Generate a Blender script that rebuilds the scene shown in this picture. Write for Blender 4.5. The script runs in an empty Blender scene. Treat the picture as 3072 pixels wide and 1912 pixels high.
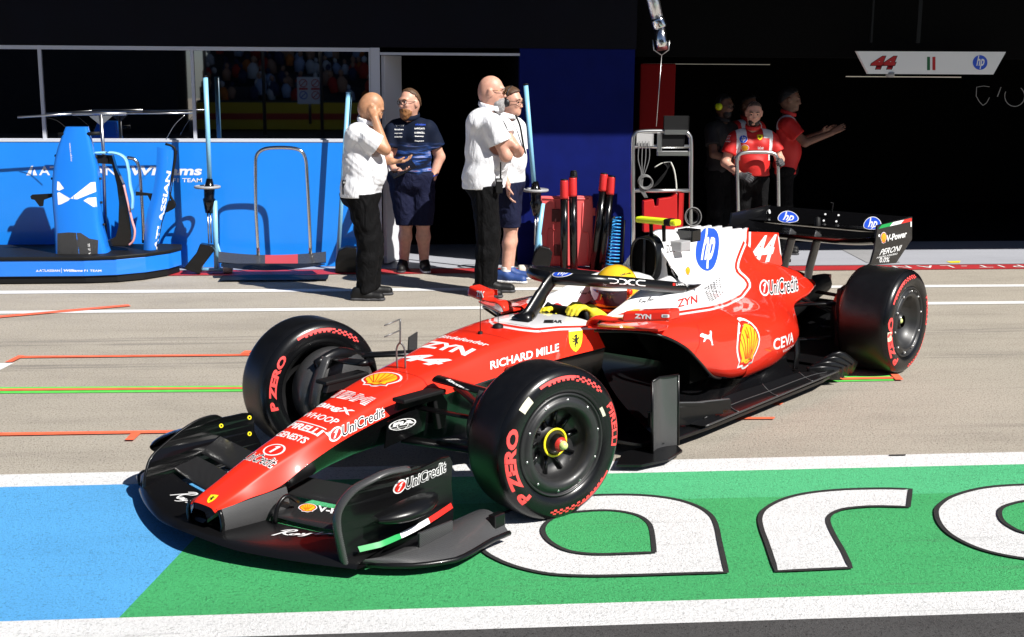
import bpy, bmesh, math, random
import numpy as np
from mathutils import Vector, Matrix, geometry
from mathutils.bvhtree import BVHTree

S = bpy.context.scene
COL = S.collection
rad = math.radians
random.seed(7)
# ------------------------------------------------------------------ camera
CAM_H, PITCH, YAW, ROLL, FPX = 1.99136, 0.1949, 0.0911, 0.0063, 3818.78
def cam_axes():
    c, s = math.cos(YAW), math.sin(YAW)
    f = Vector((s, c, 0)); r = Vector((c, -s, 0)); u = Vector((0, 0, 1))
    cp, sp = math.cos(PITCH), math.sin(PITCH)
    f2 = f*cp - u*sp; u2 = u*cp + f*sp
    cr, sr = math.cos(ROLL), math.sin(ROLL)
    return r*cr + u2*sr, u2*cr - r*sr, f2
CR, CU, CF = cam_axes()
cam = bpy.data.cameras.new('camera'); cam_o = bpy.data.objects.new('camera', cam); COL.objects.link(cam_o)
cam_o.matrix_world = Matrix(((CR.x, CU.x, -CF.x, 0), (CR.y, CU.y, -CF.y, 0), (CR.z, CU.z, -CF.z, CAM_H), (0, 0, 0, 1)))
cam.sensor_width = 36; cam.lens = FPX/3072*36; cam.shift_y = 6.53/3072
cam.clip_start = .05; cam.clip_end = 500
S.camera = cam_o
S.render.resolution_x, S.render.resolution_y = 1024, 637
# ------------------------------------------------------------------ light
SUN_DIR = Vector((-.515, .485, -.707)).normalized()     # the way the light travels
W = bpy.data.worlds.new('World'); S.world = W; W.use_nodes = True
nt = W.node_tree; bg = nt.nodes['Background']
sky = nt.nodes.new('ShaderNodeTexSky'); sky.sky_type = 'NISHITA'; sky.sun_disc = False
sky.air_density = .5; sky.dust_density = .3
sky.sun_elevation = math.asin(-SUN_DIR.z); sky.sun_rotation = math.atan2(-SUN_DIR.x, -SUN_DIR.y)
nt.links.new(sky.outputs[0], bg.inputs[0]); bg.inputs[1].default_value = .05
sl = bpy.data.lights.new('sun', 'SUN'); sl.energy = 5; sl.angle = rad(.5); sl.color = (1, .965, .91)
so = bpy.data.objects.new('sun', sl); COL.objects.link(so)
so.rotation_euler = SUN_DIR.to_track_quat('-Z', 'Y').to_euler(); so.location = (6, -8, 12)
S.view_settings.view_transform = 'Standard'; S.view_settings.look = 'None'
S.view_settings.exposure = .6; S.view_settings.gamma = 1

# ------------------------------------------------------------------ rays (photo pixel -> world)
CAMP = Vector((0, 0, CAM_H))
def ray(x, y):
    return CF*FPX + CR*(x-1536) - CU*(y-956-6.53)
def G(x, y, z=0):
    d = ray(x, y); return CAMP + d*((z-CAM_H)/d.z)
def PY(x, y, Y):
    d = ray(x, y); return CAMP + d*(Y/d.y)

# ------------------------------------------------------------------ materials
MATS = {}
def srgb(r, g, b):
    return tuple(((c/255)/12.92 if c/255 <= .04045 else ((c/255+.055)/1.055)**2.4) for c in (r, g, b))
def mat(name, col, rough=.5, metal=0, coat=0, bump=0, bscale=80, var=0, vscale=6, emit=0, spec=.5, trans=0, ior=1.5, var2=0):
    if name in MATS: return MATS[name]
    m = bpy.data.materials.new(name); m.use_nodes = True; n = m.node_tree.nodes; L = m.node_tree.links
    b = n['Principled BSDF']
    b.inputs['Base Color'].default_value = (*col, 1); b.inputs['Roughness'].default_value = rough
    b.inputs['Metallic'].default_value = metal; b.inputs['Coat Weight'].default_value = coat
    b.inputs['Coat Roughness'].default_value = .04
    b.inputs['Specular IOR Level'].default_value = spec; b.inputs['IOR'].default_value = ior
    b.inputs['Transmission Weight'].default_value = trans
    if emit:
        b.inputs['Emission Color'].default_value = (*col, 1); b.inputs['Emission Strength'].default_value = emit
    if bump or var:
        tc = n.new('ShaderNodeTexCoord')
    if var:
        t = n.new('ShaderNodeTexNoise'); t.inputs['Scale'].default_value = vscale; t.inputs['Detail'].default_value = 6
        L.new(tc.outputs['Object'], t.inputs['Vector'])
        r = n.new('ShaderNodeValToRGB')
        r.color_ramp.elements[0].position = .3; r.color_ramp.elements[1].position = .7
        r.color_ramp.elements[0].color = (*[c*(1-var) for c in col], 1)
        r.color_ramp.elements[1].color = (*[min(1, c*(1+var)) for c in col], 1)
        L.new(t.outputs['Fac'], r.inputs[0]); L.new(r.outputs[0], b.inputs['Base Color'])
    if bump:
        t2 = n.new('ShaderNodeTexNoise'); t2.inputs['Scale'].default_value = bscale; t2.inputs['Detail'].default_value = 5
        L.new(tc.outputs['Object'], t2.inputs['Vector'])
        bp = n.new('ShaderNodeBump'); bp.inputs['Strength'].default_value = bump; bp.inputs['Distance'].default_value = .01
        L.new(t2.outputs['Fac'], bp.inputs['Height']); L.new(bp.outputs[0], b.inputs['Normal'])
    MATS[name] = m
    return m
def nodes(m): return m.node_tree.nodes, m.node_tree.links, m.node_tree.nodes['Principled BSDF']
def mixcol(n, L, fac, a, b):
    """a mix-colour node; fac is a socket or number, a / b sockets or colours"""
    x = n.new('ShaderNodeMix'); x.data_type = 'RGBA'
    for sock, v in ((x.inputs[0], fac), (x.inputs[6], a), (x.inputs[7], b)):
        if hasattr(v, 'links'): L.new(v, sock)
        elif isinstance(v, (int, float)): sock.default_value = v
        else: sock.default_value = (*v, 1)
    return x.outputs[2]
def ramp(n, L, src, stops):
    r = n.new('ShaderNodeValToRGB'); e = r.color_ramp.elements
    e[0].position, e[0].color = stops[0][0], (*stops[0][1], 1)
    e[1].position, e[1].color = stops[-1][0], (*stops[-1][1], 1)
    for p, c in stops[1:-1]:
        k = e.new(p); k.color = (*c, 1)
    L.new(src, r.inputs[0]); return r.outputs[0]
def noise(n, L, vec, scale, detail=6, rough=.6):
    t = n.new('ShaderNodeTexNoise'); t.inputs['Scale'].default_value = scale; t.inputs['Detail'].default_value = detail
    t.inputs['Roughness'].default_value = rough
    if vec: L.new(vec, t.inputs['Vector'])
    return t.outputs['Fac']
def mapping(n, L, scale=(1, 1, 1), rot=(0, 0, 0), kind='Object'):
    tc = n.new('ShaderNodeTexCoord'); mp = n.new('ShaderNodeMapping'); mp.inputs['Scale'].default_value = scale
    mp.inputs['Rotation'].default_value = rot; L.new(tc.outputs[kind], mp.inputs[0]); return mp.outputs[0]

RED = mat('red_paint', (.86, .032, .013), .34, coat=1.0, spec=.15)
WHITE = mat('white_paint', (.83, .83, .84), .35, coat=.8, spec=.2)
DWHITE = mat('white_decal', (.82, .82, .82), .4)
DRED = mat('red_decal', (.72, .02, .012), .4)
DBLACK = mat('black_decal', (.008, .008, .009), .4)
DBLUE = mat('blue_decal', (.02, .085, .62), .4)
DYEL = mat('yellow_decal', (.85, .50, .015), .4)
DSHY = mat('shield_yellow_decal', (.9, .74, .02), .4)
DGREEN = mat('green_decal', (.0, .32, .07), .4)
TRED = mat('tyre_red_decal', (.92, .075, .07), .6)
CARB = mat('carbon_fibre', (.0045, .0045, .005), .30, coat=.15, bump=.05, bscale=300, spec=.35)
GLOSSB = mat('gloss_black', (.003, .003, .0035), .18, coat=.3, spec=.4)
MATB = mat('matt_black', (.006, .006, .0065), .6, spec=.25)
BLACKHOLE = mat('shade_black', (.002, .002, .002), .9, spec=.1)  # shade of garage interiors and openings is put into this near-black
RUB = mat('tyre_rubber', (.005, .005, .0056), .38, bump=.10, bscale=140, var=.3, vscale=20, spec=.4)
WALL = mat('tyre_sidewall', (.004, .0042, .005), .27, bump=.03, bscale=140, spec=.45)
STEEL = mat('brushed_steel', (.62, .62, .62), .3, metal=1)
CHROME = mat('polished_steel', (.75, .75, .76), .14, metal=1)
YEL = mat('fluo_yellow', (.72, .85, .02), .4)
GOLD = mat('gold_visor', (.9, .6, .35), .08, metal=1)
def folds(m, scale=9, strength=.55, stretch=(1, 1, .45)):
    """cloth creases: a coarse wrinkled bump over the fine weave"""
    n, L, b = nodes(m); v = mapping(n, L, stretch, (.35, .3, .2))
    t = n.new('ShaderNodeTexNoise'); t.inputs['Scale'].default_value = scale; t.inputs['Detail'].default_value = 3; t.inputs['Distortion'].default_value = 1.4; L.new(v, t.inputs['Vector'])
    bp = n.new('ShaderNodeBump'); bp.inputs['Strength'].default_value = strength; bp.inputs['Distance'].default_value = .05; L.new(t.outputs['Fac'], bp.inputs['Height'])
    if b.inputs['Normal'].links: L.new(b.inputs['Normal'].links[0].from_socket, bp.inputs['Normal'])
    L.new(bp.outputs[0], b.inputs['Normal']); return m
def carbonize(m, sc=260, hi=.085):
    n, L, b = nodes(m)
    tc = n.new('ShaderNodeTexCoord'); mp = n.new('ShaderNodeMapping'); mp.inputs['Rotation'].default_value = (.5, .4, .8)
    L.new(tc.outputs['Object'], mp.inputs[0])
    w = n.new('ShaderNodeTexWave'); w.inputs['Scale'].default_value = sc/6; w.inputs['Distortion'].default_value = .4
    L.new(mp.outputs[0], w.inputs['Vector'])
    c = ramp(n, L, w.outputs['Fac'], [(.3, (.004, .004, .0045)), (.8, (hi, hi, hi*1.03))])
    L.new(c, b.inputs['Base Color'])
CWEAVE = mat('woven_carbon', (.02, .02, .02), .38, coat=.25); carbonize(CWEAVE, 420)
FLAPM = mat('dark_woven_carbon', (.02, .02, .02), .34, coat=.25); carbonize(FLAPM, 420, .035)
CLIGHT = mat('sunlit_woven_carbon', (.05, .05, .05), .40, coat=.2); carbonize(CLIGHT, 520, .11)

# ------------------------------------------------------------------ objects
def tag(o, label=None, cat=None, group=None, kind=None):
    for k, v in (('label', label), ('category', cat), ('group', group), ('kind', kind)):
        if v: o[k] = v
    return o
def empty(name, loc=(0, 0, 0), rz=0, label=None, cat=None, group=None):
    o = bpy.data.objects.new(name, None); COL.objects.link(o); o.location = loc; o.rotation_euler = (0, 0, rz)
    o.empty_display_size = .2
    return tag(o, label, cat, group)
def copy_tree(o, parent=None):
    c = o.copy(); COL.objects.link(c)
    if parent: c.parent = parent
    for ch in list(o.children): copy_tree(ch, c)
    return c

class MB:
    """collects geometry (several materials) and links it as ONE mesh object"""
    def __init__(s): s.v = []; s.f = []; s.m = []; s.mats = []; s.sm = []
    def mi(s, m):
        if m not in s.mats: s.mats.append(m)
        return s.mats.index(m)
    def add(s, v, f, m, smooth=False):
        o = len(s.v); s.v += [Vector(p) for p in v]
        k = s.mi(m)
        for q in f: s.f.append([i+o for i in q]); s.m.append(k); s.sm.append(smooth)
        return s
    def box(s, lo, hi, m, M=None, bev=0):
        bm = bmesh.new(); bmesh.ops.create_cube(bm, size=1)
        for v in bm.verts:
            v.co = Vector([lo[i]+(v.co[i]+.5)*(hi[i]-lo[i]) for i in range(3)])
        if bev: bmesh.ops.bevel(bm, geom=bm.edges[:], offset=bev, segments=2, affect='EDGES', profile=.5)
        return s.bm(bm, m, M)
    def bm(s, bm, m, M=None, smooth=False):
        bm.verts.ensure_lookup_table(); bm.verts.index_update()
        s.add([(M @ v.co) if M else v.co.copy() for v in bm.verts], [[v.index for v in f.verts] for f in bm.faces], m, smooth)
        bm.free(); return s
    def tube(s, pts, r, m, n=10, closed=False, cap=True, flat=None):
        """sweep a circle (or ellipse: flat=(kx,ky,up)) of radius r (number or per-point) along pts"""
        pts = [Vector(p) for p in pts]; N = len(pts)
        rs = r if isinstance(r, (list, tuple)) else [r]*N
        V = []; prev = None
        for i, p in enumerate(pts):
            if closed: t = (pts[(i+1) % N]-pts[i-1])
            else: t = pts[min(i+1, N-1)]-pts[max(i-1, 0)]
            t.normalize()
            if flat:
                a = Vector(flat[2]); a = (a-t*a.dot(t)).normalized(); b = t.cross(a)
                kx, ky = flat[0], flat[1]
            else:
                if prev is None: a = t.orthogonal().normalized()
                else: a = (prev-t*prev.dot(t)).normalized()
                prev = a; b = t.cross(a); kx = ky = 1
            for k in range(n):
                q = 2*math.pi*k/n
                V.append(p+a*(rs[i]*ky*math.cos(q))+b*(rs[i]*kx*math.sin(q)))
        F = []
        for i in range(N if closed else N-1):
            for k in range(n):
                a0 = i*n+k; a1 = i*n+(k+1) % n; j = (i+1) % N
                F.append([a0, a1, j*n+(k+1) % n, j*n+k])
        if cap and not closed: F.append(list(range(n))[::-1]); F.append([(N-1)*n+k for k in range(n)])
        return s.add(V, F, m, True)
    def lathe(s, prof, m, n=48, M=None, cap=False):
        """prof: list of (radius, z) round the z axis; m: material or a list per ring"""
        V = []
        for r, z in prof:
            for k in range(n):
                q = 2*math.pi*k/n; p = Vector((r*math.cos(q), r*math.sin(q), z)); V.append(M @ p if M else p)
        for i in range(len(prof)-1):
            F = [[i*n+k, i*n+(k+1) % n, (i+1)*n+(k+1) % n, (i+1)*n+k] for k in range(n)]
            mm = m[i] if isinstance(m, list) else m
            if i == 0: o = len(s.v); s.add(V, F, mm, True)
            else:
                k0 = s.mi(mm)
                for q in F: s.f.append([j+o for j in q]); s.m.append(k0); s.sm.append(True)
        return s
    def prism(s, poly, t, m, M=None, bev=0):
        """2D polygon (x,y) given thickness t along z (from 0), placed by M"""
        bm = bmesh.new(); vs = [bm.verts.new((p[0], p[1], 0)) for p in poly]; f = bm.faces.new(vs)
        r = bmesh.ops.extrude_face_region(bm, geom=[f])
        for v in r['geom']:
            if isinstance(v, bmesh.types.BMVert): v.co.z += t
        bmesh.ops.recalc_face_normals(bm, faces=bm.faces[:])
        if bev: bmesh.ops.bevel(bm, geom=bm.edges[:], offset=bev, segments=2, affect='EDGES', profile=.5)
        bmesh.ops.triangulate(bm, faces=[f for f in bm.faces if len(f.verts) > 4])
        return s.bm(bm, m, M)
    def grid(s, fn, nu, nv, m, smooth=True, closeu=False):
        """m may be a function (i,j)->material"""
        V = [fn(i/(nu-1 if not closeu else nu), j/(nv-1)) for j in range(nv) for i in range(nu)]
        o = len(s.v); s.v += [Vector(p) for p in V]
        for j in range(nv-1):
            for i in range(nu if closeu else nu-1):
                i2 = (i+1) % nu
                s.f.append([o+j*nu+i, o+j*nu+i2, o+(j+1)*nu+i2, o+(j+1)*nu+i])
                s.m.append(s.mi(m(i, j) if callable(m) else m)); s.sm.append(smooth)
        return s
    def bvh(s): return BVHTree.FromPolygons([tuple(v) for v in s.v], s.f)
    def build(s, name, parent=None, autosmooth=None, recalc=False):
        me = bpy.data.meshes.new(name); me.from_pydata([tuple(v) for v in s.v], [], s.f)
        for m in s.mats: me.materials.append(m)
        me.polygons.foreach_set('material_index', s.m); me.polygons.foreach_set('use_smooth', s.sm)
        if recalc:
            bm = bmesh.new(); bm.from_mesh(me); bmesh.ops.recalc_face_normals(bm, faces=bm.faces[:]); bm.to_mesh(me); bm.free()
        me.update()
        if autosmooth is not None: me.set_sharp_from_angle(angle=rad(autosmooth))
        o = bpy.data.objects.new(name, me); COL.objects.link(o)
        if parent: o.parent = parent
        return o

def catmull(P, k):
    """dense points through control points (tuples of any length)"""
    out = []; N = len(P); P = [np.array(p, float) for p in P]
    for i in range(N-1):
        p0 = P[i-1] if i else 2*P[0]-P[1]; p1 = P[i]; p2 = P[i+1]; p3 = P[i+2] if i+2 < N else 2*P[-1]-P[-2]
        for j in range(k):
            t = j/k
            out.append(.5*((2*p1)+(-p0+p2)*t+(2*p0-5*p1+4*p2-p3)*t*t+(-p0+3*p1-3*p2+p3)*t**3))
    out.append(P[-1]); return out
def bez(P, k=6): return [Vector(p) for p in catmull(P, k)]
def bspline(P, k):
    """cubic B-spline with clamped ends"""
    P = [np.array(p, float) for p in P]; P = [2*P[0]-P[1]]+P+[2*P[-1]-P[-2]]
    out = []
    for i in range(len(P)-3):
        for j in range(k):
            t = j/k
            out.append(((1-t)**3*P[i]+(3*t**3-6*t*t+4)*P[i+1]+(-3*t**3+3*t*t+3*t+1)*P[i+2]+t**3*P[i+3])/6)
    out.append(P[-2]); return out

# ------------------------------------------------------------------ flat shapes for lettering and marks
SHAPES = {}
def text2d(txt, bold=0, shear=0, spacing=1.0):
    key = (txt, bold, shear, spacing)
    if key in SHAPES: return SHAPES[key]
    c = bpy.data.curves.new('lettering', 'FONT'); c.body = txt; c.offset = bold; c.shear = shear; c.space_character = spacing
    c.resolution_u = 3; c.fill_mode = 'FRONT'
    o = bpy.data.objects.new('lettering', c); COL.objects.link(o); bpy.context.view_layer.update()
    me = bpy.data.meshes.new_from_object(o.evaluated_get(bpy.context.evaluated_depsgraph_get()))
    v = [(p.co.x, p.co.y) for p in me.vertices]; f = [list(p.vertices) for p in me.polygons]
    bpy.data.objects.remove(o); bpy.data.curves.remove(c); bpy.data.meshes.remove(me)
    SHAPES[key] = (v, f); return v, f
def fit(vf, box, ref=None):
    """scale a 2D mesh so that the bounds of ref (or itself) fill box=(x0,y0,x1,y1)"""
    v, f = vf; r = (ref or vf)[0]
    x0 = min(p[0] for p in r); x1 = max(p[0] for p in r); y0 = min(p[1] for p in r); y1 = max(p[1] for p in r)
    sx = (box[2]-box[0])/(x1-x0); sy = (box[3]-box[1])/(y1-y0)
    return [(box[0]+(p[0]-x0)*sx, box[1]+(p[1]-y0)*sy) for p in v], f
def poly2d(p):
    t = geometry.tessellate_polygon([[Vector((a[0], a[1], 0)) for a in p]])
    return list(p), [list(q) for q in t]
def circ(cx, cy, rx, ry=None, n=28, a0=0, a1=360):
    ry = ry or rx
    return [(cx+rx*math.cos(rad(a0+(a1-a0)*k/n)), cy+ry*math.sin(rad(a0+(a1-a0)*k/n))) for k in range(n if a1-a0 == 360 else n+1)]
def ring2d(p, q):
    n = len(p); return list(p)+list(q), [[i, (i+1) % n, n+(i+1) % n, n+i] for i in range(n)]
def stroke2d(pts, w):
    """a ribbon of width w along 2D points"""
    V = []; N = len(pts)
    for i, p in enumerate(pts):
        a = pts[max(i-1, 0)]; b = pts[min(i+1, N-1)]
        d = Vector((b[0]-a[0], b[1]-a[1])); d.normalize(); n = Vector((-d.y, d.x))*w/2
        V += [(p[0]+n.x, p[1]+n.y), (p[0]-n.x, p[1]-n.y)]
    return V, [[2*i, 2*i+1, 2*i+3, 2*i+2] for i in range(N-1)]
def cut(vf, gx, gy):
    """slice a 2D mesh into cells so that it can bend"""
    v, f = vf
    bm = bmesh.new(); vs = [bm.verts.new((p[0], p[1], 0)) for p in v]
    for q in f:
        try: bm.faces.new([vs[i] for i in q])
        except ValueError: pass
    for ax, g in ((0, gx), (1, gy)):
        lo = min(p[ax] for p in v); hi = max(p[ax] for p in v); k = math.ceil(lo/g+1e-6)
        while k*g < hi-1e-6:
            co = [0, 0, 0]; no = [0, 0, 0]; co[ax] = k*g; no[ax] = 1
            bmesh.ops.bisect_plane(bm, geom=bm.verts[:]+bm.edges[:]+bm.faces[:], plane_co=co, plane_no=no, dist=1e-7)
            k += 1
    bm.verts.index_update()
    r = [(p.co.x, p.co.y) for p in bm.verts], [[w.index for w in q.verts] for q in bm.faces]
    bm.free(); return r
PEC = [(.5, 1.0), (.62, .985), (.74, .94), (.85, .86), (.94, .74), (.99, .6), (1, .48), (.97, .38), (.91, .28), (.84, .19), (.8, .15), (.8, .02), (.64, .02), (.57, -.04), (.5, -.05),
       (.43, -.04), (.36, .02), (.2, .02), (.2, .15), (.16, .19), (.09, .28), (.03, .38), (0, .48), (.01, .6), (.06, .74), (.15, .86), (.26, .94), (.38, .985)]
def scal(p, k, c=(.5, .48)): return [(c[0]+(a-c[0])*k, c[1]+(b-c[1])*k) for a, b in p]
def pecten():
    L = [(poly2d(scal(PEC, 1.2)), DWHITE), (poly2d(scal(PEC, 1.07)), DRED), (poly2d(scal(PEC, .92)), DYEL)]
    for a in (-62, -42, -21, 0, 21, 42, 62):
        t = Vector((math.sin(rad(a)), math.cos(rad(a))))
        p0 = Vector((.5, .12))+Vector((t.x*.12, 0)); p1 = Vector((.5, .46))+Vector((t.x*.5, t.y*.42))
        L.append((stroke2d([tuple(p0), tuple(p1)], .022), DRED))
    return L
def hp_logo(bold=.02):
    w = fit(text2d('hp', bold, .35), (.24, .06, .80, .97))
    return [(poly2d(circ(.5, .5, .54)), DWHITE), (poly2d(circ(.5, .5, .5)), DBLUE), (w, DWHITE)]
def outlined(txt, bold=.012, halo=.05, shear=0, face=DBLACK, edge=DWHITE, box=(0, 0, 1, 1)):
    ref = text2d(txt, bold, shear)
    return [(fit(text2d(txt, halo+bold, shear), box, ref), edge), (fit(ref, box, ref), face)]
def plain(txt, m=DWHITE, bold=.012, shear=0, spacing=1.0, box=(0, 0, 1, 1)):
    return [(fit(text2d(txt, bold, shear, spacing), box), m)]
def unicredit():
    return ([(poly2d(circ(.1, .55, .125, .62)), DWHITE)] + outlined('UniCredit', .008, .055, .12, box=(.215, 0, 1, 1)) +
            [(poly2d(circ(.1, .55, .095, .48)), DRED), (poly2d([(.05, .2), (.085, .2), (.155, .9), (.115, .9), (.06, .7), (.1, .68)]), DWHITE)])
SHIELD = [(0, 1), (.1, .98), (.5, 1.02), (.9, .98), (1, 1), (1, .7), (.96, .45), (.85, .22), (.68, .07), (.5, -.02), (.32, .07), (.15, .22), (.04, .45), (0, .7)]
HORSE = [(.42, .1), (.52, .1), (.50, .2), (.56, .3), (.66, .34), (.62, .24), (.70, .22), (.73, .36), (.66, .46), (.70, .56), (.80, .60), (.88, .72), (.82, .80), (.74, .70), (.64, .66),
         (.62, .74), (.66, .86), (.58, .92), (.46, .90), (.32, .80), (.36, .75), (.46, .78), (.44, .66), (.30, .66), (.18, .74), (.14, .68), (.28, .58), (.42, .56), (.28, .50), (.18, .52), (.16, .46), (.30, .42),
         (.44, .46), (.42, .36), (.34, .28), (.44, .2)]
def shield():
    return [(poly2d(scal(SHIELD, 1.0)), DSHY), (poly2d([(.12+.76*a, .14+.74*b) for a, b in HORSE]), DBLACK)]
CAT = [(0, .55), (.05, .70), (.20, .78), (.36, .72), (.60, .66), (.74, .74), (.80, .98), (.90, 1.0), (.90, .84), (.84, .62), (.86, .40), (.92, .12), (1.0, .02), (.86, 0), (.82, .18), (.70, .38), (.52, .42),
       (.40, .36), (.34, .22), (.22, .18), (.26, .34), (.30, .46), (.16, .50)]
def cat(m=DWHITE): return [(poly2d(CAT), m)]
SIG = [[(0, .1), (.05, .5), (.12, .9), (.2, .95), (.22, .75), (.1, .55), (.16, .3), (.26, .15)], [(.0, .78), (.08, .98), (.2, .98)], [(.36, .35), (.28, .3), (.28, .14), (.35, .14), (.38, .35), (.40, .15), (.46, .2)],
       [(.46, .36), (.48, .18), (.54, .2), (.57, .38), (.53, .0), (.46, -.1)], [(.58, .3), (.66, .3)], [(.70, .1), (.74, .5), (.78, .92), (.87, .88), (.84, .6), (.78, .5), (.88, .42), (.86, .2), (.70, .14)],
       [(.98, .35), (.92, .3), (.92, .16), (.98, .16), (1.0, .35), (1.02, .16)], [(1.06, .14), (1.06, .34), (1.12, .32), (1.13, .14)]]
def signature(m=DWHITE, w=.035):
    return [(stroke2d([tuple(q) for q in catmull([(a+.12*(b-.3), b) for a, b in s_], 4)], w), m) for s_ in SIG]

def stamp(part, M, shapes, A, B, C=None, aspect=None, off=.0012, cell=.03, bvh=None, flip=False, lift=.25):
    """lay flat shapes (unit square) on a part: A, B, C are photo pixels of the square's lower left,
       lower right and upper left corners, looked up on the part's own surface"""
    bvh = bvh or part.bvh0
    Mi = M.inverted(); o = Mi @ CAMP; R3 = Mi.to_3x3()
    def hit(p):
        if len(p) == 3: 
            q = bvh.find_nearest(Vector(p)); return q[0], q[1]
        d = (R3 @ ray(*p)).normalized(); h = bvh.ray_cast(o, d)
        if h[0] is None:
            h = None; print('STAMP miss', [round(c) for c in p])
            for k in range(1, 60):       # nearest point of the surface to the ray
                pt = o+d*(4+k*.2); q = bvh.find_nearest(pt)
                if q[0] is not None and (h is None or q[3] < h[3]): h = q
        return h[0], h[1]
    PA, na = hit(A); PB, nb = hit(B)
    if na.dot(PA-o) > 0: na = -na
    if nb.dot(PB-o) > 0: nb = -nb
    n = (na+nb).normalized()
    u = PB-PA
    if C:
        PC, nc = hit(C)
        if nc.dot(PC-o) > 0: nc = -nc
        n = (na+nb+nc).normalized(); v = PC-PA
    else:
        n = (n-u*(n.dot(u)/u.length_squared)).normalized(); v = n.cross(u)*aspect
    if u.length < 1e-3 or v.length < 1e-3: print('STAMP degenerate', A, B, C); return
    gx, gy = cell/u.length, cell/v.length
    for li, (vf, m) in enumerate(shapes):
        vv, ff = cut(vf, gx, gy)
        if (u.cross(v)).dot(n) < 0: ff = [q[::-1] for q in ff]
        out = []
        for (s_, t_) in vv:
            p = PA+u*s_+v*t_; h = bvh.ray_cast(p+n*lift, -n, lift*2.5)
            if h[0] is None: h = bvh.find_nearest(p)
            hn = h[1] if h[1].dot(n) > 0 else -h[1]
            out.append(h[0]+(hn*.6+n*.4).normalized()*(off+li*.0009))
        part.add(out, ff, m, True)
def freeze(part):
    part.bvh0 = part.bvh(); return part
# ================================================================== setting
I4 = Matrix.Identity(4)
def ground_mat(name, base, streak=.25, speck=.2, bump=.35, rough=.85, sc=1.0, scuff=0):
    m = mat(name, base, rough, spec=.3); n, L, b = nodes(m)
    v = mapping(n, L, (.5, 1.5, 1)); v2 = mapping(n, L, (1, 1, 1))
    a = noise(n, L, v, 1.3*sc, 10, .72); f = noise(n, L, v2, 75*sc, 5, .8); g = noise(n, L, v2, .9, 3)
    d = [c*(1-streak) for c in base]; l = [min(1, c*(1+streak*.6)) for c in base]
    c1 = ramp(n, L, a, [(.32, d), (.5, base), (.7, l)])
    c2 = ramp(n, L, f, [(.36, (1-speck*2.2,)*3), (.47, (1,)*3), (.6, (1,)*3), (.72, (1+speck,)*3)])
    x = n.new('ShaderNodeMix'); x.data_type = 'RGBA'; x.blend_type = 'MULTIPLY'; x.inputs[0].default_value = 1
    L.new(c1, x.inputs[6]); L.new(c2, x.inputs[7])
    out = x.outputs[2]
    if scuff:       # worn spots and tyre scuffs
        s1 = ramp(n, L, noise(n, L, mapping(n, L, (.5, 9, 1), (0, 0, .12)), 1.1, 7, .7), [(.60, (0,)*3), (.70, (scuff,)*3)])
        s2 = ramp(n, L, noise(n, L, mapping(n, L, (1, 1, 1)), 2.2, 9, .75), [(.62, (0,)*3), (.72, (scuff*.8,)*3)])
        out = mixcol(n, L, s1, out, (.10, .10, .10)); out = mixcol(n, L, s2, out, [c*.55 for c in base])
    L.new(out, b.inputs['Base Color'])
    bp = n.new('ShaderNodeBump'); bp.inputs['Strength'].default_value = bump; bp.inputs['Distance'].default_value = .012
    L.new(noise(n, L, v2, 95*sc, 5, .75), bp.inputs['Height']); L.new(bp.outputs[0], b.inputs['Normal'])
    return m
CONC = ground_mat('pit_lane_concrete', (.41, .37, .31), .16, .34, .8, .85, 1.0, .30)
def concrete_stains(m):
    n, L, b = nodes(m)
    src = b.inputs['Base Color'].links[0].from_socket
    v = mapping(n, L, (.10, 3.2, 1)); a = noise(n, L, v, 1.0, 7, .62)
    v2 = mapping(n, L, (.5, 1.8, 1)); p = noise(n, L, v2, 1.1, 5, .6)
    f = ramp(n, L, a, [(.62, (0,)*3), (.74, (.42,)*3)])
    sx = n.new('ShaderNodeSeparateXYZ'); tc_ = n.new('ShaderNodeTexCoord'); L.new(tc_.outputs['Object'], sx.inputs[0])
    band = None
    for y0, w_ in ((9.42, .14), (8.6, .10)):      # rubber left by tyres running along the lane
        d_ = n.new('ShaderNodeMath'); d_.operation = 'COMPARE'; d_.inputs[1].default_value = y0; d_.inputs[2].default_value = w_; L.new(sx.outputs[1], d_.inputs[0])
        if band is None: band = d_.outputs[0]
        else:
            ad = n.new('ShaderNodeMath'); ad.operation = 'MAXIMUM'; L.new(band, ad.inputs[0]); L.new(d_.outputs[0], ad.inputs[1]); band = ad.outputs[0]
    vb = mapping(n, L, (.7, 14, 1)); nb = ramp(n, L, noise(n, L, vb, 1.0, 6, .7), [(.46, (0,)*3), (.66, (.6,)*3)])
    mm_ = n.new('ShaderNodeMath'); mm_.operation = 'MULTIPLY'; L.new(band, mm_.inputs[0]); L.new(nb, mm_.inputs[1])
    src = mixcol(n, L, mm_.outputs[0], src, (.12, .115, .11))
    c = mixcol(n, L, f, src, (.13, .12, .11))
    f2 = ramp(n, L, p, [(.70, (0,)*3), (.75, (.65,)*3)])
    c = mixcol(n, L, f2, c, (.12, .085, .05))
    L.new(c, b.inputs['Base Color'])
concrete_stains(CONC)
ASPH = ground_mat('dark_asphalt', (.072, .07, .07), .2, .35, .7, .8, 1.2)
GREENP = ground_mat('green_road_paint', (.10, .55, .245), .10, .22, 1.0, .6, 1, .35)
BLUEP = ground_mat('blue_road_paint', (.105, .41, .80), .10, .18, .9, .6, 1, .3)
WHITEP = ground_mat('white_road_paint', (.80, .80, .80), .06, .20, .9, .65, 1, .35)
LINEW = ground_mat('thin_white_line_paint', (.74, .74, .73), .06, .12, .3, .6)
OUTLN = ground_mat('dark_outline_paint', (.03, .03, .03), .2, .3, .5, .7)
ORANGE = mat('orange_tape_paint', (.86, .14, .06), .7, var=.15, vscale=12)
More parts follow.
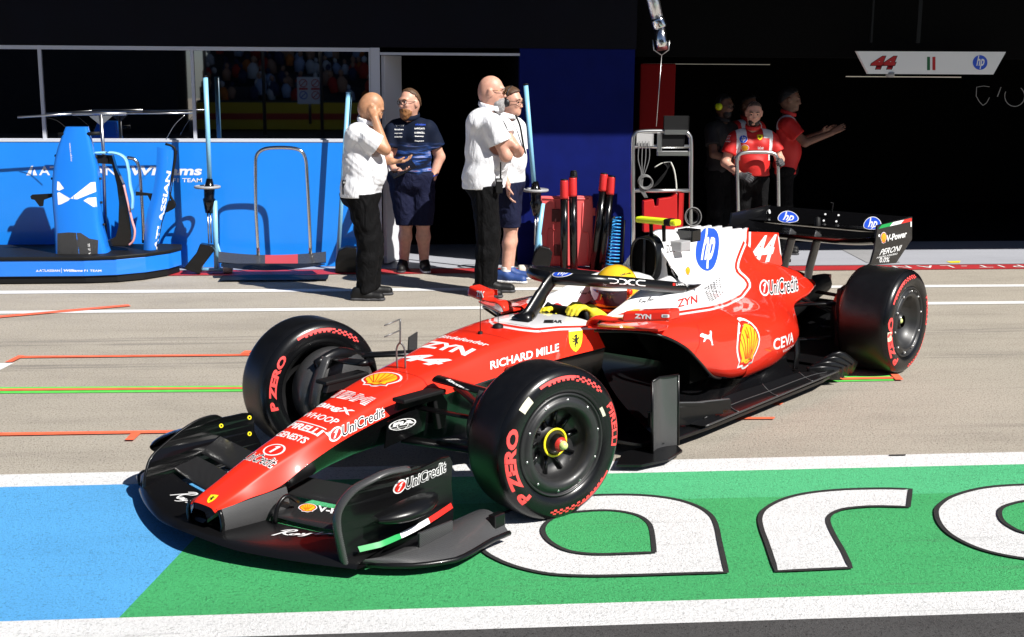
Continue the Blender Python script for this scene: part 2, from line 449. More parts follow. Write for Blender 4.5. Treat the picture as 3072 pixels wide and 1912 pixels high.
LIME = mat('green_tape_paint', (.10, .58, .08), .7, var=.12, vscale=12)
REDST = ground_mat('red_strip_paint', (.42, .03, .035), .2, .15, .3, .6)
APRON = ground_mat('pale_apron_concrete', (.36, .37, .41), .10, .08, .15, .7)
BLUEWALL = mat('barrier_blue', (.012, .23, .80), .32, coat=.2, var=.04, vscale=2)
NAVY = mat('navy_wall', (.0018, .007, .105), .7, var=.12, vscale=5, spec=.12)
NAVYD = mat('shaded_navy_fascia', (.0008, .0009, .005), .7, var=.3, vscale=1.5, spec=.2)  # canopy shade is put into this near-black navy
GREYF = mat('pale_grey_frame', (.55, .57, .63), .45)
FLOORD = mat('garage_floor_shade', (.006, .007, .012), .5, spec=.15)  # deep shade inside the garages is put into the floor colour
GLASS = mat('dark_window_glass', (.0012, .0012, .0015), .015, ior=3.6, spec=.5)

def sheet(name, poly, z, m, kind='structure'):
    mb = MB(); vf = poly2d([(p[0], p[1]) for p in poly])
    f = []
    for q in vf[1]:
        a, b, c = [Vector(vf[0][i]) for i in q]
        f.append(q if (b-a).cross(c-a) > 0 else q[::-1])
    mb.add([(p[0], p[1], z) for p in poly], f, m)
    o = mb.build(name); o['kind'] = kind; return o
def far(a, b, X):
    """the ground line through two photo pixels, at world X"""
    A, B = G(*a), G(*b); t = (X-A.x)/(B.x-A.x); return (X, A.y+(B.y-A.y)*t)
def stripe(name, up, lo, z, m, X0=-30, X1=30):
    return sheet(name, [far(*lo, X0), far(*lo, X1), far(*up, X1), far(*up, X0)], z, m)
def quad(name, pts, z, m): return sheet(name, [G(*p).xy for p in pts], z, m)

sheet('pit_lane', [(-90, -60), (90, -60), (90, 12.55), (-90, 12.55)], 0, CONC)
NW_UP = ((0, 1867.6), (3072, 1773)); NW_LO = ((0, 1936), (3072, 1840))
UW_UP = ((0, 1426.5), (3072, 1358)); UW_LO = ((0, 1464), (3072, 1395))
a0, a1 = far(*NW_LO, -60), far(*NW_LO, 60)
sheet('asphalt_road', [(-60, -25), (60, -25), a1, a0], .004, ASPH)
stripe('white_edge_line', NW_UP, NW_LO, .004, WHITEP); stripe('white_edge_line', UW_UP, UW_LO, .004, WHITEP)
dA, dB = G(356.6, 1857), G(533, 1671)
def diag(line):
    A, B = G(*line[0]), G(*line[1]); d = (dB-dA).xy; e = (B-A).xy; w = (A-dA).xy
    t = (w.x*e.y-w.y*e.x)/(d.x*e.y-d.y*e.x); return (dA.x+d.x*t, dA.y+d.y*t)
q0, q1 = diag(NW_UP), diag(UW_LO)
sheet('blue_painted_strip', [far(*NW_UP, -30), q0, q1, far(*UW_LO, -30)], .004, BLUEP)
SEAM_L = ((0, 1545), (3072, 1477)); q2 = diag(SEAM_L)
GREENL = ground_mat('fresh_green_road_paint', (.068, .45, .155), .10, .24, 1.0, .6, 1, .35)
sheet('green_painted_strip', [q0, far(*NW_UP, 30), far(*SEAM_L, 30), q2], .004, GREENL); sheet('green_painted_strip', [q2, far(*SEAM_L, 30), far(*UW_LO, 30), q1], .004, GREENP)
stripe('white_lane_line', ((0, 934.5), (2947, 906)), ((0, 943), (2947, 914)), .004, LINEW)
stripe('white_lane_line', ((0, 874), (2909, 855.5)), ((0, 883), (2909, 862.5)), .004, LINEW)
quad('white_lane_line', [(-60, 1094), (44, 1090), (0, 1112), (-60, 1140)], .004, LINEW)
quad('orange_box_line', [(-80, 963), (393, 921), (385, 916), (-80, 957)], .008, ORANGE)
quad('orange_box_line', [(62, 1077), (757, 1070), (757, 1065.5), (62, 1071.5)], .008, ORANGE)
quad('orange_box_line', [(14, 1092), (38, 1090.5), (74, 1072.2), (56, 1071)], .012, ORANGE)
quad('orange_box_line', [(720, 1066.5), (746, 1066.5), (758, 1057), (735, 1057)], .012, ORANGE)
quad('green_box_line', [(-200, 1184), (900, 1175), (900, 1158), (-200, 1165)], .004, LIME)
quad('orange_box_line', [(-200, 1177.5), (900, 1169), (900, 1163.5), (-200, 1171)], .008, ORANGE)
quad('orange_box_line', [(-200, 1314), (620, 1301), (620, 1293.5), (-200, 1305)], .008, ORANGE)
quad('orange_box_line', [(375, 1326), (401, 1326), (426, 1303), (396, 1304)], .012, ORANGE)
quad('green_box_line', [(2350, 1150), (2683, 1144), (2683, 1128), (2350, 1135)], .004, LIME)
quad('orange_box_line', [(2350, 1146), (2690, 1139.5), (2690, 1133.5), (2350, 1140)], .008, ORANGE)
quad('orange_box_line', [(2686, 1144.5), (2710, 1144.5), (2696, 1128), (2672, 1128)], .012, ORANGE)
quad('orange_box_line', [(2280, 1211), (2342, 1218), (2350, 1212.6), (2285, 1203)], .008, ORANGE)
quad('orange_box_line', [(2100, 1262), (2321, 1261), (2326, 1255), (2100, 1256)], .008, ORANGE)
quad('dark_tape_mark', [(2667, 1372), (2717, 1371), (2717, 1367.5), (2667, 1368.5)], .008, OUTLN)
# painted letters on the green strip (traced on the ground itself)
k = 1672/2430
def gpx(L): return [tuple(G(1400+x*k, 1350+y*k).xy) for x, y in L]
LA = gpx([(1133, 545), (900, 552), (700, 558), (520, 560), (350, 550), (200, 515), (100, 470), (55, 430), (42, 400), (70, 340), (150, 290), (300, 240), (450, 215), (600, 205), (760, 206), (900, 222), (1000, 252), (1062, 292), (1088, 340), (1105, 420)])
LAI = gpx([(818, 460), (700, 465), (560, 468), (450, 455), (380, 425), (342, 390), (333, 355), (360, 320), (420, 292), (500, 281), (600, 276), (680, 282), (750, 300), (792, 330), (808, 370)])
LR = gpx([(1350, 540), (1675, 525), (1640, 450), (1600, 380), (1575, 320), (1590, 290), (1640, 268), (1720, 258), (1800, 255), (1925, 258), (1935, 180), (1820, 177), (1650, 181), (1500, 195), (1390, 220), (1310, 260), (1280, 300), (1285, 350), (1310, 420)])
LO = gpx([(2047, 280), (2062, 330), (2110, 380), (2200, 428), (2300, 460), (2430, 484), (2600, 500), (2900, 505), (3000, 420), (2950, 300), (2850, 200), (2700, 165), (2560, 158), (2430, 160), (2300, 168), (2200, 185), (2110, 215), (2062, 250)])
LOI = gpx([(2323, 285), (2335, 320), (2375, 350), (2430, 373), (2560, 395), (2700, 390), (2680, 300), (2620, 240), (2530, 228), (2430, 235), (2345, 258)])
def smooth_loop(P, sharp):
    """round a closed outline except at the listed corner indices"""
    out = []; N = len(P)
    for i in range(N):
        p0, p1, p2, p3 = [np.array(P[(i+j-1) % N]) for j in range(4)]
        if i in sharp: p0 = 2*p1-p2
        if (i+1) % N in sharp: p3 = 2*p2-p1
        for j in range(4):
            t = j/4; out.append(tuple(.5*((2*p1)+(-p0+p2)*t+(2*p0-5*p1+4*p2-p3)*t*t+(-p0+3*p1-3*p2+p3)*t**3)))
    return out
def loop_ribbon(name, P, w, z, m):
    V = []; N = len(P)
    for i in range(N):
        d = Vector(P[(i+1) % N])-Vector(P[i-1]); d.normalize(); nn = Vector((-d.y, d.x))*w/2
        V += [(P[i][0]+nn.x, P[i][1]+nn.y, z), (P[i][0]-nn.x, P[i][1]-nn.y, z)]
    mb = MB(); F = []
    for i in range(N):
        j = (i+1) % N; q = [2*i, 2*i+1, 2*j+1, 2*j]
        a, b, c = [Vector(V[t]) for t in q[:3]]
        F.append(q if (b-a).cross(c-a).z > 0 else q[::-1])
    mb.add(V, F, m); return mb
for outer, so_, inner, si in ((LA, (0,), LAI, (0,)), (LR, (0, 1, 9, 10), None, ()), (LO, (), LOI, ())):
    P = smooth_loop(outer, so_)
    letter = MB(); vf = poly2d(P); letter.add([(p[0], p[1], .008) for p in P], [q if (Vector(P[q[1]])-Vector(P[q[0]])).cross(Vector(P[q[2]])-Vector(P[q[0]])) > 0 else q[::-1] for q in vf[1]], WHITEP)
    rb = loop_ribbon('x', P, .022, .012, OUTLN); letter.add(rb.v, rb.f, OUTLN)
    if inner:
        Q = smooth_loop(inner, si); vf = poly2d(Q)
        letter.add([(p[0], p[1], .0115) for p in Q], [q if (Vector(Q[q[1]])-Vector(Q[q[0]])).cross(Vector(Q[q[2]])-Vector(Q[q[0]])) > 0 else q[::-1] for q in vf[1]], GREENL)
        rb = loop_ribbon('x', Q, .022, .015, OUTLN); letter.add(rb.v, rb.f, OUTLN)
    o = letter.build('painted_letter'); o['kind'] = 'structure'
# red strip and apron in front of the garages
YR0, YR1 = 12.47, 12.78
sheet('red_pit_strip', [(-30, YR0), (30, YR0), (30, YR1), (-30, YR1)], .006, REDST)
sheet('garage_apron', [(-30, YR1), (30, YR1), (30, 24), (-30, 24)], .004, APRON)
ptx = MB()
for vf, m in plain('PIT-LANE', LINEW, .0, 0, 1.6):
    v, f = vf; ptx.add([(6.5-1.6*x, 12.70-.15*y, .010) for x, y in v], f, LINEW)
o = ptx.build('strip_lettering'); o['kind'] = 'structure'
quad('floor_emblem', [(2838, 787), (2852, 791), (2879, 790.5), (2881, 785)], .008, DSHY)
sheet('apron_seam', [(-30, YR1-.012), (30, YR1-.012), (30, YR1+.012), (-30, YR1+.012)], .0095, OUTLN)
sheet('apron_patch', [G(2520, 748).xy, G(2665, 748).xy, G(2700, 790).xy, G(2600, 790).xy], .008, ground_mat('grey_patch_concrete', (.30, .30, .31), .15, .1, .2, .7))

# ------------------------------------------------------------------ pit building
YF = 13.0
BLD = empty('pit_building', (0, YF, 0), label='dark pit garage building with navy fascia and open black garages', cat='building')
def bbox(name, lo, hi, m, parent=BLD, bev=0, M=None):
    return MB().box((lo[0], lo[1]-YF, lo[2]), (hi[0], hi[1]-YF, hi[2]), m, M, bev).build(name, parent)
bbox('roof', (-30, 10.83, 4.5), (30, 22, 4.8), NAVYD)
bbox('fascia', (-30, 12.98, 2.20), (2.43, 13.25, 4.498), NAVYD)
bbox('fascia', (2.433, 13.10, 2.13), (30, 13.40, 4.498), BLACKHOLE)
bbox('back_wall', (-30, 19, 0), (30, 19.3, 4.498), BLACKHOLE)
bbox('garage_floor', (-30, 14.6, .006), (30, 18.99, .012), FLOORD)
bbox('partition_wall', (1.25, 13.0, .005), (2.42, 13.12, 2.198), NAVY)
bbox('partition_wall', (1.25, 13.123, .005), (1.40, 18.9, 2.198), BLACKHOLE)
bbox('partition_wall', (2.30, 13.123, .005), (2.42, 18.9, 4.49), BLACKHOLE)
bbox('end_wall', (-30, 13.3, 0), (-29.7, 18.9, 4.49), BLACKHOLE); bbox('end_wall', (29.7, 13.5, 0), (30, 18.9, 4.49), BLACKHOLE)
bbox('red_header_panel', (2.53, 13.25, 1.36), (2.90, 13.62, 2.06), mat('dull_red_column', (.17, .004, .004), .7, spec=.1, var=.1, vscale=3), bev=.01)
bbox('door_post', (-.245, 12.985, .005), (-.15, 13.10, 2.195), GREYF, bev=.004)
# pale open door leaf just inside the doorway
lf = MB().prism([(0, 0), (.42, 0), (.42, 2.1), (0, 2.1)], .04, mat('pale_door_panel', (.62, .63, .66), .5), Matrix.Translation((-.14, .06, .02)) @ Matrix.Rotation(rad(66), 4, 'Z') @ Matrix.Rotation(rad(90), 4, 'X'), .004)
lf.build('door_leaf', BLD)
bbox('door_track', (-.148, 12.99, 2.125), (1.249, 13.06, 2.15), GREYF)
strip = mat('dim_lamp_strip', (.9, .86, .75), .5, emit=.05)
MB().box((2.95, 2.3, 2.063), (4.5, 2.32, 2.071), strip).build('lamp_strip', BLD)
MB().box((4.9, .75, 1.933), (6.2, .77, 1.942), strip).build('lamp_strip', BLD)
# blue barrier under the windows
BAR = empty('barrier_wall', (-3, YF, 0), label='bright blue low garage barrier with white team lettering under the windows', cat='wall')
barm = MB().box((-27, -.03, .005), (2.755, .05, 1.262), BLUEWALL, bev=.006)
freeze(barm); MBAR = Matrix.Translation((-3, YF, 0))
for sh, A, B, C in ((plain('ATLASSIAN', bold=.02), (117, 526.5), (347, 526.5), (117, 499.5)), (plain('Williams', bold=.035, shear=.15), (392, 526.5), (606, 526.5), (392, 498)),
                 (plain('F1 TEAM', bold=.012), (518, 547), (606, 547), (518, 535)), ([(poly2d([(0, 0), (.38, 0), (.62, 1), (.45, 1)]), DWHITE), (poly2d([(.62, 0), (1, 0), (.75, .68), (.6, .35)]), DWHITE)], (79, 526.5), (112, 526.5), (79, 498))):
    stamp(barm, MBAR, sh, A, B, C, cell=.4)
barm.build('panel', BAR)
MB().box((-27, -.035, 1.263), (2.755, .06, 1.285), GREYF, bev=.004).build('cap_rail', BAR)
for wx0, wx1 in ((-5.6, -3.455), (-3.425, -2.0), (-1.97, -.26), (-7.8, -5.63)):
    wf = MB()
    for lo, hi in (((wx0, -.01, 2.155), (wx1, .05, 2.192)), ((wx0, -.01, 1.287), (wx1, .05, 1.297))):
        wf.box(lo, hi, GREYF)
    wf.box((wx1, -.014, 1.286), (wx1+.03 if wx1 < -1 else wx1+.012, .055, 2.193), GREYF)
    f_ = wf.build('window', BLD)
    MB().box((wx0, .012, 1.298), (wx1-.001, .018, 2.154), GLASS).build('pane', f_)
# ------------------------------------------------------------------ what stands across the track, seen only in the panes, with an added dark box
GS = empty('grandstand', (8, -16, 0), label='shaded grandstand across the track mirrored in the garage windows', cat='grandstand')
gsm = MB()
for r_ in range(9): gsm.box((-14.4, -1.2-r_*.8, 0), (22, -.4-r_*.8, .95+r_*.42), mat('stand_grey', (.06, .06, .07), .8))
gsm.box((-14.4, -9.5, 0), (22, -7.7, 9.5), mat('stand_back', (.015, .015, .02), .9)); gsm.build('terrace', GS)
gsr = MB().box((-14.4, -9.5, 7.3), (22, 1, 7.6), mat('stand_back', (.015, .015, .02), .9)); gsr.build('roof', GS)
bn = MB().box((-14.4, .02, .05), (22, .1, .9), mat('banner_yellow', (.85, .55, .02), .6)); bn.box((-14.4, .104, .36), (22, .11, .56), mat('banner_red', (.6, .05, .02), .6)); bn.build('banner', GS)
cr = MB(); rg = random.Random(5)
cm = [mat('crowd_cloth_%s' % n_, c_, .8) for n_, c_ in (('red', (.55, .03, .02)), ('white', (.7, .7, .7)), ('navy', (.03, .04, .1)), ('orange', (.7, .2, .03)), ('skin', (.5, .28, .18)), ('pale', (.4, .5, .7)))]
for r_ in range(9):
    for i in range(120):
        x = -14.2+i*.3+rg.uniform(-.08, .08); y = -.8-r_*.8; z = .95+r_*.42
        if rg.random() < .15: continue
        Mc = Matrix.Translation((x, y, z+rg.uniform(-.12, .3))) @ Matrix.Rotation(rg.uniform(-.25, .25), 4, 'Y') @ Matrix.Scale(rg.uniform(.75, 1.05), 4); cr.lathe([(0, 0), (.15, .02), (.19, .35), (.08, .5), (0, .52)], rg.choice(cm), 7, Mc); cr.lathe([(0, .5), (.08, .56), (.085, .66), (0, .74)], rg.choice((cm[4], cm[4], cm[1], cm[2])), 7, Mc)
o = cr.build('crowd'); o.location = (8, -16, 0); o['kind'] = 'stuff'
PW = empty('sky_blocker', (-16, -15, 0), label='unseen dark shelter across the track mirrored in the left windows', cat='blocker')  # added dark box that keeps the sky's reflection out of the left panes
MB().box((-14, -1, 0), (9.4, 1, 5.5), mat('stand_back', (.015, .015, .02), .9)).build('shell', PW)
FN = empty('debris_fence', (4, -13, 0), label='tall grey debris fence posts in front of the grandstand', cat='fence')
for i in range(14):
    MB().tube([(-9.6+i*1.7, 0, 0), (-9.6+i*1.7, 0, 3), (-9.6+i*1.7, .7, 4.2)], .05, STEEL, 6).build('post', FN)

# ------------------------------------------------------------------ number board and air duct
SB = empty('sign_board', (5.3, 12.8, 2.0), label='white tilted-end number board reading 44 hanging in the right garage', cat='sign')
sgn = MB(); pts = [PY(*p, 12.8)-Vector((5.3, 12.8, 2.0)) for p in ((2605, 222), (2980, 224), (3018, 156), (2570, 154))]
sgn.prism([(p.x, p.z) for p in pts], .05, mat('sign_white', (.85, .85, .86), .4), Matrix.Translation((0, .05, 0)) @ Matrix.Rotation(rad(90), 4, 'X'))
freeze(sgn); MS = Matrix.Translation((5.3, 12.8, 2.0))
DKRED = mat('dark_red_decal', (.45, .012, .015), .4)
for sh, A, B, C in ((outlined('44', .05, .03, .3, DKRED, DBLACK), (2612, 208), (2690, 208), (2612, 169)), (hp_logo(), (2918, 210), (2962, 210), (2918, 166)),
                    ([(poly2d([(0, 0), (.36, 0), (.36, 1), (0, 1)]), mat('dark_green_decal', (.01, .12, .04), .4)), (poly2d([(.64, 0), (1, 0), (1, 1), (.64, 1)]), DKRED)], (2781, 211), (2806, 211), (2781, 171))):
    stamp(sgn, MS, sh, A, B, C, cell=.5)
sgn.build('board', SB)
sl_ = MB().box((-.02, .02, .28), (.02, .04, 2.45), MATB); sl_.box((-.5, .02, .28), (-.48, .04, 2.45), MATB); sl_.build('hanger', SB)
MB().lathe([(0, 0), (.035, 0), (.045, .02), (.045, .05), (0, .05)], mat('lamp_grey', (.3, .3, .3), .5), 16, Matrix.Translation((-.27, .03, -.065))).build('sensor', SB)
DU = empty('air_duct', tuple(PY(1985, 160, 11.9)), label='silver ribbed exhaust duct hanging over the steel rack', cat='duct')
d0 = PY(1985, 160, 11.9)
def dp(x, y): return PY(x, y, 11.9)-d0
path = [dp(1938, -260), dp(1958, 0), dp(1972, 55), dp(1980, 90), dp(1984, 130)]
MB().tube([path[0], path[1], path[2]], [.062, .06, .055], mat('duct_foil', (.75, .76, .8), .28, metal=1, bump=.5, bscale=40), 20).build('sleeve', DU)
MB().tube([dp(1971, 54), dp(1974, 62), dp(1980, 80), dp(1981, 84)], [.062, .066, .066, .06], CHROME, 20).build('clamp', DU)
mb = MB().tube([dp(1979, 78), dp(1984, 128), dp(1986, 140)], [.056, .054, .052], CHROME, 20); mb.tube([dp(1985, 136), dp(1987, 152)], .05, mat('duct_end_red', (.12, .02, .02), .5), 20); mb.build('nozzle', DU)
MB().tube([dp(1958, 120), dp(1962, 150), dp(1985, 166), dp(2006, 150), dp(2008, 122)], .006, STEEL, 8).build('hook', DU)
MB().tube([dp(1985, 166), dp(1969, 380)], .003, STEEL, 6).build('cord', DU)
# ================================================================== racing car
CARX, CARY, CARA = .0958, 6.0744, .7849
MCAR = Matrix.Translation((CARX, CARY, 0)) @ Matrix.Rotation(CARA, 4, 'Z')     # local: x rearward, -y the side we see, z up
CAR = empty('racing_car', (CARX, CARY, 0), CARA, 'red and white single-seater race car number 44 driving past the garages', 'race car')
R, WB, HW, STEER = .3525, 3.742, .9287, -.2224
def topx(P):
    d = P-CAMP; z = d.dot(CF); return (1536+FPX*d.dot(CR)/z, 956+6.53-FPX*d.dot(CU)/z)
def sdist(P, poly):
    """signed distance of 2D points to a closed polygon, positive inside"""
    P = np.asarray(P, float); A = np.asarray(poly, float); B = np.roll(A, -1, 0); d = np.full(len(P), 1e9); ins = np.zeros(len(P), bool)
    for a, b in zip(A, B):
        e = b-a; t = np.clip(((P-a) @ e)/(e @ e), 0, 1); d = np.minimum(d, np.hypot(*(P-(a+t[:, None]*e)).T))
        c = ((a[1] > P[:, 1]) != (b[1] > P[:, 1]))
        with np.errstate(divide='ignore', invalid='ignore'):
            ins ^= c & (P[:, 0] < (b[0]-a[0])*(P[:, 1]-a[1])/(b[1]-a[1])+a[0])
    return np.where(ins, d, -d)
def livery(name, line=True):
    """white inside the painted outline, then a red and a white pin line, red outside"""
    m = mat(name, (.86, .032, .013), .34, coat=1.0, spec=.15); n, L, b = nodes(m)
    at = n.new('ShaderNodeAttribute'); at.attribute_name = 'paint'
    mr = n.new('ShaderNodeMapRange'); mr.inputs[1].default_value = -40; mr.inputs[2].default_value = 40; L.new(at.outputs['Fac'], mr.inputs[0])
    r = n.new('ShaderNodeValToRGB'); r.color_ramp.interpolation = 'CONSTANT'; e = r.color_ramp.elements
    rd, wh = (.86, .032, .013, 1), (.83, .83, .84, 1)
    e[0].position, e[0].color = 0, rd; e[1].position, e[1].color = .5, wh
    if line:
        k = e.new(.5-13/80); k.color = wh; k = e.new(.5-7/80); k.color = rd
    L.new(mr.outputs[0], r.inputs[0]); L.new(r.outputs[0], b.inputs['Base Color'])
    return m
def set_paint(o, poly, flipfar=True):
    me = o.data; P = []
    for v in me.vertices:
        c = v.co.copy()
        if flipfar and c.y > 0: c.y = -c.y
        P.append(topx(MCAR @ c))
    a = me.attributes.new('paint', 'FLOAT', 'POINT'); a.data.foreach_set('value', sdist(P, poly).astype(np.float32))
def cr5(L): return [(1380+x/3.0375, 750+y/3.0375) for x, y in L]
def cr3(L): return [(1850+x*.529, 600+y*.529) for x, y in L]
def cr1(L): return [(700+x*.5291, 900+y*.5291) for x, y in L]
def cr2(L): return [(1300+x*.5622, 750+y*.5622) for x, y in L]
def cr4(L): return [(2150+x*.3968, 600+y*.3968) for x, y in L]
def cr6(L): return [(350+x*.5622, 900+y*.5622) for x, y in L]
def loft(secs, kx, ks, matf, mirror=True):
    """secs: list of half sections (each a list of (x,y,z)); B-spline round the section, Catmull-Rom along"""
    dense = []
    for s_ in secs: dense.append(np.array(bspline(s_, ks)))
    rows = np.array(catmull([d.ravel() for d in dense], kx)).reshape(-1, *dense[0].shape)
    mb = MB(); nr, npt = rows.shape[:2]
    near = rows.copy(); near[:, :, 1] *= -1
    if mirror: full = np.concatenate([near[:, ::-1], rows[:, 1:]], 1)
    else: full = near[:, ::-1]
    n = full.shape[1]
    mb.v = [Vector(p) for p in full.reshape(-1, 3)]
    for i in range(nr-1):
        for j in range(n-1):
            k = (npt-2-j) if j < npt-1 else j-(npt-1)       # column counted from the top
            mb.f.append([i*n+j, (i+1)*n+j, (i+1)*n+j+1, i*n+j+1]); mb.m.append(mb.mi(matf(k, i))); mb.sm.append(True)
    mb.nfull = n; mb.nr = nr
    return mb
# ---- nose and survival cell
NT = [(-1.315, .185, .045, .012, .055, .155, .05, .13), (-1.275, .212, .078, .012, .097, .192, .09, .155), (-1.15, .262, .088, .015, .115, .214, .10, .16), (-1.0, .322, .098, .02, .135, .232, .12, .175),
      (-.84, .376, .108, .022, .152, .303, .135, .21), (-.64, .438, .122, .025, .178, .378, .15, .25), (-.4, .505, .142, .028, .208, .437, .17, .27), (-.2, .548, .158, .03, .228, .463, .185, .25),
      (.05, .59, .178, .032, .252, .488, .2, .2), (.3, .638, .205, .036, .278, .508, .22, .15), (.55, .664, .232, .042, .298, .52, .24, .12), (.8, .676, .256, .05, .314, .526, .26, .10), (1.1, .668, .275, .055, .332, .528, .28, .08)]
secs = []
for x, zt, a, e, b, zs, c, zb in NT:
    secs.append([(x, 0, zt), (x, a*.5, zt), (x, a*.93, zt-e*.25), (x, a, zt-e), (x, a+(b-a)*.55, zs+(zt-e-zs)*.45), (x, b, zs), (x, b, zs), (x, b, zs), (x, c+(b-c)*.8, zs-.025), (x, c, zb+.02), (x, c*.7, zb), (x, 0, zb)])
LIVN = livery('nose_livery')
nose = loft(secs, 6, 3, lambda k, i: (LIVN if k < 18 else GLOSSB) if i > 5 else (RED if k < 16 and i > 3 else GLOSSB))
freeze(nose)
wz = cr5([(300, 640), (360, 560), (1250, 520), (1250, 684), (1140, 688), (900, 694), (700, 714), (560, 700), (440, 680), (335, 662)])
LOGOFF = .0015
def st(part, sh, A, B, C=None, aspect=None, cell=.03, off=LOGOFF): stamp(part, MCAR, sh, A, B, C, aspect, off, cell)
top = cr6; t1 = cr1
for sh, pts in ((shield(), top([(470, 1083), (510, 1086), (505, 1040)])),
                (pecten(), t1([(712, 478), (900, 490), (775, 396)])),
                (unicredit(), t1([(552, 812), (858, 662), (548, 748)])),
                (plain('RICHARD MILLE', bold=.022), cr2([(305, 640), (670, 542), (303, 596)])),
                (shield(), cr2([(722, 548), (796, 538), (722, 436)])),
                ([(poly2d([(0, 0), (1, 0), (1, 1), (0, 1)]), DWHITE)], cr2([(722, 438), (798, 429), (722, 430)]))):
    st(nose, sh, *pts)
SEAMN = mat('seam_dark_red', (.16, .006, .004), .5)
for xs in (-.13, .47, .70):
    zt_ = float(np.interp(xs, [q[0] for q in NT], [q[1] for q in NT])); b_ = float(np.interp(xs, [q[0] for q in NT], [q[4] for q in NT])); zs_ = float(np.interp(xs, [q[0] for q in NT], [q[5] for q in NT]))
    L_ = [(y, zt_+.02) for y in np.linspace(.18, -b_*.75, 14)]+[(-b_*1.02, z) for z in np.linspace(zt_-.03, zs_+.005, 8)]; V_ = []
    for y, z in L_:
        h_ = nose.bvh0.find_nearest(Vector((xs, y, z))); V_ += [h_[0]+h_[1]*.0012*(1 if h_[1].dot(Vector((0, y, 1))) > 0 else -1)+Vector((d_, 0, 0)) for d_ in (.0014, -.0014)]
    nose.add(V_, [[2*i, 2*i+1, 2*i+3, 2*i+2] for i in range(len(V_)//2-1)], SEAMN, True)
def ztop(x): return float(np.interp(x, [q[0] for q in NT], [q[1] for q in NT]))
def row(sh, x0, x1, ya, yb): stamp(nose, MCAR, sh, (x0, yb, ztop(x0)), (x0, ya, ztop(x0)), (x1, yb, ztop(x1)), off=LOGOFF, cell=.02)
row(outlined('UniCredit', .006, .045, .1), -1.012, -.958, -.10, .095)
row([(poly2d(circ(.5, .5, .55)), DWHITE), (poly2d(circ(.5, .5, .46)), DRED), (poly2d([(.42, .2), (.55, .2), (.66, .85), (.5, .85), (.36, .72), (.48, .7)]), DWHITE)], -.952, -.875, -.06, .045)
row(plain('GENESYS', bold=.025), -.825, -.782, -.095, .105); row(plain('PIRELLI', bold=.035), -.752, -.708, -.11, .105); row([(stroke2d([(-.03, .9), (0, 1.3), (1.10, 1.28), (1.06, .9)], .13), DWHITE)], -.752, -.708, -.11, .105)
row(plain('WHOOP', bold=.012), -.655, -.612, -.11, .12); row(plain('BingX', bold=.035), -.575, -.525, -.115, .12)
row(plain('IBM', bold=.06, spacing=1.1) + [(poly2d([(-.05, y), (1.05, y), (1.05, y+.05), (-.05, y+.05)]), DRED) for y in (.12, .27, .42, .57, .72, .87)], -.47, -.395, -.115, .12)
row(plain('44', bold=.035, shear=.3), .0, .105, -.13, .15); row(plain('ZYN', bold=.04), .175, .262, -.15, .17); row(plain('Bitdefender', bold=.015), .318, .362, -.16, .17)
st(nose, [(poly2d([(0, 0), (.5, 0), (.5, 1), (0, 1)]), DBLACK), (fit(text2d('STAR', .03), (.1, 0, 1, .9)), DBLACK)], *cr5([(760, 668), (930, 672), (770, 640)]))
FIA = [(ring2d(circ(.5, .5, .5), circ(.5, .5, .45)), DWHITE), (ring2d(circ(.5, .5, .22, .47), circ(.5, .5, .19, .44)), DWHITE), (stroke2d([(.02, .42), (.98, .42)], .025), DWHITE), (stroke2d([(.08, .25), (.92, .25)], .025), DWHITE), (fit(text2d('FIA', .05, .1), (.12, .45, .9, .8)), DWHITE)]
nobj = nose.build('nose_and_cockpit_cell', CAR); set_paint(nobj, wz, False)
# ---- body: engine cover and sidepods
def sec(x, *p): return [(x+q[2] if len(q) > 2 else x, q[0], q[1]) for q in p]
BS = [sec(1.15, (.24, .58), (.25, .64), (.285, .672), (.33, .665), (.45, .648), (.60, .636, .03), (.665, .55, .2), (.655, .31, .55), (.56, .275, .62)),
      sec(1.45, (.235, .57), (.25, .67), (.29, .708), (.34, .695), (.46, .662), (.60, .645, 0), (.69, .545, .12), (.668, .285, .36), (.57, .255, .42)),
      sec(1.75, (.235, .60), (.25, .71), (.285, .745), (.34, .715), (.455, .655), (.60, .628), (.70, .52, .05), (.66, .245, .2), (.56, .228, .24)),
      sec(1.988, (.20, .64), (.22, .73), (.27, .76), (.33, .72), (.445, .645), (.595, .618), (.70, .51, .03), (.655, .228, .13), (.555, .213, .15)),
      sec(2.005, (0, 1.012), (.088, .985), (.115, .87), (.225, .725), (.42, .638), (.59, .61), (.697, .5, .02), (.65, .212, .1), (.55, .205, .1)),
      sec(2.3, (0, 1.03), (.062, 1.01), (.082, .85), (.18, .695), (.385, .603), (.572, .575), (.678, .46), (.622, .192), (.50, .188)),
      sec(2.6, (0, 1.02), (.036, .995), (.055, .82), (.15, .668), (.35, .568), (.53, .54), (.638, .42), (.572, .18), (.45, .18)),
      sec(2.85, (0, .985), (.02, .96), (.04, .79), (.135, .648), (.31, .565), (.45, .525), (.575, .375), (.50, .186), (.38, .19)),
      sec(3.05, (0, .94), (.014, .92), (.03, .75), (.125, .635), (.265, .568), (.375, .50), (.51, .335), (.44, .205), (.32, .215)),
      sec(3.2, (0, .86), (.014, .83), (.03, .70), (.12, .625), (.24, .563), (.33, .495), (.42, .32), (.36, .235), (.26, .24)),
      sec(3.32, (0, .74), (.03, .72), (.06, .66), (.12, .615), (.22, .557), (.29, .505), (.31, .445), (.26, .40), (.15, .39)),
      sec(3.6, (0, .665), (.03, .655), (.06, .63), (.11, .598), (.195, .545), (.255, .51), (.265, .475), (.21, .445), (.1, .435)),
      sec(3.95, (0, .575), (.02, .572), (.045, .562), (.075, .55), (.11, .525), (.135, .50), (.14, .475), (.10, .455), (.04, .45))]
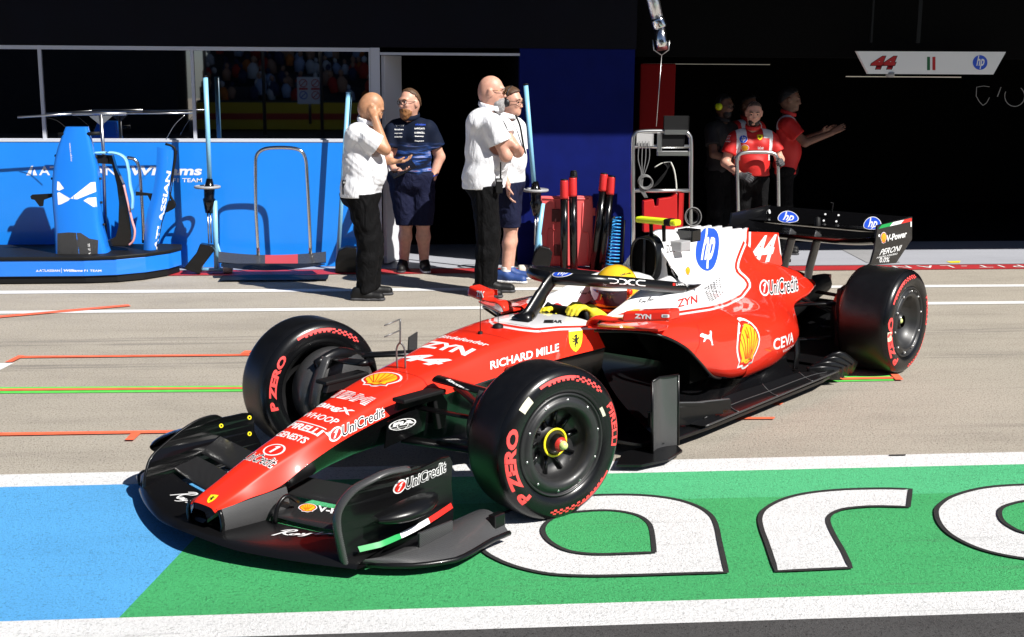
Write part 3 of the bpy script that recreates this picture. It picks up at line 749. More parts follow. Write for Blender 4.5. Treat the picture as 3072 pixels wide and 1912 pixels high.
LIVB = livery('body_livery')
body = loft(BS, 7, 5, lambda k, i: LIVB if k < 37 else GLOSSB)
freeze(body)
bw = cr3([(330, 634), (530, 604), (620, 580), (700, 538), (738, 488), (736, 468), (715, 446), (690, 425), (668, 400), (672, 350), (690, 300), (715, 240), (742, 165), (760, 40), (100, 40), (0, 300), (-60, 640)])
for sh, pts in ((hp_logo(.03), cr3([(450, 408), (580, 400), (447, 160)])), (plain('ZCG', DBLACK, .004), cr3([(281, 301), (334, 294), (279, 258)])),
                (pecten(), cr3([(390, 424), (415, 424), (390, 382)])), (plain('ZYN', DRED, .02), cr3([(345, 612), (458, 584), (345, 568)])), (unicredit(), cr3([(822, 545), (1028, 512), (812, 470)])),
                (cat(), cr3([(470, 822), (548, 826), (462, 738)])), (pecten(), cr3([(668, 945), (786, 905), (668, 712)])),
                (plain('CEVA', bold=.02, spacing=1.0), cr3([(887, 855), (1000, 806), (884, 790)])), (plain('LOGISTICS', bold=.012), cr3([(943, 864), (1008, 836), (943, 850)]))):
    st(body, sh, *pts)
dots = []
for i in range(6):
    for j in range(9):
        if (i+j) % 7: dots.append((poly2d([(i*.18, j*.11), (i*.18+.11, j*.11), (i*.18+.11, j*.11+.06), (i*.18, j*.11+.06)]), DBLACK))
st(body, dots, *cr3([(530, 580), (590, 556), (495, 498)]))
# opening shown by a dark patch on the cover, inner shade in its colour
st(body, [(poly2d([(.12, 0), (.9, 0), (1, .2), (.95, .8), (.6, 1), (.2, .98), (0, .7), (.02, .2)]), BLACKHOLE)], *cr3([(292, 452), (356, 456), (276, 326)]))
SEAM = mat('seam_dark_red', (.16, .006, .004), .5)
for line in ([(455, 705), (470, 760), (468, 820), (440, 880)], [(640, 690), (700, 705), (780, 690)]): 
    pp = cr3(line); w_ = .0035
    hits_ = [body.bvh0.ray_cast(MCAR.inverted() @ CAMP, (MCAR.inverted().to_3x3() @ ray(*p)).normalized()) for p in [tuple(q) for q in catmull(pp, 6)]]
    V_ = []
    for h_ in hits_:
        if h_[0] is not None: V_ += [h_[0]+h_[1]*.0012+Vector((w_*.5, 0, 0)), h_[0]+h_[1]*.0012-Vector((w_*.5, 0, 0))]
    body.add(V_, [[2*i, 2*i+1, 2*i+3, 2*i+2] for i in range(len(V_)//2-1)], SEAM, True)
bobj = body.build('bodywork', CAR); set_paint(bobj, bw)
# roof intake
ai = MB()
def ringat(x, ry, z0, z1, n=24, sq=.75):
    out = []
    for k in range(n):
        t = 2*math.pi*k/n; c, s_ = math.cos(t), math.sin(t)
        out.append((x, ry*math.copysign(abs(c)**sq, c), (z0+z1)/2+(z1-z0)/2*math.copysign(abs(s_)**sq, s_)))
    return out
rings = [ringat(2.02, .098, .74, 1.018), ringat(1.945, .098, .745, 1.018), ringat(1.928, .092, .752, 1.012), ringat(1.945, .082, .765, 1.0), ringat(1.962, .081, .766, .999)]
ai.add([p for r_ in rings for p in r_], [[i*24+k, i*24+(k+1) % 24, (i+1)*24+(k+1) % 24, (i+1)*24+k] for i in range(4) for k in range(24)], CARB, True)
ai.add(rings[-1], [list(range(24))], BLACKHOLE)
aio = ai.build('roof_intake', CAR)
MB().box((1.945, -.008, .72), (1.965, .008, 1.0), CARB).build('splitter', aio)
tc = MB().box((1.965, -.20, 1.092), (2.035, .09, 1.128), YEL, bev=.012); tc.box((1.962, -.165, 1.089), (2.038, -.115, 1.131), MATB, bev=.01); tco = tc.build('camera_pod', CAR)
MB().tube([(2.02, -.09, .99), (1.995, -.10, 1.096)], .012, MATB, 8).tube([(2.02, .0, 1.0), (1.995, -.01, 1.096)], .012, MATB, 8).build('bracket', tco)
# fin plate with saw teeth
fz = [(2.25, 1.0), (2.30, 1.036)]
for k in range(6): fz += [(2.43+k*.13, 1.036-k*.004-.002*k*k), (2.435+k*.13, 1.018-k*.004-.002*k*k)]
fz += [(3.17, .96), (3.16, .935), (3.59, .888), (3.665, .66), (3.5, .60), (2.6, .8)]
fin = MB().prism([(p[0], p[1]) for p in fz], .024, LIVB, Matrix.Translation((0, .012, 0)) @ Matrix.Rotation(rad(90), 4, 'X')); freeze(fin)
st(fin, plain('44', bold=.05), *cr3([(750, 366), (872, 350), (796, 206)]))
st(fin, [(poly2d([(0, 0), (1, 0), (1, 1), (0, 1)]), DWHITE)], *cr3([(925, 300), (933, 300), (912, 195)]))
fobj = fin.build('engine_fin', CAR); set_paint(fobj, bw, False)
wl = MB().box((2.12, -.150, .92), (2.225, -.06, .98), mat('grey_winglet', (.33, .33, .34), .5), bev=.006); wl.box((2.24, -.148, .965), (2.345, -.04, 1.04), GLOSSB, bev=.006); wl.build('winglet', CAR)
# ---- cockpit: headrest, rim, steering wheel
ck = MB()
HR = [[(1.2, .245, .66), (1.2, .262, .685), (1.2, .285, .672)], [(1.4, .20, .69), (1.4, .245, .735), (1.4, .29, .70)], [(1.6, .165, .74), (1.6, .23, .79), (1.6, .295, .735)], [(1.78, .155, .77), (1.78, .22, .815), (1.78, .29, .75)], [(1.93, .13, .78), (1.93, .2, .82), (1.93, .27, .755)]]
hr = loft([[(x, y*.9, z-.12) for x, y, z in s_[:1]]+s_+[(x, y+.02, z-.08) for x, y, z in s_[2:]] for s_ in HR], 5, 4, lambda k, i: WHITE)
h2 = loft([[(x, y*.9, z-.12) for x, y, z in s_[:1]]+s_+[(x, y+.02, z-.08) for x, y, z in s_[2:]] for s_ in HR], 5, 4, lambda k, i: WHITE, False)
# the two rails only: drop the faces that bridge the middle
nf = hr.nfull; keep = [i for i, q in enumerate(hr.f) if all(abs(hr.v[j].y) > .05 for j in q) and max(hr.v[j].y for j in q)*min(hr.v[j].y for j in q) > 0]
hr.f = [hr.f[i] for i in keep]; hr.m = [hr.m[i] for i in keep]; hr.sm = [hr.sm[i] for i in keep]
freeze(hr)
st(hr, signature(DBLACK, .06), *cr5([(1085, 410), (1195, 402), (1085, 372)]), cell=.05); st(hr, signature(DBLACK, .06), *cr5([(1622, 492), (1738, 470), (1622, 452)]), cell=.05)
hr.build('headrest', CAR)
ck.box((1.05, -.235, .3), (1.95, .235, .32), BLACKHOLE); ck.box((1.93, -.20, .3), (1.95, .20, .72), MATB); ck.lathe([(.17, 0), (.165, .03), (.12, .065), (.05, .08), (0, .082)], WHITE, 24, Matrix.Translation((1.83, 0, .735)) @ Matrix.Diagonal((.6, 1, 1, 1)))
for s_ in (-1, 1): ck.box((1.05, s_*.245-.006, .3), (1.93, s_*.245+.006, .655), BLACKHOLE)
ck.box((1.098, -.25, .3), (1.108, .25, .655), BLACKHOLE)
ck.build('cockpit_tub', CAR)
sw = MB().box((1.17, -.13, .585), (1.20, .13, .70), MATB, bev=.012)
for s_ in (-1, 1): sw.tube(bez([(1.185, s_*.12, .70), (1.18, s_*.145, .66), (1.18, s_*.14, .60), (1.185, s_*.11, .575)], 4), .016, MATB, 8)
sw.build('steering_wheel', CAR)
# ---- halo
HL = MB()
for s_ in (-1, 1):
    HL.tube(bez([(1.055, 0, .872), (1.06, s_*.07, .876), (1.09, s_*.15, .876), (1.14, s_*.215, .873), (1.22, s_*.262, .862), (1.36, s_*.29, .842), (1.55, s_*.305, .808), (1.78, s_*.312, .768), (1.90, s_*.31, .746)], 5), [.029]*40+[.026], CARB, 16, flat=(1.0, 1.15, (0, 0, 1)))
    HL.tube(bez([(1.90, s_*.31, .746), (2.0, s_*.305, .738), (2.14, s_*.28, .735)], 3), [.027, .025, .022, .019, .014, .01, .004], CARB, 12)
HL.tube(bez([(.80, 0, .655), (.867, 0, .706), (.925, 0, .758), (1.0, 0, .828), (1.06, 0, .868), (1.11, 0, .876)], 5), [.056]*3+[.050]*10+[.044]*13, CARB, 14, flat=(.48, 1.0, (1, 0, 0)))
HL.tube([(.78, 0, .668), (.86, 0, .70)], [.075, .05], CARB, 14, flat=(.8, .6, (0, 0, 1)))
freeze(HL)
st(HL, [(poly2d(circ(.5, .5, .54, .54)), DWHITE), (poly2d(circ(.5, .5, .48, .46)), DBLUE), (fit(text2d('hp', .02, .35), (.24, .1, .8, .9)), DWHITE)], *cr5([(850, 262), (1020, 240), (850, 200)]))
for ch, a, b in (('D', 1348, 1440), ('X', 1450, 1590), ('C', 1600, 1688)):
    if ch == 'D': sh = [(stroke2d([(0, .95), (.6, .95), (.95, .75), (.95, .3), (.6, .05), (.15, .05)], .16), DWHITE)]
    elif ch == 'X': sh = [(stroke2d([(0, .98), (.3, .95), (.7, .05), (1, .02)], .17), DWHITE), (stroke2d([(0, .02), (.3, .05), (.7, .95), (1, .98)], .17), DWHITE)]
    else: sh = [(stroke2d([(1, .95), (.35, .95), (.05, .7), (.05, .3), (.35, .05), (1, .05)], .17), DWHITE)]
    st(HL, sh, *cr5([(a, 303+(a-1348)*.08), (b, 303+(b-1348)*.08), (a, 258+(a-1348)*.06)]))
st(HL, plain('L.HAMILTON', bold=.02), *cr5([(1968, 326), (2085, 326), (1968, 306)])); st(HL, [(poly2d([(0, 0), (1, 0), (1, 1), (0, 1)]), DRED)], *cr5([(1938, 326), (1960, 326), (1938, 304)]))
HL.build('halo', CAR)
# ---- mirrors
for s_ in (-1, 1):
    mm = MB()
    pr = [(1.0, .50, .70), (1.015, .50, .757), (1.07, .755, .79), (1.055, .765, .735)] if s_ < 0 else [(1.0, .455, .69), (1.012, .455, .748), (1.05, .61, .765), (1.04, .615, .705)]
    bm = bmesh.new(); V = [bm.verts.new((x+dx, y*s_, z)) for dx in (0, .10) for x, y, z in pr]
    for q in ((0, 1, 2, 3), (7, 6, 5, 4), (0, 4, 5, 1), (1, 5, 6, 2), (2, 6, 7, 3), (3, 7, 4, 0)): bm.faces.new([V[i] for i in q])
    bmesh.ops.recalc_face_normals(bm, faces=bm.faces[:]); bmesh.ops.bevel(bm, geom=bm.edges[:], offset=.014, segments=3, affect='EDGES', profile=.5)
    mm.bm(bm, RED, smooth=False)
    mm.box((1.141, s_*(.63 if s_ < 0 else .535)-.07, .712), (1.144, s_*(.63 if s_ < 0 else .535)+.07, .745), CHROME)
    freeze(mm)
    if s_ < 0:
        st(mm, plain('ZYN', bold=.04), *cr5([(1592, 624), (1742, 632), (1594, 582)]))
        st(mm, [(poly2d([(.05, 0), (.95, 0), (1, .2), (1, .8), (.95, 1), (.05, 1), (0, .8), (0, .2)]), DWHITE), (poly2d([(.2, .2), (.8, .2), (.8, .8), (.2, .8)]), mat('lamp_grey', (.3, .3, .3), .5))], *cr5([(1838, 616), (1908, 618), (1838, 588)]))
    else:
        st(mm, plain('ZYN', bold=.04), *cr5([(150, 430), (215, 436), (152, 372)]))
    mo = mm.build('wing_mirror', CAR)
    MB().tube(bez([(1.06, s_*.52, .712), (1.05, s_*.42, .70), (1.03, s_*.32, .70), (1.03, s_*.29, .66)], 5), .02, RED, 10, flat=(2.4, .55, (0, 0, 1))).build('stalk', mo)
    vn = MB().prism([(.98, .30), (1.16, .63), (1.24, .635), (1.3, .60), (1.28, .30)], .012, RED, Matrix.Diagonal((1, s_, 1, 1)) @ Matrix.Translation((0, 0, .645)) , .003)
    vn.build('mirror_vane', CAR)
# ---- sidepod inlets, undercut, floor
for s_ in (-1, 1):
    il = MB()
    il.prism([(1.2, .645), (1.3, .60), (1.62, .30), (1.9, .26), (1.9, .58), (1.6, .64)], .02, CARB, Matrix.Translation((0, s_*.36+.01, 0)) @ Matrix.Rotation(rad(90), 4, 'X'))
    il.box((1.60, min(s_*.34, s_*.56), .27), (1.9, max(s_*.34, s_*.56), .60), BLACKHOLE)
    il.tube(bez([(1.0, s_*.33, .632), (1.12, s_*.5, .633), (1.2, s_*.625, .615), (1.36, s_*.668, .535), (1.5, s_*.668, .44), (1.68, s_*.655, .315), (1.85, s_*.61, .265), (1.95, s_*.5, .24)], 5), .008, CARB, 10)
    il.build('sidepod_inlet', CAR)
    uc = MB()
    def ufn(u, v, s_=s_):
        x = 1.1+u*1.75; w = .30+.30*math.sin(min(1, u*1.15)*math.pi*.5)*(1-.35*u); y = w+(.72-w-.12*u)*v**2.2; z = .50-.28*min(1, u*1.6)+.0; z = z*(1-v)+.065*v+(.05*(1-v)*v)
        return (x, s_*y, z)
    uc.grid(ufn, 24, 10, GLOSSB); uc.build('undercut_panel', CAR)
fl = MB()
FE = [(.92, .30), (.98, .66), (1.2, .74), (1.5, .755), (2.2, .745), (2.9, .735), (3.15, .70), (3.35, .60), (3.9, .52), (4.2, .5)]
fl.prism([(x, -y) for x, y in FE]+[(x, y) for x, y in FE[::-1]], .022, CARB, Matrix.Translation((0, 0, .06)), .004)
for s_ in (-1, 1):
    def ew(u, v, s_=s_): x = 1.42+1.68*u; return (x, s_*(.655+.125*v-.035*u*v), .085+.085*math.sin(math.pi*min(1, u*1.05+.02))**.7*(1-v)**1.5+.018*v+.012*math.sin(9*u)*(1-v))
    fl.grid(ew, 40, 8, CARB)
    fl.tube([ew(t/30, 1) for t in range(31)], .006, CWEAVE, 8)
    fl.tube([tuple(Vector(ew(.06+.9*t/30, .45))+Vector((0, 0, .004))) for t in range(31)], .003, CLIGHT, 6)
    for q in (.22, .5, .78): fl.tube([tuple(Vector(ew(q, v_/6))+Vector((0, 0, .003))) for v_ in range(7)], .004, CWEAVE, 6)
freeze(fl); fo = fl.build('floor', CAR)
for s_ in (-1, 1):
    bb = MB()
    def bfn(u, v, s_=s_):
        z = .045+.385*v; x = .955+.215*u+.02*(1-v); y = .735-.035*math.sin(u*math.pi)+.02*u-.10*(1-v)**3*0
        return (x, s_*y, z)
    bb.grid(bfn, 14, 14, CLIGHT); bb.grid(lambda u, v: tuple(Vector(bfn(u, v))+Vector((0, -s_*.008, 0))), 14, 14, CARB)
    bb.tube([bfn(0, 0), bfn(0, 1)], .007, CARB, 8); bb.tube([bfn(0, 1), bfn(.5, 1), bfn(1, 1)], .006, CARB, 8); bb.tube([bfn(1, 1), bfn(1, 0)], .006, CARB, 8)
    bb.prism([(.70, .70), (.78, .80), (.95, .85), (1.13, .82), (1.19, .75), (1.16, .66), (.9, .60)], .014, CARB, Matrix.Diagonal((1, s_, 1, 1)) @ Matrix.Translation((0, 0, .03)), .003)
    bb.build('barge_board', CAR)
    for k in range(4):
        fn_ = MB(); x0 = 1.13+k*.085; L_ = .42-.03*k
        def ff(u, v, k=k, s_=s_): return (x0+u*L_, s_*(.70+.04*k*.4-.10*(1-u)), .075+.02*k+v*(.085-.01*k)+.05*(1-u)*(1 if k < 3 else .4))
        fn_.grid(ff, 10, 3, CWEAVE); fn_.grid(lambda u, v: tuple(Vector(ff(u, v))+Vector((.004, s_*.012, 0))), 10, 3, CARB)
        fn_.tube([ff(t/6, 1) for t in range(7)], .007, CLIGHT, 8)
        freeze(fn_)
        if k == 3 and s_ < 0: st(fn_, plain('ambipar', bold=.02, shear=.2), *cr3([(352, 1350), (458, 1268), (352, 1318)]))
        fn_.build('floor_fence', CAR)
    rl = MB()
    for k in range(4): rl.tube(bez([(2.95+k*.07, s_*.60, .09), (3.02+k*.07, s_*.68, .10+.02*k), (3.15+k*.07, s_*.735, .075)], 4), .03, CARB, 8, flat=(.25, 1.5, (0, 0, 1)))
    rl.tube(bez([(2.98, s_*.50, .10), (3.0, s_*.50, .2), (3.02, s_*.48, .30)], 4), .035, CARB, 8, flat=(.3, 1, (1, 0, 0)))
    rl.build('floor_edge_fins', CAR)
# ---- front wing
FW = empty('front_wing', (0, 0, 0)); FW.parent = CAR
def fwing(c, n, le, te, thick, ymax=.735, seg=24, y0=0):
    """a wing element: le / te give (x,z) at |y|"""
    def fn(u, v):
        y = (2*u-1)*ymax; a = abs(y); lx, lz = le(a); tx, tz = te(a)
        t = (1-math.cos(2*math.pi*v))/2; up = 1 if v < .5 else -1
        th = thick*(math.sqrt(max(t, 0))*(1-t)*2.2)*(1 if up > 0 else -.25)
        return (lx+(tx-lx)*t, y, lz+(tz-lz)*t+.02*math.sin(math.pi*t)*(-.6)+th)
    return MB().grid(fn, seg*2+1, 25, c)
leM = lambda a: (-1.372+.445*a**1.75*.9+.03*a, .085-.02*(a/.73)**2+.01*math.cos(min(1, a/.3)*math.pi))
teM = lambda a: (-1.085+.24*a**1.6, .106)
e1l = lambda a: (-1.065+.22*a**1.6, .120); e1t = lambda a: (-.925+.18*a, .142+.01*a)
e2l = lambda a: (-.905+.18*a, .153+.01*a); e2t = lambda a: (-.76+.15*a, .195+.03*a)
wg = fwing(CARB, 'main', leM, teM, .028); freeze(wg)
st(wg, signature(DWHITE, .05), *cr6([(835, 1262), (1165, 1262), (870, 1228)]), cell=.05); st(wg, signature(DWHITE, .05), *cr6([(275, 1048), (392, 1110), (400, 990)]), cell=.05)
wg.build('main_plane', FW)
g1 = fwing(FLAPM, 'flap', e1l, e1t, .02, .725); freeze(g1); st(g1, pecten(), *cr6([(975, 1128), (1060, 1130), (980, 1092)]))
st(g1, plain('V-Power', bold=.03, shear=.15), *cr6([(1075, 1130), (1330, 1126), (1078, 1098)])); g1.build('flap', FW)
g2 = fwing(FLAPM, 'flap', e2l, e2t, .02, .72); freeze(g2); st(g2, hp_logo(), *cr6([(1330, 1020), (1450, 1010), (1330, 930)])); g2.build('flap', FW)
for s_ in (-1, 1):
    ep = MB()
    OUT = [(-1.125, .06), (-1.135, .12), (-1.15, .23), (-1.14, .30), (-1.09, .365), (-1.02, .40), (-.95, .415), (-.84, .405), (-.77, .40), (-.75, .385), (-.55, .38), (-.54, .26), (-.53, .10), (-.6, .06)]
    if s_ > 0: OUT = [(-1.115, .06), (-1.11, .10), (-1.095, .14), (-1.04, .207), (-.9, .27), (-.773, .316), (-.673, .323), (-.629, .304), (-.45, .291), (-.44, .197), (-.40, .10), (-.5, .06)]
    def epy(x, s_=s_): return (.715 if s_ < 0 else .735)+(.035 if s_ < 0 else .01)*math.sin(max(0, min(1, (x+1.15)/.6))*math.pi)-.05*max(0, (-1.0-x))/.15
    dense = [tuple(q) for q in catmull(OUT+[OUT[0]], 3)][:-1]
    bm = bmesh.new(); tri = geometry.tessellate_polygon([[Vector((p[0], p[1], 0)) for p in dense]])
    va = [bm.verts.new((p[0], s_*epy(p[0]), p[1])) for p in dense]; vb = [bm.verts.new((p[0], s_*(epy(p[0])-.012), p[1])) for p in dense]
    for t in tri:
        bm.faces.new([va[i] for i in t]); bm.faces.new([vb[i] for i in t[::-1]])
    for i in range(len(dense)):
        j = (i+1) % len(dense); bm.faces.new([va[i], va[j], vb[j], vb[i]])
    bmesh.ops.recalc_face_normals(bm, faces=bm.faces[:]); ep.bm(bm, GLOSSB if s_ > 0 else CARB)
    ep.tube(bez([(p[0], s_*epy(p[0]), p[1]) for p in OUT[:8]], 5), .022 if s_ < 0 else .007, CLIGHT if s_ < 0 else CARB, 10, flat=(.55, 1, (0, 1, 0)))
    freeze(ep)
    if s_ < 0:
        st(ep, unicredit(), *t1([(912, 1105), (1245, 985), (915, 1045)]))
    else:
        for q in ((557, 672), (708, 628), (708, 715), (560, 762)):
            st(ep, [(poly2d(circ(.5, .5, .5)), DSHY), (poly2d(circ(.5, .5, .22)), DBLACK)], *cr6([(q[0]-11, q[1]+11), (q[0]+11, q[1]+11), (q[0]-11, q[1]-12)]))
    ep.build('endplate', FW)
    # footplate: curved shelf outside the endplate with a raised edge and a flag stripe
    fp = MB()
    def ffn(u, v, s_=s_):
        x = -1.13+.02*u+u*.70; yi = epy(x); yo = yi+.025+.19*min(1, u*(2.2 if s_ < 0 else 6)+(.05 if s_ < 0 else .35))**.6
        return (x+.10*v*(1-u)*.8, s_*(yi+(yo-yi)*v), .065+.035*math.sin(math.pi*v)*(.5+u)+.03*u*(1-v)-.012*v)
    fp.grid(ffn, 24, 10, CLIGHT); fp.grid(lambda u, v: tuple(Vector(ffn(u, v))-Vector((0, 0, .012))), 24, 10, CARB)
    fp.tube([ffn(t/12, 1) for t in range(13)], .012, CARB, 8)
    fp.box((-.47, min(s_*.86, s_*.90), .05), (-.40, max(s_*.86, s_*.90), .135), CARB, bev=.006)
    fp.build('footplate', FW)
    cn = MB()
    def cfn(u, v, s_=s_):
        x = -1.02+u*.42; r_ = .055*math.sin(math.pi*min(1, u*1.1+.06))**.6*(1 if u < .95 else .6); q = math.pi*v
        return (x, s_*(epy(x)+.005+1.7*r_*math.sin(q)), .235+.75*r_*math.cos(q)+.02*u)
    cn.grid(cfn, 16, 9, CARB if s_ < 0 else GLOSSB); cn.build('dive_plane', FW)
    if s_ < 0:
        fs = MB()
        for a, b, m_ in ((0, .35, DGREEN), (.352, .68, DWHITE), (.682, 1, DRED)):
            def sfn(u, v, a=a, b=b): 
                t = a+(b-a)*u; x = -1.08+.53*t; return (x, -(epy(x)+.006+.012*(1-v)), .112+.045*t+.02*v)
            fs.grid(sfn, 8, 2, m_)
        fs.box((-.86, -.835, .09), (-.66, -.822, .155), CWEAVE, bev=.003)
        fs.build('flag_stripe', FW)
    py = MB()
    def pfn(u, v, s_=s_):
        x = -1.285+u*.32; y = .098+.045*u; z0 = .075; z1 = .198+.03*u
        return (x, s_*(y+.018*math.sin(math.pi*v)), z0+(z1-z0)*v)
    py.grid(pfn, 10, 8, CLIGHT); py.grid(lambda u, v: tuple(Vector(pfn(u, v))-Vector((0, s_*.02, 0))), 10, 8, CARB); py.tube([pfn(0, t/6) for t in range(7)], .01, CARB, 8)
    py.build('pylon', FW)
    ad = MB().tube(bez([(-1.08, s_*.2, .11), (-1.06, s_*.2, .18), (-1.01, s_*.2, .21), (-.95, s_*.2, .17)], 4), .010, CARB if s_ < 0 else STEEL, 8); ad.build('flap_adjuster', FW)
# ---- wheels
def wheel(cx, cy, w, side, steer=0, front=True):
    """side -1: the outer face looks to -y"""
    M = Matrix.Translation((cx, cy, R)) @ Matrix.Rotation(steer, 4, 'Z') @ (Matrix.Rotation(rad(90), 4, 'X') if side < 0 else Matrix.Rotation(rad(-90), 4, 'X') )
    # wheel frame: z points outward; +x rearward
    ty = MB(); h = w/2
    prof = [(.236, h-.016), (.245, h-.006), (.27, h), (.30, h+.001), (.322, h-.006), (.338, h-.019), (.3475, h-.036), (.3515, h-.06), (R, h-.09), (R+.0005, 0)]
    prof = prof+[(r_, -z) for r_, z in prof[-2::-1]]
    ty.lathe(prof, [WALL]*6+[RUB]*(len(prof)-13)+[WALL]*6, 96); freeze(ty)
    def arc(vf, a0, a1, r0, r1, m, face=1, cell=3.0):
        """unit square -> ring sector on the sidewall, running clockwise as seen from outside"""
        span = (a0-a1); vv, ff = cut(vf, max(.01, cell/span), .34); P = []
        for s_, t in vv:
            q = rad(a0+(a1-a0)*s_); r_ = r0+(r1-r0)*t
            zz = np.interp(r_, [p[0] for p in prof[:9]], [p[1] for p in prof[:9]])+.0012
            x = r_*math.cos(q); y = r_*math.sin(q)
            if side > 0: y = -y
            P.append((x, y, zz) if face > 0 else (x, y, -zz))
        ty.add(P, ff, m, True)
    sq = poly2d([(0, 0), (1, 0), (1, 1), (0, 1)])
    sets = ((228, 30, 116, 252, 328),) if front else ((238, 28, 150, 270, 345),)
    for pz, pi_, ba, c0, c1 in sets:
        for fc in ((1,) if side < 0 else (-1,)):
            if fc < 0: pz, ba = 196, 118
            arc(fit(text2d('P ZERO', .05, .12), (0, 0, 1, 1)), pz, pz-(72 if fc > 0 else 58), .268 if fc > 0 else .276, .326 if fc > 0 else .316, TRED, fc)
            if fc > 0: arc(fit(text2d('PIRELLI', .03), (0, 0, 1, 1)), pi_, pi_-40, .285, .318, TRED, fc); arc(poly2d([(0, 0), (1, 0), (1, .3), (0, .3)]), pi_-1, pi_-40, .32, .336, TRED, fc)
            for A in (ba, c1):
                arc(sq, A, A-38, .306, .318, TRED, fc)
                for k in range(6): arc(sq, A-8-5*k, A-11-5*k, .297, .3065, TRED, fc)
                for k in range(10):
                    for j in range(3):
                        if (k+j) % 2 == 0: arc(sq, A-38.5-3.3*k, A-41.8-3.3*k, .318-.0085*(j+1), .318-.0085*j, TRED, fc)
    if front and side < 0:
        arc(sq, 141, 128, .285, .322, mat('label_cream', (.75, .72, .55), .7)); arc(sq, 33, 22, .25, .265, mat('label_cream', (.75, .72, .55), .7))
    if not front and side < 0: arc(sq, 196, 184, .285, .325, mat('label_cream', (.75, .72, .55), .7))
    ty.mats = ty.mats
    wo = ty.build('wheel', CAR); wo.matrix_local = M
    rm = MB()
    RIMB = mat('rim_satin_black', (.016, .016, .017), .42, coat=.2, bump=.03, bscale=60)
    rp = [(.237, h-.014), (.232, h-.004), (.226, h-.012), (.222, h-.024), (.212, h-.006), (.195, h+.003), (.178, h-.002), (.166, h-.016), (.158, h-.045), (.152, h-.10), (.06, h-.115), (.055, h-.06), (.045, h-.045)] if front else \
         [(.237, h-.014), (.232, h-.004), (.226, h-.012), (.220, h-.035), (.205, h-.012), (.185, h-.002), (.168, h-.02), (.155, h-.05), (.11, h-.09), (.06, h-.105), (.055, h-.06), (.04, h-.045)]
    rm.lathe(rp, RIMB, 64)
    rm.lathe([(.237, -h+.014), (.20, -h+.05), (.18, -h+.12), (.0, -h+.14)], RIMB, 48)
    for k in range(10 if front else 0):
        q = 2*math.pi*k/10; rm.tube([(.07*math.cos(q), .07*math.sin(q), h-.10), (.152*math.cos(q+.12), .152*math.sin(q+.12), h-.088)], [.012, .009], GLOSSB, 6, flat=(1, .5, (0, 0, 1)))
    for k in range(10):
        q = 2*math.pi*k/10+.2; rm.lathe([(.0065, h-.022), (.0065, h-.008), (0, h-.007)], STEEL, 8, Matrix.Translation((.207*math.cos(q), .207*math.sin(q), .006)))
    rmo = rm.build('rim', wo)
    nt_ = MB(); H0 = h
    if not front: h = h-.075
    else: h = h-.012
    if front: nt_.lathe([(.067, h-.05), (.067, h-.046), (.057, h-.046), (.057, h-.05)], YEL if False else DSHY, 36)
    nt_.lathe([(.05, h-.06), (.046, h-.03), (.036, h-.015), (.034, h-.01)], mat('nut_dark_metal', (.12, .1, .09), .3, metal=1), 24)
    nt_.lathe([(.034, h-.01), (.026, h+.004), (.022, h+.006)], mat('nut_red', (.5, .03, .02), .35), 24); nt_.lathe([(.021, h+.006), (.020, h+.012), (.016, h+.022), (.009, h+.027), (0, h+.029)], mat('nut_lime', (.62, .70, .25), .35), 20)
    nt_.build('wheel_nut', wo)
    return wo
yF = HW-.14
wheel(0, -yF, .28, -1, STEER, True); wheel(0, yF, .28, 1, STEER, True); wheel(WB, -(HW-.1875), .375, -1, 0, False); wheel(WB, HW-.1875, .375, 1, 0, False)
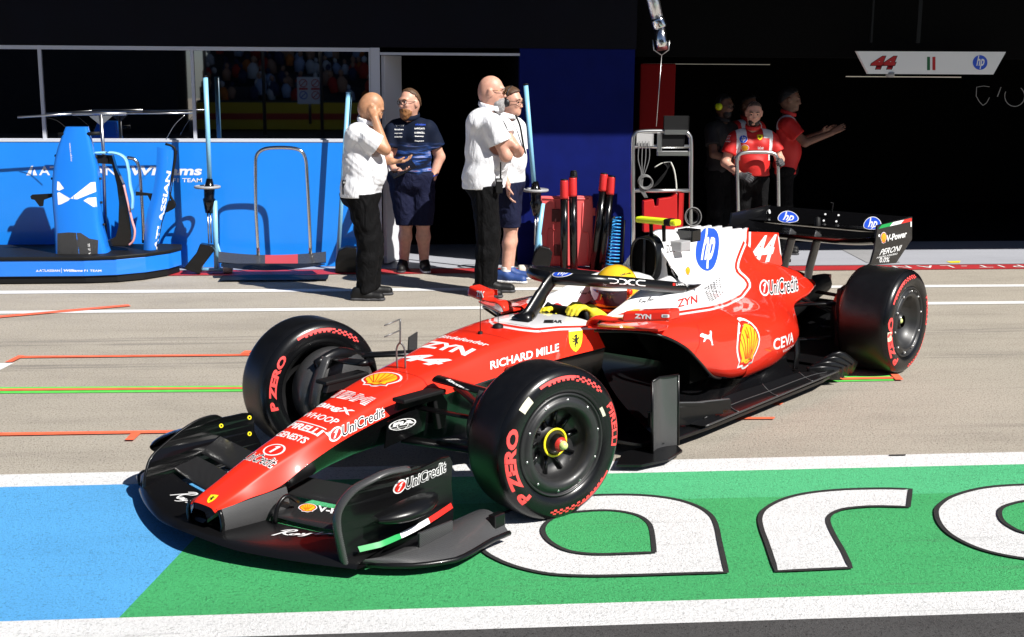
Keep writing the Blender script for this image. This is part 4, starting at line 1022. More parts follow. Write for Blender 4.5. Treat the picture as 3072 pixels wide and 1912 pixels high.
# ---- suspension
def arm(mb, a, b, w=.03, fl=.35, m=CARB): mb.tube([a, tuple((Vector(a)+Vector(b))/2), b], [w, w*.9, w*.9], m, 10, flat=(1.0, fl, (0, 0, 1)))
for s_ in (-1, 1):
    for nm, pts in (('wishbone', (((-.12, .235, .565), (0, .70, .50)), ((.38, .285, .53), (.05, .70, .50)))), ('wishbone', (((-.30, .19, .30), (0, .70, .24)), ((.40, .24, .25), (.05, .70, .24)))),
                    ('push_rod', (((.02, .24, .50), (.02, .68, .28)),)), ('track_rod', (((-.22, .21, .44), (-.06, .68, .40)),))):
        sm_ = MB()
        for a, b in pts: arm(sm_, (a[0], s_*a[1], a[2]), (b[0], s_*b[1], b[2]), .045 if nm == 'wishbone' else .028)
        freeze(sm_)
        if nm == 'wishbone' and s_ < 0 and pts[0][0][2] > .4: st(sm_, plain('vantara', bold=.02, shear=.2), *t1([(1235, 448), (1420, 482), (1238, 430)]))
        sm_.build(nm, CAR)
    bd = MB().lathe([(.06, -.03), (.20, -.03), (.215, 0), (.215, .10), (.16, .14), (.05, .15)], CWEAVE, 40, Matrix.Translation((0, s_*.63, R)) @ Matrix.Rotation(STEER, 4, 'Z') @ Matrix.Rotation(rad(90*s_), 4, 'X') @ Matrix.Translation((0, 0, -.03)))
    bd.tube(bez([(-.16, s_*.56, .50), (-.02, s_*.545, .54), (.16, s_*.56, .48)], 4), .045, CARB, 8, flat=(1, .5, (0, 1, 0)))
    bd.tube(bez([(-.20, s_*.55, .30), (-.19, s_*.53, .42), (-.12, s_*.54, .55)], 4), .04, CWEAVE, 8, flat=(.4, 1, (0, 1, 0)))
    bd.lathe([(0, -.08), (.05, -.07), (.06, .02)], GLOSSB, 16, Matrix.Translation((0, s_*.56, R)) @ Matrix.Rotation(rad(90*s_), 4, 'X')); bd.build('brake_duct', CAR)
    fr = MB().prism([(-.40, .465), (-.38, .51), (-.12, .52), (-.06, .44), (-.08, .32), (-.13, .32), (-.16, .465)], .03, MATB, Matrix.Translation((0, s_*.24+.015, 0)) @ Matrix.Rotation(rad(90), 4, 'X'), .006); 
    fr.box((-.40, min(s_*.22, s_*.30), .505), (-.12, max(s_*.22, s_*.30), .525), MATB, bev=.006); fr.build('suspension_fairing', CAR)
    ra = MB()
    for a, b in (((3.3, .22, .44), (3.72, .62, .46)), ((3.95, .16, .44), (3.76, .62, .46)), ((3.25, .2, .2), (3.72, .6, .22)), ((3.95, .12, .2), (3.76, .6, .22)), ((3.45, .2, .50), (3.66, .62, .30)), ((4.0, .14, .33), (3.86, .62, .34))):
        arm(ra, (a[0], s_*a[1], a[2]), (b[0], s_*b[1], b[2]), .034)
    ra.build('rear_suspension', CAR)
    rb = MB().lathe([(.05, 0), (.22, 0), (.225, .05), (.2, .09), (.05, .1)], CARB, 36, Matrix.Translation((WB, s_*.545, R)) @ Matrix.Rotation(rad(90*s_), 4, 'X')); rb.box((3.52, min(s_*.50, s_*.545), .16), (3.80, max(s_*.50, s_*.545), .56), MATB, bev=.01); rb.build('brake_duct', CAR)
    aer = MB(); PROBE = mat('probe_grey', (.20, .20, .20), .4, metal=.6)
    if s_ < 0:
        for lx, ly in ((-.095, .048), (-.08, .008)): aer.tube(bez([(lx, ly, .56), (lx-.004, ly, .66), (-.098, .024, .70)], 4), .0045, PROBE, 8)
        aer.tube(bez([(-.098, .024, .69), (-.10, .02, .76), (-.10, .02, .812)], 3), .0042, PROBE, 8)
        aer.tube([(-.10, .02, .812), (-.205, .02, .797)], .0038, PROBE, 8).tube([(-.10, .02, .758), (-.205, .02, .742)], .0038, PROBE, 8); aer.build('pitot_tube', CAR)
MB().tube([(.46, 0, .65), (.46, 0, .85)], .0022, MATB, 6).lathe([(.014, .655), (.012, .668), (0, .67)], MATB, 12, Matrix.Translation((.46, 0, 0))).build('aerial', CAR)
MB().tube([(.66, .05, .66), (.66, .05, .74)], .002, MATB, 6).build('aerial', CAR)
MB().lathe([(.03, .664), (.026, .682), (.01, .69), (0, .69)], MATB, 14, Matrix.Translation((.60, 0, 0))).build('sensor_pod', CAR)
wgm = MB().prism([(.40, .38), (.47, .38), (.475, .50), (.41, .48)], .008, CWEAVE, Matrix.Translation((0, .47, .1)) @ Matrix.Rotation(rad(90), 4, 'X')); wgm.build('wheel_winglet', CAR)
fia = MB().prism([(-.46, .30), (-.2, .33), (-.18, .46), (-.44, .42)], .006, GLOSSB, Matrix.Translation((0, -.226, 0)) @ Matrix.Rotation(rad(90), 4, 'X')); freeze(fia)
st(fia, FIA, *t1([(880, 752), (1035, 720), (882, 650)])); fia.build('bib_panel', CAR)
for q in ((1048, 503), (1055, 695)):
    pass
# ---- gearbox, rear crash structure, rear wing
gb = MB().tube([(3.0, 0, .33), (3.6, 0, .36), (4.1, 0, .42), (4.35, 0, .44)], [.19, .15, .10, .07], MATB, 16); gb.build('gearbox', CAR)
df = MB().grid(lambda u, v: (3.2+1.05*v, (2*u-1)*(.55+.05*v), .085+.24*v**1.8), 12, 10, CARB); df.grid(lambda u, v: (3.2+1.05*v, (2*u-1)*(.55+.05*v), .10+.24*v**1.8), 12, 10, CARB)
for y in (-.55, -.2, .2, .55): df.prism([(3.2, .06), (4.25, .08), (4.25, .33), (3.7, .16)], .012, CARB, Matrix.Translation((0, y, 0)) @ Matrix.Rotation(rad(90), 4, 'X'))
df.build('diffuser', CAR)
RW = empty('rear_wing', (0, 0, 0)); RW.parent = CAR
def rwing(le, te, thick, yw=.562):
    def fn(u, v):
        y = (2*u-1)*yw; a = abs(y)/yw; t = (1-math.cos(2*math.pi*v))/2; up = v < .5
        (lx, lz), (tx, tz) = le(a), te(a); th = thick*(math.sqrt(t)*(1-t)*2.2)*(.25 if up else -1)
        return (lx+(tx-lx)*t, y, lz+(tz-lz)*t-.03*math.sin(math.pi*t)+th)
    return MB().grid(fn, 33, 21, GLOSSB)
rm_ = rwing(lambda a: (3.86, .845-.0*(1-a)+.03*a**4), lambda a: (4.20, .865+.02*a**4), .04); freeze(rm_)
rm_.build('main_plane', RW)
rf_ = rwing(lambda a: (4.19, .885), lambda a: (4.52, .965), .03); freeze(rf_)
st(rf_, hp_logo(), *cr4([(460, 178), (602, 178), (470, 84)]), cell=.05); st(rf_, hp_logo(), *cr4([(1105, 226), (1235, 226), (1115, 138)]), cell=.05)
for x, y in ((822, 110), (922, 117), (810, 158), (905, 164), (740, 230), (860, 238), (590, 246), (378, 64), (398, 66)):
    st(rf_, [(poly2d(circ(.5, .5, .5)), DWHITE)], *cr4([(x-8, y+7), (x+8, y+7), (x-8, y-7)]))
rf_.build('flap', RW)
for s_ in (-1, 1):
    ep = MB().prism([(3.87, .70), (3.915, .786), (3.94, .955), (4.53, .968), (4.555, .80), (4.30, .652), (3.82, .69)], .014, CARB, Matrix.Translation((0, s_*.57+.007, 0)) @ Matrix.Rotation(rad(90), 4, 'X'), .003); freeze(ep)
    if s_ < 0:
        for a, b, m_ in ((0, .333, DGREEN), (.333, .667, DWHITE), (.667, 1, DRED)): st(ep, [(poly2d([(a, 0), (b, 0), (b, 1), (a, 1)]), m_)], *cr4([(1221, 220), (1472, 162), (1221, 186)]))
        st(ep, pecten(), *cr4([(1242, 322), (1280, 318), (1242, 252)])); st(ep, plain('V-Power', bold=.03, shear=.15), *cr4([(1284, 318), (1436, 280), (1284, 268)]))
        st(ep, plain('PERONI', bold=.01, shear=.25), *cr4([(1228, 420), (1388, 384), (1242, 374)])); st(ep, plain('NASTRO AZZURRO', bold=.012, shear=.2), *cr4([(1208, 445), (1364, 412), (1210, 432)])); st(ep, plain('0.0%', bold=.012, shear=.15), *cr4([(1230, 474), (1304, 470), (1232, 436)]))
        st(ep, [(poly2d(circ(.5, .5, .5)), DWHITE)], *cr4([(1221, 282), (1235, 280), (1221, 260)])); st(ep, [(poly2d([(0, 0), (1, 0), (1, 1), (0, 1)]), DWHITE)], *cr4([(1464, 204), (1473, 204), (1464, 164)]))
    ep.build('endplate', RW)
    pl = MB().tube(bez([(3.88, s_*.1, .50), (3.915, s_*.1, .62), (3.975, s_*.1, .74), (4.03, s_*.1, .85)], 5), .062, CWEAVE, 12, flat=(1, .16, (0, 1, 0))); pl.build('pillar', RW)
act = MB().lathe([(.025, .94), (.02, 1.0), (0, 1.01)], MATB, 12, Matrix.Translation((4.2, 0, -.06))); act.tube([(4.42, 0, .95), (4.44, 0, 1.03), (4.40, 0, 1.035)], .005, MATB, 6); act.build('flap_actuator', RW)
MB().tube([(3.82, -.56, .70), (3.9, 0, .66), (3.82, .56, .70)], .03, CARB, 8, flat=(1, .2, (0, 0, 1))).build('beam_wing', RW) if False else None
MB().box((4.38, -.03, .40), (4.42, .03, .50), mat('rain_light', (.2, .01, .01), .3), bev=.005).build('rain_light', CAR)
# ================================================================== people: smooth bodies from blended limbs
def sd_cone(P, a, b, ra, rb):
    a = np.array(a, float); b = np.array(b, float); ba = b-a; L2 = max(ba @ ba, 1e-9)
    t = np.clip(((P-a) @ ba)/L2, 0, 1); return np.linalg.norm(P-(a+t[..., None]*ba), axis=-1)-(ra+(rb-ra)*t)
def sd_ell(P, c, r, Rm=None):
    q = P-np.array(c, float)
    if Rm is not None: q = q @ Rm
    r = np.array(r, float); k0 = np.linalg.norm(q/r, axis=-1); k1 = np.linalg.norm(q/(r*r), axis=-1)
    return k0*(k0-1)/np.maximum(k1, 1e-9)
def smin(a, b, k):
    h = np.clip(.5+.5*(b-a)/k, 0, 1); return b*(1-h)+a*h-k*h*(1-h)
def rotz(a): c, s = math.cos(a), math.sin(a); return np.array([[c, -s, 0], [s, c, 0], [0, 0, 1.]])
def surface(fn, lo, hi, h):
    """dual-contour a field on a regular grid -> verts, quads"""
    lo = np.array(lo, float); n = [int(math.ceil((hi[i]-lo[i])/h))+1 for i in range(3)]
    ax = [lo[i]+h*np.arange(n[i]) for i in range(3)]
    P = np.stack(np.meshgrid(*ax, indexing='ij'), -1).reshape(-1, 3)
    if n[0]*n[1]*n[2] > 60000:          # a coarse pass finds the shell worth evaluating finely
        q = 5; cs = [np.arange(0, m_+q, q) for m_ in n]; cx = [lo[i]+h*cs[i] for i in range(3)]
        Cf = fn(np.stack(np.meshgrid(*cx, indexing='ij'), -1).reshape(-1, 3)).reshape([len(c) for c in cs])
        ii = [np.minimum((np.arange(m_)+q//2)//q, len(cs[i])-1) for i, m_ in enumerate(n)]
        F = Cf[np.ix_(*ii)].copy(); near_ = (np.abs(F) < q*h*1.5).reshape(-1); F = F.reshape(-1); F[near_] = fn(P[near_]); F = F.reshape(n)
    else: F = fn(P).reshape(n)
    I = F < 0
    nx, ny, nz = n; C = np.zeros((nx-1, ny-1, nz-1, 3)); W_ = np.zeros((nx-1, ny-1, nz-1))
    def acc(ax_, i, j):
        sl0 = [slice(0, -1)]*3; sl1 = [slice(0, -1)]*3
        o = [k for k in range(3) if k != ax_]
        for s_ in (sl0, sl1):
            s_[o[0]] = slice(i, n[o[0]]-1+i); s_[o[1]] = slice(j, n[o[1]]-1+j)
        sl0[ax_] = slice(0, n[ax_]-1); sl1[ax_] = slice(1, n[ax_])
        a, b = F[tuple(sl0)], F[tuple(sl1)]; m = (a < 0) != (b < 0)
        t = np.where(m, a/np.where(m, a-b, 1), 0); q = np.zeros(a.shape+(3,))
        q[..., ax_] = t; q[..., o[0]] = i; q[..., o[1]] = j
        C[m] += q[m]; W_[m] += 1
    for ax_ in range(3):
        for i in (0, 1):
            for j in (0, 1): acc(ax_, i, j)
    A = W_ > 0; idx = -np.ones(A.shape, int); idx[A] = np.arange(A.sum())
    g = np.argwhere(A); V = lo+h*(g+C[A]/W_[A][:, None])
    Q = []
    for ax_ in range(3):
        o = [k for k in range(3) if k != ax_]
        s0 = [slice(None)]*3; s1 = [slice(None)]*3; s0[ax_] = slice(0, -1); s1[ax_] = slice(1, None)
        m = I[tuple(s0)] != I[tuple(s1)]; e = np.argwhere(m)
        e = e[(e[:, o[0]] > 0) & (e[:, o[1]] > 0) & (e[:, o[0]] < n[o[0]]-1) & (e[:, o[1]] < n[o[1]]-1)]
        if not len(e): continue
        def cell(d0, d1):
            c = e.copy(); c[:, o[0]] += d0; c[:, o[1]] += d1; return idx[c[:, 0], c[:, 1], c[:, 2]]
        q = np.stack([cell(-1, -1), cell(0, -1), cell(0, 0), cell(-1, 0)], 1)
        fl_ = I[tuple(s0)][m][:len(m)] if False else I[e[:, 0], e[:, 1], e[:, 2]]
        flip = fl_ if ax_ != 1 else ~fl_
        q[~flip] = q[~flip][:, ::-1]; Q.append(q)
    Q = np.concatenate(Q); Q = Q[(Q >= 0).all(1)]
    return V, Q
def blend(prims, P, k=.03, infl=0):
    d = None
    for p in prims:
        if p[0] == 'c': e = sd_cone(P, p[1], p[2], p[3]+infl, p[4]+infl); kk = p[5] if len(p) > 5 else k
        else: e = sd_ell(P, p[1], [r+infl for r in p[2]], p[3] if len(p) > 3 else None); kk = p[4] if len(p) > 4 else k
        d = e if d is None else smin(d, e, kk)
    return d
def bounds(prims, pad):
    lo = np.full(3, 9.); hi = -lo
    for p in prims:
        if p[0] == 'c':
            for c, r in ((p[1], p[3]), (p[2], p[4])): lo = np.minimum(lo, np.array(c)-r); hi = np.maximum(hi, np.array(c)+r)
        else: r = max(p[2]); lo = np.minimum(lo, np.array(p[1])-r); hi = np.maximum(hi, np.array(p[1])+r)
    return lo-pad, hi+pad
def organic(name, prims, m, parent, h=.008, k=.03, infl=0, cuts=(), wr=0, wf=38, seed=0, extra=None, stamp_fn=None, mats=None):
    """one continuous smooth mesh; cuts: (point, normal) keeps the side the normal points away from"""
    lo, hi = bounds(prims, abs(infl)+.03); rs = np.random.RandomState(seed+5); dirs = [(rs.normal(size=3)*np.array([1, 1, .8]), rs.uniform(0, 6.28)) for _ in range(5)]
    def fn(P):
        d = blend(prims, P, k, infl)
        if wr:
            w = 0
            for i, (dv, ph) in enumerate(dirs): w = w+np.sin((P @ (dv*wf*(1+.5*i)*.6))+ph+2*np.sin(P @ dv*9+ph))/(1+.6*i)
            d = d+wr*w*.5
        if extra is not None: d = extra(P, d)
        for c in cuts:
            d = np.maximum(d, (P-np.array(c[0])) @ (np.array(c[1])/np.linalg.norm(c[1])))
        return d
    V, Q = surface(fn, lo, hi, h)
    mb = MB(); mb.v = [Vector(p) for p in V]; mb.f = [list(q) for q in Q]; mb.m = [mb.mi(m)]*len(Q); mb.sm = [True]*len(Q)
    if stamp_fn: freeze(mb); stamp_fn(mb)
    if mats: mats(mb)
    return mb.build(name, parent)
def lerp(a, b, t): return tuple(np.array(a)+(np.array(b)-np.array(a))*t)
SKIN = {}
def skin(name, col):
    m = mat('skin_'+name, col, .48, var=.10, vscale=30, bump=.05, bscale=200); n, L, b = nodes(m)
    b.inputs['Subsurface Weight'].default_value = .08; b.inputs['Subsurface Radius'].default_value = (.02, .008, .004); return m
def hand(prims, wrist, d, palm_n, side, curl=.5, L=.185, r=.0088, spread=.06):
    """palm + five unequal bent fingers; d: direction wrist->fingers, palm_n: the way the palm faces, side: thumb side vector"""
    d = np.array(d, float); d /= np.linalg.norm(d); n = np.array(palm_n, float); n -= d*(n @ d); n /= np.linalg.norm(n)
    t = np.array(side, float); t -= d*(t @ d); t -= n*(t @ n); t /= np.linalg.norm(t); w = np.array(wrist, float)
    pl = L*.52
    for k_ in (-1.2, -.4, .4, 1.2):
        prims.append(('c', tuple(w+d*.01+t*k_*.012), tuple(w+d*pl+t*k_*.0215), .015, .0125, .014))
    for i, (off, ln) in enumerate(((1.25, .40), (.42, .45), (-.42, .42), (-1.22, .33))):
        b0 = w+d*pl*.97+t*off*.0225; seg = L*ln/2.6; ang = 0; p = b0
        for j in range(3):
            ang += curl*(.55 if j == 0 else .8); v = d*math.cos(ang)+n*math.sin(ang)+t*off*spread*(1 if j == 0 else .3)
            q = p+v*seg*(1.15-.15*j); prims.append(('c', tuple(p), tuple(q), r*(1-.08*j), r*(1-.08*(j+1)), .004)); p = q
    b0 = w+d*.035+t*.022; v1 = d*.62+t*.62+n*.35; v2 = d*.85+t*.1+n*.55
    v1 /= np.linalg.norm(v1); v2 /= np.linalg.norm(v2)
    m_ = b0+v1*L*.24; prims.append(('c', tuple(b0), tuple(m_), .0145, .0105, .012)); prims.append(('c', tuple(m_), tuple(m_+v2*L*.2), .0105, .008, .004))
def head_prims(c, yaw, pitch=0, s=1.0, jaw=0, tilt=0):
    """c: centre of the skull; local +x is the way the face looks"""
    Rm = rotz(yaw) @ np.array([[math.cos(pitch), 0, math.sin(pitch)], [0, 1, 0], [-math.sin(pitch), 0, math.cos(pitch)]]) @ np.array([[1, 0, 0], [0, math.cos(tilt), -math.sin(tilt)], [0, math.sin(tilt), math.cos(tilt)]])
    T = lambda x, y, z: tuple(np.array(c)+Rm @ np.array([x, y, z])*s)
    E = lambda x, y, z, a, b, d, k=.02: ('e', T(x, y, z), (a*s, b*s, d*s), Rm, k)
    pr = [E(-.012, 0, .018, .098, .077, .100), E(.030, 0, -.045, .062, .060, .078, .03), E(.052, 0, -.085, .040, .044+jaw, .032, .03), E(-.03, 0, -.03, .075, .068, .08, .03),
          E(.078, 0, .028, .018, .052, .013, .02), E(.094, 0, -.012, .012, .0125, .026, .012), E(.103, 0, -.031, .0125, .0165, .011, .008), E(.074, .036, -.022, .018, .018, .018, .018), E(.074, -.036, -.022, .018, .018, .018, .018),
          E(.083, 0, -.062, .012, .025, .0065, .008), E(.081, 0, -.075, .012, .021, .0065, .008), E(.078, 0, -.098, .016, .020, .014, .014)]
    for sy in (-1, 1):
        pr += [E(-.012, sy*.080, -.012, .024, .010, .034, .008), E(-.018, sy*.086, .006, .014, .007, .014, .005), E(.079, sy*.031, .004, .011, .016, .009, .004)]
    return pr, T, Rm
def face_extras(par, T, Rm, s=1.0, brow=None, eye=True):
    """eyes and brows"""
    if eye:
        ey = MB()
        for sy in (-1, 1):
            Mx = Matrix([list(Rm[i])+[T(.079, sy*.031, .004)[i]] for i in range(3)]+[[0, 0, 0, 1]])
            ey.lathe([(0, -.012), (.011, -.006), (.0125, 0), (.0095, .008)], mat('eye_white', (.6, .58, .55), .3), 12, Mx @ Matrix.Rotation(rad(90), 4, 'Y')); ey.lathe([(.0095, .008), (.004, .0118), (0, .0122)], mat('eye_dark', (.02, .015, .01), .2), 10, Mx @ Matrix.Rotation(rad(90), 4, 'Y'))
        ey.build('eyes', par)
    if brow:
        bw_ = MB()
        for sy in (-1, 1): bw_.tube([T(.094, sy*.012, .026), T(.093, sy*.032, .032), T(.082, sy*.052, .026)], [.004*s, .0048*s, .003*s], brow, 6, flat=(.8, 1, (0, 0, 1)))
        bw_.build('eyebrows', par)
def glasses(par, T, m, lens=None, name='glasses'):
    g = MB()
    for sy in (-1, 1):
        lo = [T(.104-.012*abs(math.cos(q))*(1 if math.cos(q)*sy > 0 else 0), sy*.032+.025*math.cos(q), .002+.018*math.sin(q)) for q in np.linspace(0, 2*math.pi, 16, endpoint=False)]
        g.tube(lo, .0022, m, 6, closed=True); g.tube([T(.094, sy*.056, .008), T(.05, sy*.079, .01), T(-.015, sy*.083, .008)], .0022, m, 6)
        if lens: g.add(lo, [list(range(16))], lens)
    g.tube([T(.105, -.010, .006), T(.107, 0, .009), T(.105, .010, .006)], .002, m, 6); g.build(name, par)
def shell_hair(name, par, T, Rm, m, s=1.0, thick=.012, cutz=.02, back=-.05, front=.06, h=.007, noise_=.004, extra=None, seed=1):
    pr = [('e', T(-.012, 0, .018), ((.098+thick)*s, (.077+thick)*s, (.100+thick)*s), Rm, .02), ('e', T(-.03, 0, -.03), ((.075+thick)*s, (.068+thick)*s, (.08+thick)*s), Rm, .03)]
    def ex(P, d):
        q = (P-np.array(T(0, 0, 0))) @ Rm
        q = q+.0035*np.sin(P @ np.array([[310., 120, 40], [90, 330, 60], [50, 80, 300]]))
        line = np.where(q[:, 0] > 0, cutz+(q[:, 0]/front)*.045, cutz+(q[:, 0]/.1)*(cutz-back))
        d = np.maximum(d, (line-q[:, 2])*.7); 
        if extra: d = extra(q, d)
        return d
    return organic(name, pr, m, par, h, .02, 0, (), noise_, 120, seed, ex)
def shoe(par, heel, toe, m, sole, w=.046, hgt=.07, name='shoe'):
    he, to = np.array(heel, float), np.array(toe, float); d = (to-he)/np.linalg.norm(to-he)
    pr = [('c', tuple(he+[0, 0, .045]), tuple(he+d*.10+[0, 0, .046]), .042, .044), ('c', tuple(he+d*.10+[0, 0, .042]), tuple(to-d*.05+[0, 0, .034]), .044, .040), ('c', tuple(he+d*.02+[0, 0, .085]), tuple(he+d*.06+[0, 0, .085]), .04, .043)]
    o = organic(name, pr, m, par, .007, .03, 0, (((0, 0, .014), (0, 0, -1)), (tuple(he+[0, 0, .112]), (0, 0, 1))), .0015, 60)
    sp = [('c', tuple(he+[0, 0, .012]), tuple(he+d*.10+[0, 0, .012]), .044, .046), ('c', tuple(he+d*.10+[0, 0, .012]), tuple(to-d*.045+[0, 0, .014]), .046, .043)]
    organic('sole', sp, sole, o, .008, .02, 0, (((0, 0, .024), (0, 0, 1)), ((0, 0, .002), (0, 0, -1))))
    return o
def torso(sh, hp, yaw, w=.17, dep=.085, belly=0, chest=0):
    """blended round cones side by side: sh / hp shoulder-line and hip centres; yaw the way the chest looks"""
    f = np.array([math.cos(yaw), math.sin(yaw), 0]); l = np.array([-math.sin(yaw), math.cos(yaw), 0]); sh, hp = np.array(sh), np.array(hp); up = sh-hp
    pr = []
    for s_ in (-1, 1):
        pr.append(('c', tuple(sh-up*.12+l*s_*w*.52), tuple(hp+up*.45+l*s_*w*.42), dep+.012, dep+.006, .06)); pr.append(('c', tuple(hp+up*.45+l*s_*w*.42), tuple(hp+l*s_*w*.40), dep+.008, dep+.02, .06))
        pr.append(('c', tuple(sh-up*.02+l*s_*w*.25-[0, 0, .01]), tuple(sh-up*.07+l*s_*w*.95), .06, .062, .05)); pr.append(('e', tuple(sh-up*.25+l*s_*w*.42+f*(dep*.62+chest)), (.075, .085, .07), None, .06))
    global SKIRT
    SKIRT = [('c', tuple(hp+l*s_*w*.40), tuple(hp+l*s_*w*.42-[0, 0, .16]), dep+.022, dep+.026, .06) for s_ in (-1, 1)]
    if belly: pr.append(('e', tuple(hp+up*.33+f*(dep*.55+belly*.5)), (.10+belly*.5, .12+belly*.5, .15), rotz(yaw), .07))
    return pr
# ------------------------------------------------------------------ the people
WCLOTH = mat('white_polo_cloth', (.78, .79, .82), .75, bump=.15, bscale=60)
BCLOTH = mat('black_trouser_cloth', (.0035, .0035, .004), .8, bump=.2, bscale=50, spec=.12)
NCLOTH = mat('navy_short_cloth', (.008, .010, .032), .8, bump=.2, bscale=50, spec=.15)
for m_ in (WCLOTH, BCLOTH, NCLOTH): folds(m_, 8 if m_ is WCLOTH else 11)
SHOEB = mat('black_shoe', (.006, .006, .0065), .55, spec=.3, bump=.1, bscale=90); SOLEB = mat('dark_sole', (.05, .05, .055), .6); SOLEW = mat('white_sole', (.75, .75, .76), .5)
SHOEN = mat('blue_shoe', (.02, .06, .22), .55, bump=.15, bscale=90); SOCK = mat('white_sock', (.75, .75, .75), .8, bump=.2, bscale=150)
SK_PALE = skin('pale', (.62, .33, .24)); SK_BROWN = skin('brown', (.46, .23, .125)); SK_TAN = skin('tan', (.50, .26, .17)); SK_DARK = skin('dark', (.16, .075, .045))
def hairmat(n, c): return mat('hair_'+n, c, .55, bump=.4, bscale=160, var=.35, vscale=60)
H_BROWN = hairmat('brown', (.09, .045, .022)); H_GING = hairmat('ginger', (.26, .11, .035)); H_GREY = hairmat('grey', (.30, .29, .29)); H_DARK = hairmat('dark', (.012, .009, .008))
EARB = mat('headset_black', (.015, .015, .016), .4)

def person(loc, label, group=None): return empty('person', loc, 0, label, 'person', group)
def collar(par, c, yaw, m, r=.068, z=.0, tiltx=.02):
    f = np.array([math.cos(yaw), math.sin(yaw), 0]); mb = MB(); P = []
    for k in range(20):
        q = 2*math.pi*k/20; v = np.array([math.cos(q+yaw), math.sin(q+yaw), 0]); P.append(tuple(np.array(c)+v*(r*(1.0 if math.cos(q) < .9 else 1.12))+f*.005+[0, 0, z-.022*math.cos(q)]))
    mb.tube(P, .014, m, 8, closed=True, flat=(.55, 1.5, (0, 0, 1))); mb.build('collar', par)
def radio(par, p, name='radio'):
    x, y, z = p; mb = MB().box((x-.028, y-.018, z-.06), (x+.028, y+.018, z+.06), MATB, bev=.006); mb.tube([(x+.012, y, z+.06), (x+.012, y, z+.19)], [.007, .005], MATB, 8); mb.box((x-.02, y-.0185, z+.035), (x+.02, y-.0215, z+.05), mat('lamp_grey', (.3, .3, .3), .5)); mb.build(name, par)
def leg(hip, knee, ank, r=(.085, .058, .040)):
    return [('c', hip, knee, r[0], r[1], .03), ('c', lerp(knee, ank, 0), lerp(knee, ank, .35), r[1]*.95, r[1]*.98, .03), ('c', lerp(knee, ank, .35), ank, r[1]*.98, r[2], .03)]
def upperbody(par, sk, hc, nk, prims_t, arms, cloth, infl, hem, slv, yaw, wr=.004, seed=0, collar_m=None, stampf=None, neckcut=.075, name='shirt', mats=None):
    """shirt over the torso and upper arms, open at hem, sleeves and neck"""
    pr = list(prims_t)+SKIRT
    for (a, b, ra, rb, t) in arms: pr.append(('c', a, lerp(a, b, t), ra+.012, ra+.017, .035))
    nk = np.array(nk)
    def ex(P, d):
        for (a, b, ra, rb, t) in arms:
            a_, b_ = np.array(a), np.array(b); e = (b_-a_)/np.linalg.norm(b_-a_); c = a_+(b_-a_)*t
            near_ = np.linalg.norm(P-c, axis=1) < .105
            d = np.where(near_, np.maximum(d, (P-c) @ e), d)
        return np.maximum(d, neckcut-np.linalg.norm((P-nk)*np.array([1, 1, .55]), axis=1))
    o = organic(name, pr, cloth, par, .008, .035, infl, (((0, 0, hem), (0, 0, -1)),), wr, 34, seed, ex, stampf, mats)
    return o

# ---- the bald man in a white polo holding his ear
def man_ear():
    base = G(1098, 893); P = person(base, 'bald man in white polo and black trousers with his hand held to his ear'); P.scale = (1.03,)*3
    yw = rad(-20)          # chest looks right and a little towards us
    hip, sh = (-.03, 0, .93), (.0, 0, 1.42); tp = torso(sh, hip, yw, .180, .095, .05)
    hd, T, Rm = head_prims((.075, -.005, 1.615), rad(8), rad(32), 1.03)
    el, wr_, s0 = (.18, -.17, 1.275), (.10, -.125, 1.53), (.03, -.19, 1.37)
    el2, wr2, s2 = (.12, .22, 1.15), (.24, .08, 1.16), (.06, .19, 1.37)
    body = hd+tp+[('c', (.0, 0, 1.42), (.055, 0, 1.55), .066, .058)]+[('c', s0, el, .056, .046), ('c', el, wr_, .047, .031), ('c', s2, el2, .05, .043), ('c', el2, wr2, .042, .03)]
    hand(body, wr_, (-.12, .30, .45), (.0, 1, -.1), (.8, .1, .3), .75)
    hand(body, wr2, (1, .1, .0), (0, 0, 1), (0, -1, 0), .5)
    lg = leg((-.03, -.09, .90), (.03, -.10, .49), (.0, -.11, .09), (.098, .072, .055))+leg((-.02, .09, .90), (.06, .10, .49), (.05, .12, .09), (.098, .072, .055))
    organic('body', body+lg, SK_BROWN, P, .008, .02)
    upperbody(P, None, None, (.035, 0, 1.53), tp, [(s0, el, .056, .046, .62), (s2, el2, .05, .043, .6)], WCLOTH, .016, .872, None, yw, .006, 1); collar(P, (.03, 0, 1.50), yw, WCLOTH, .078)
    organic('trousers', [('e', (-.03, 0, .90), (.15, .185, .13), rotz(yw), .05)]+lg, BCLOTH, P, .009, .04, .022, (((0, 0, .905), (0, 0, 1)), ((0, 0, .05), (0, 0, -1))), .009, 30, 3)
    shoe(P, (-.09, -.12, 0), (.17, -.16, 0), SHOEB, SOLEB); shoe(P, (-.03, .12, 0), (.24, .12, 0), SHOEB, SOLEB)
    face_extras(P, T, Rm, 1.03, H_DARK); radio(P, (-.15, -.15, .96))
man_ear()
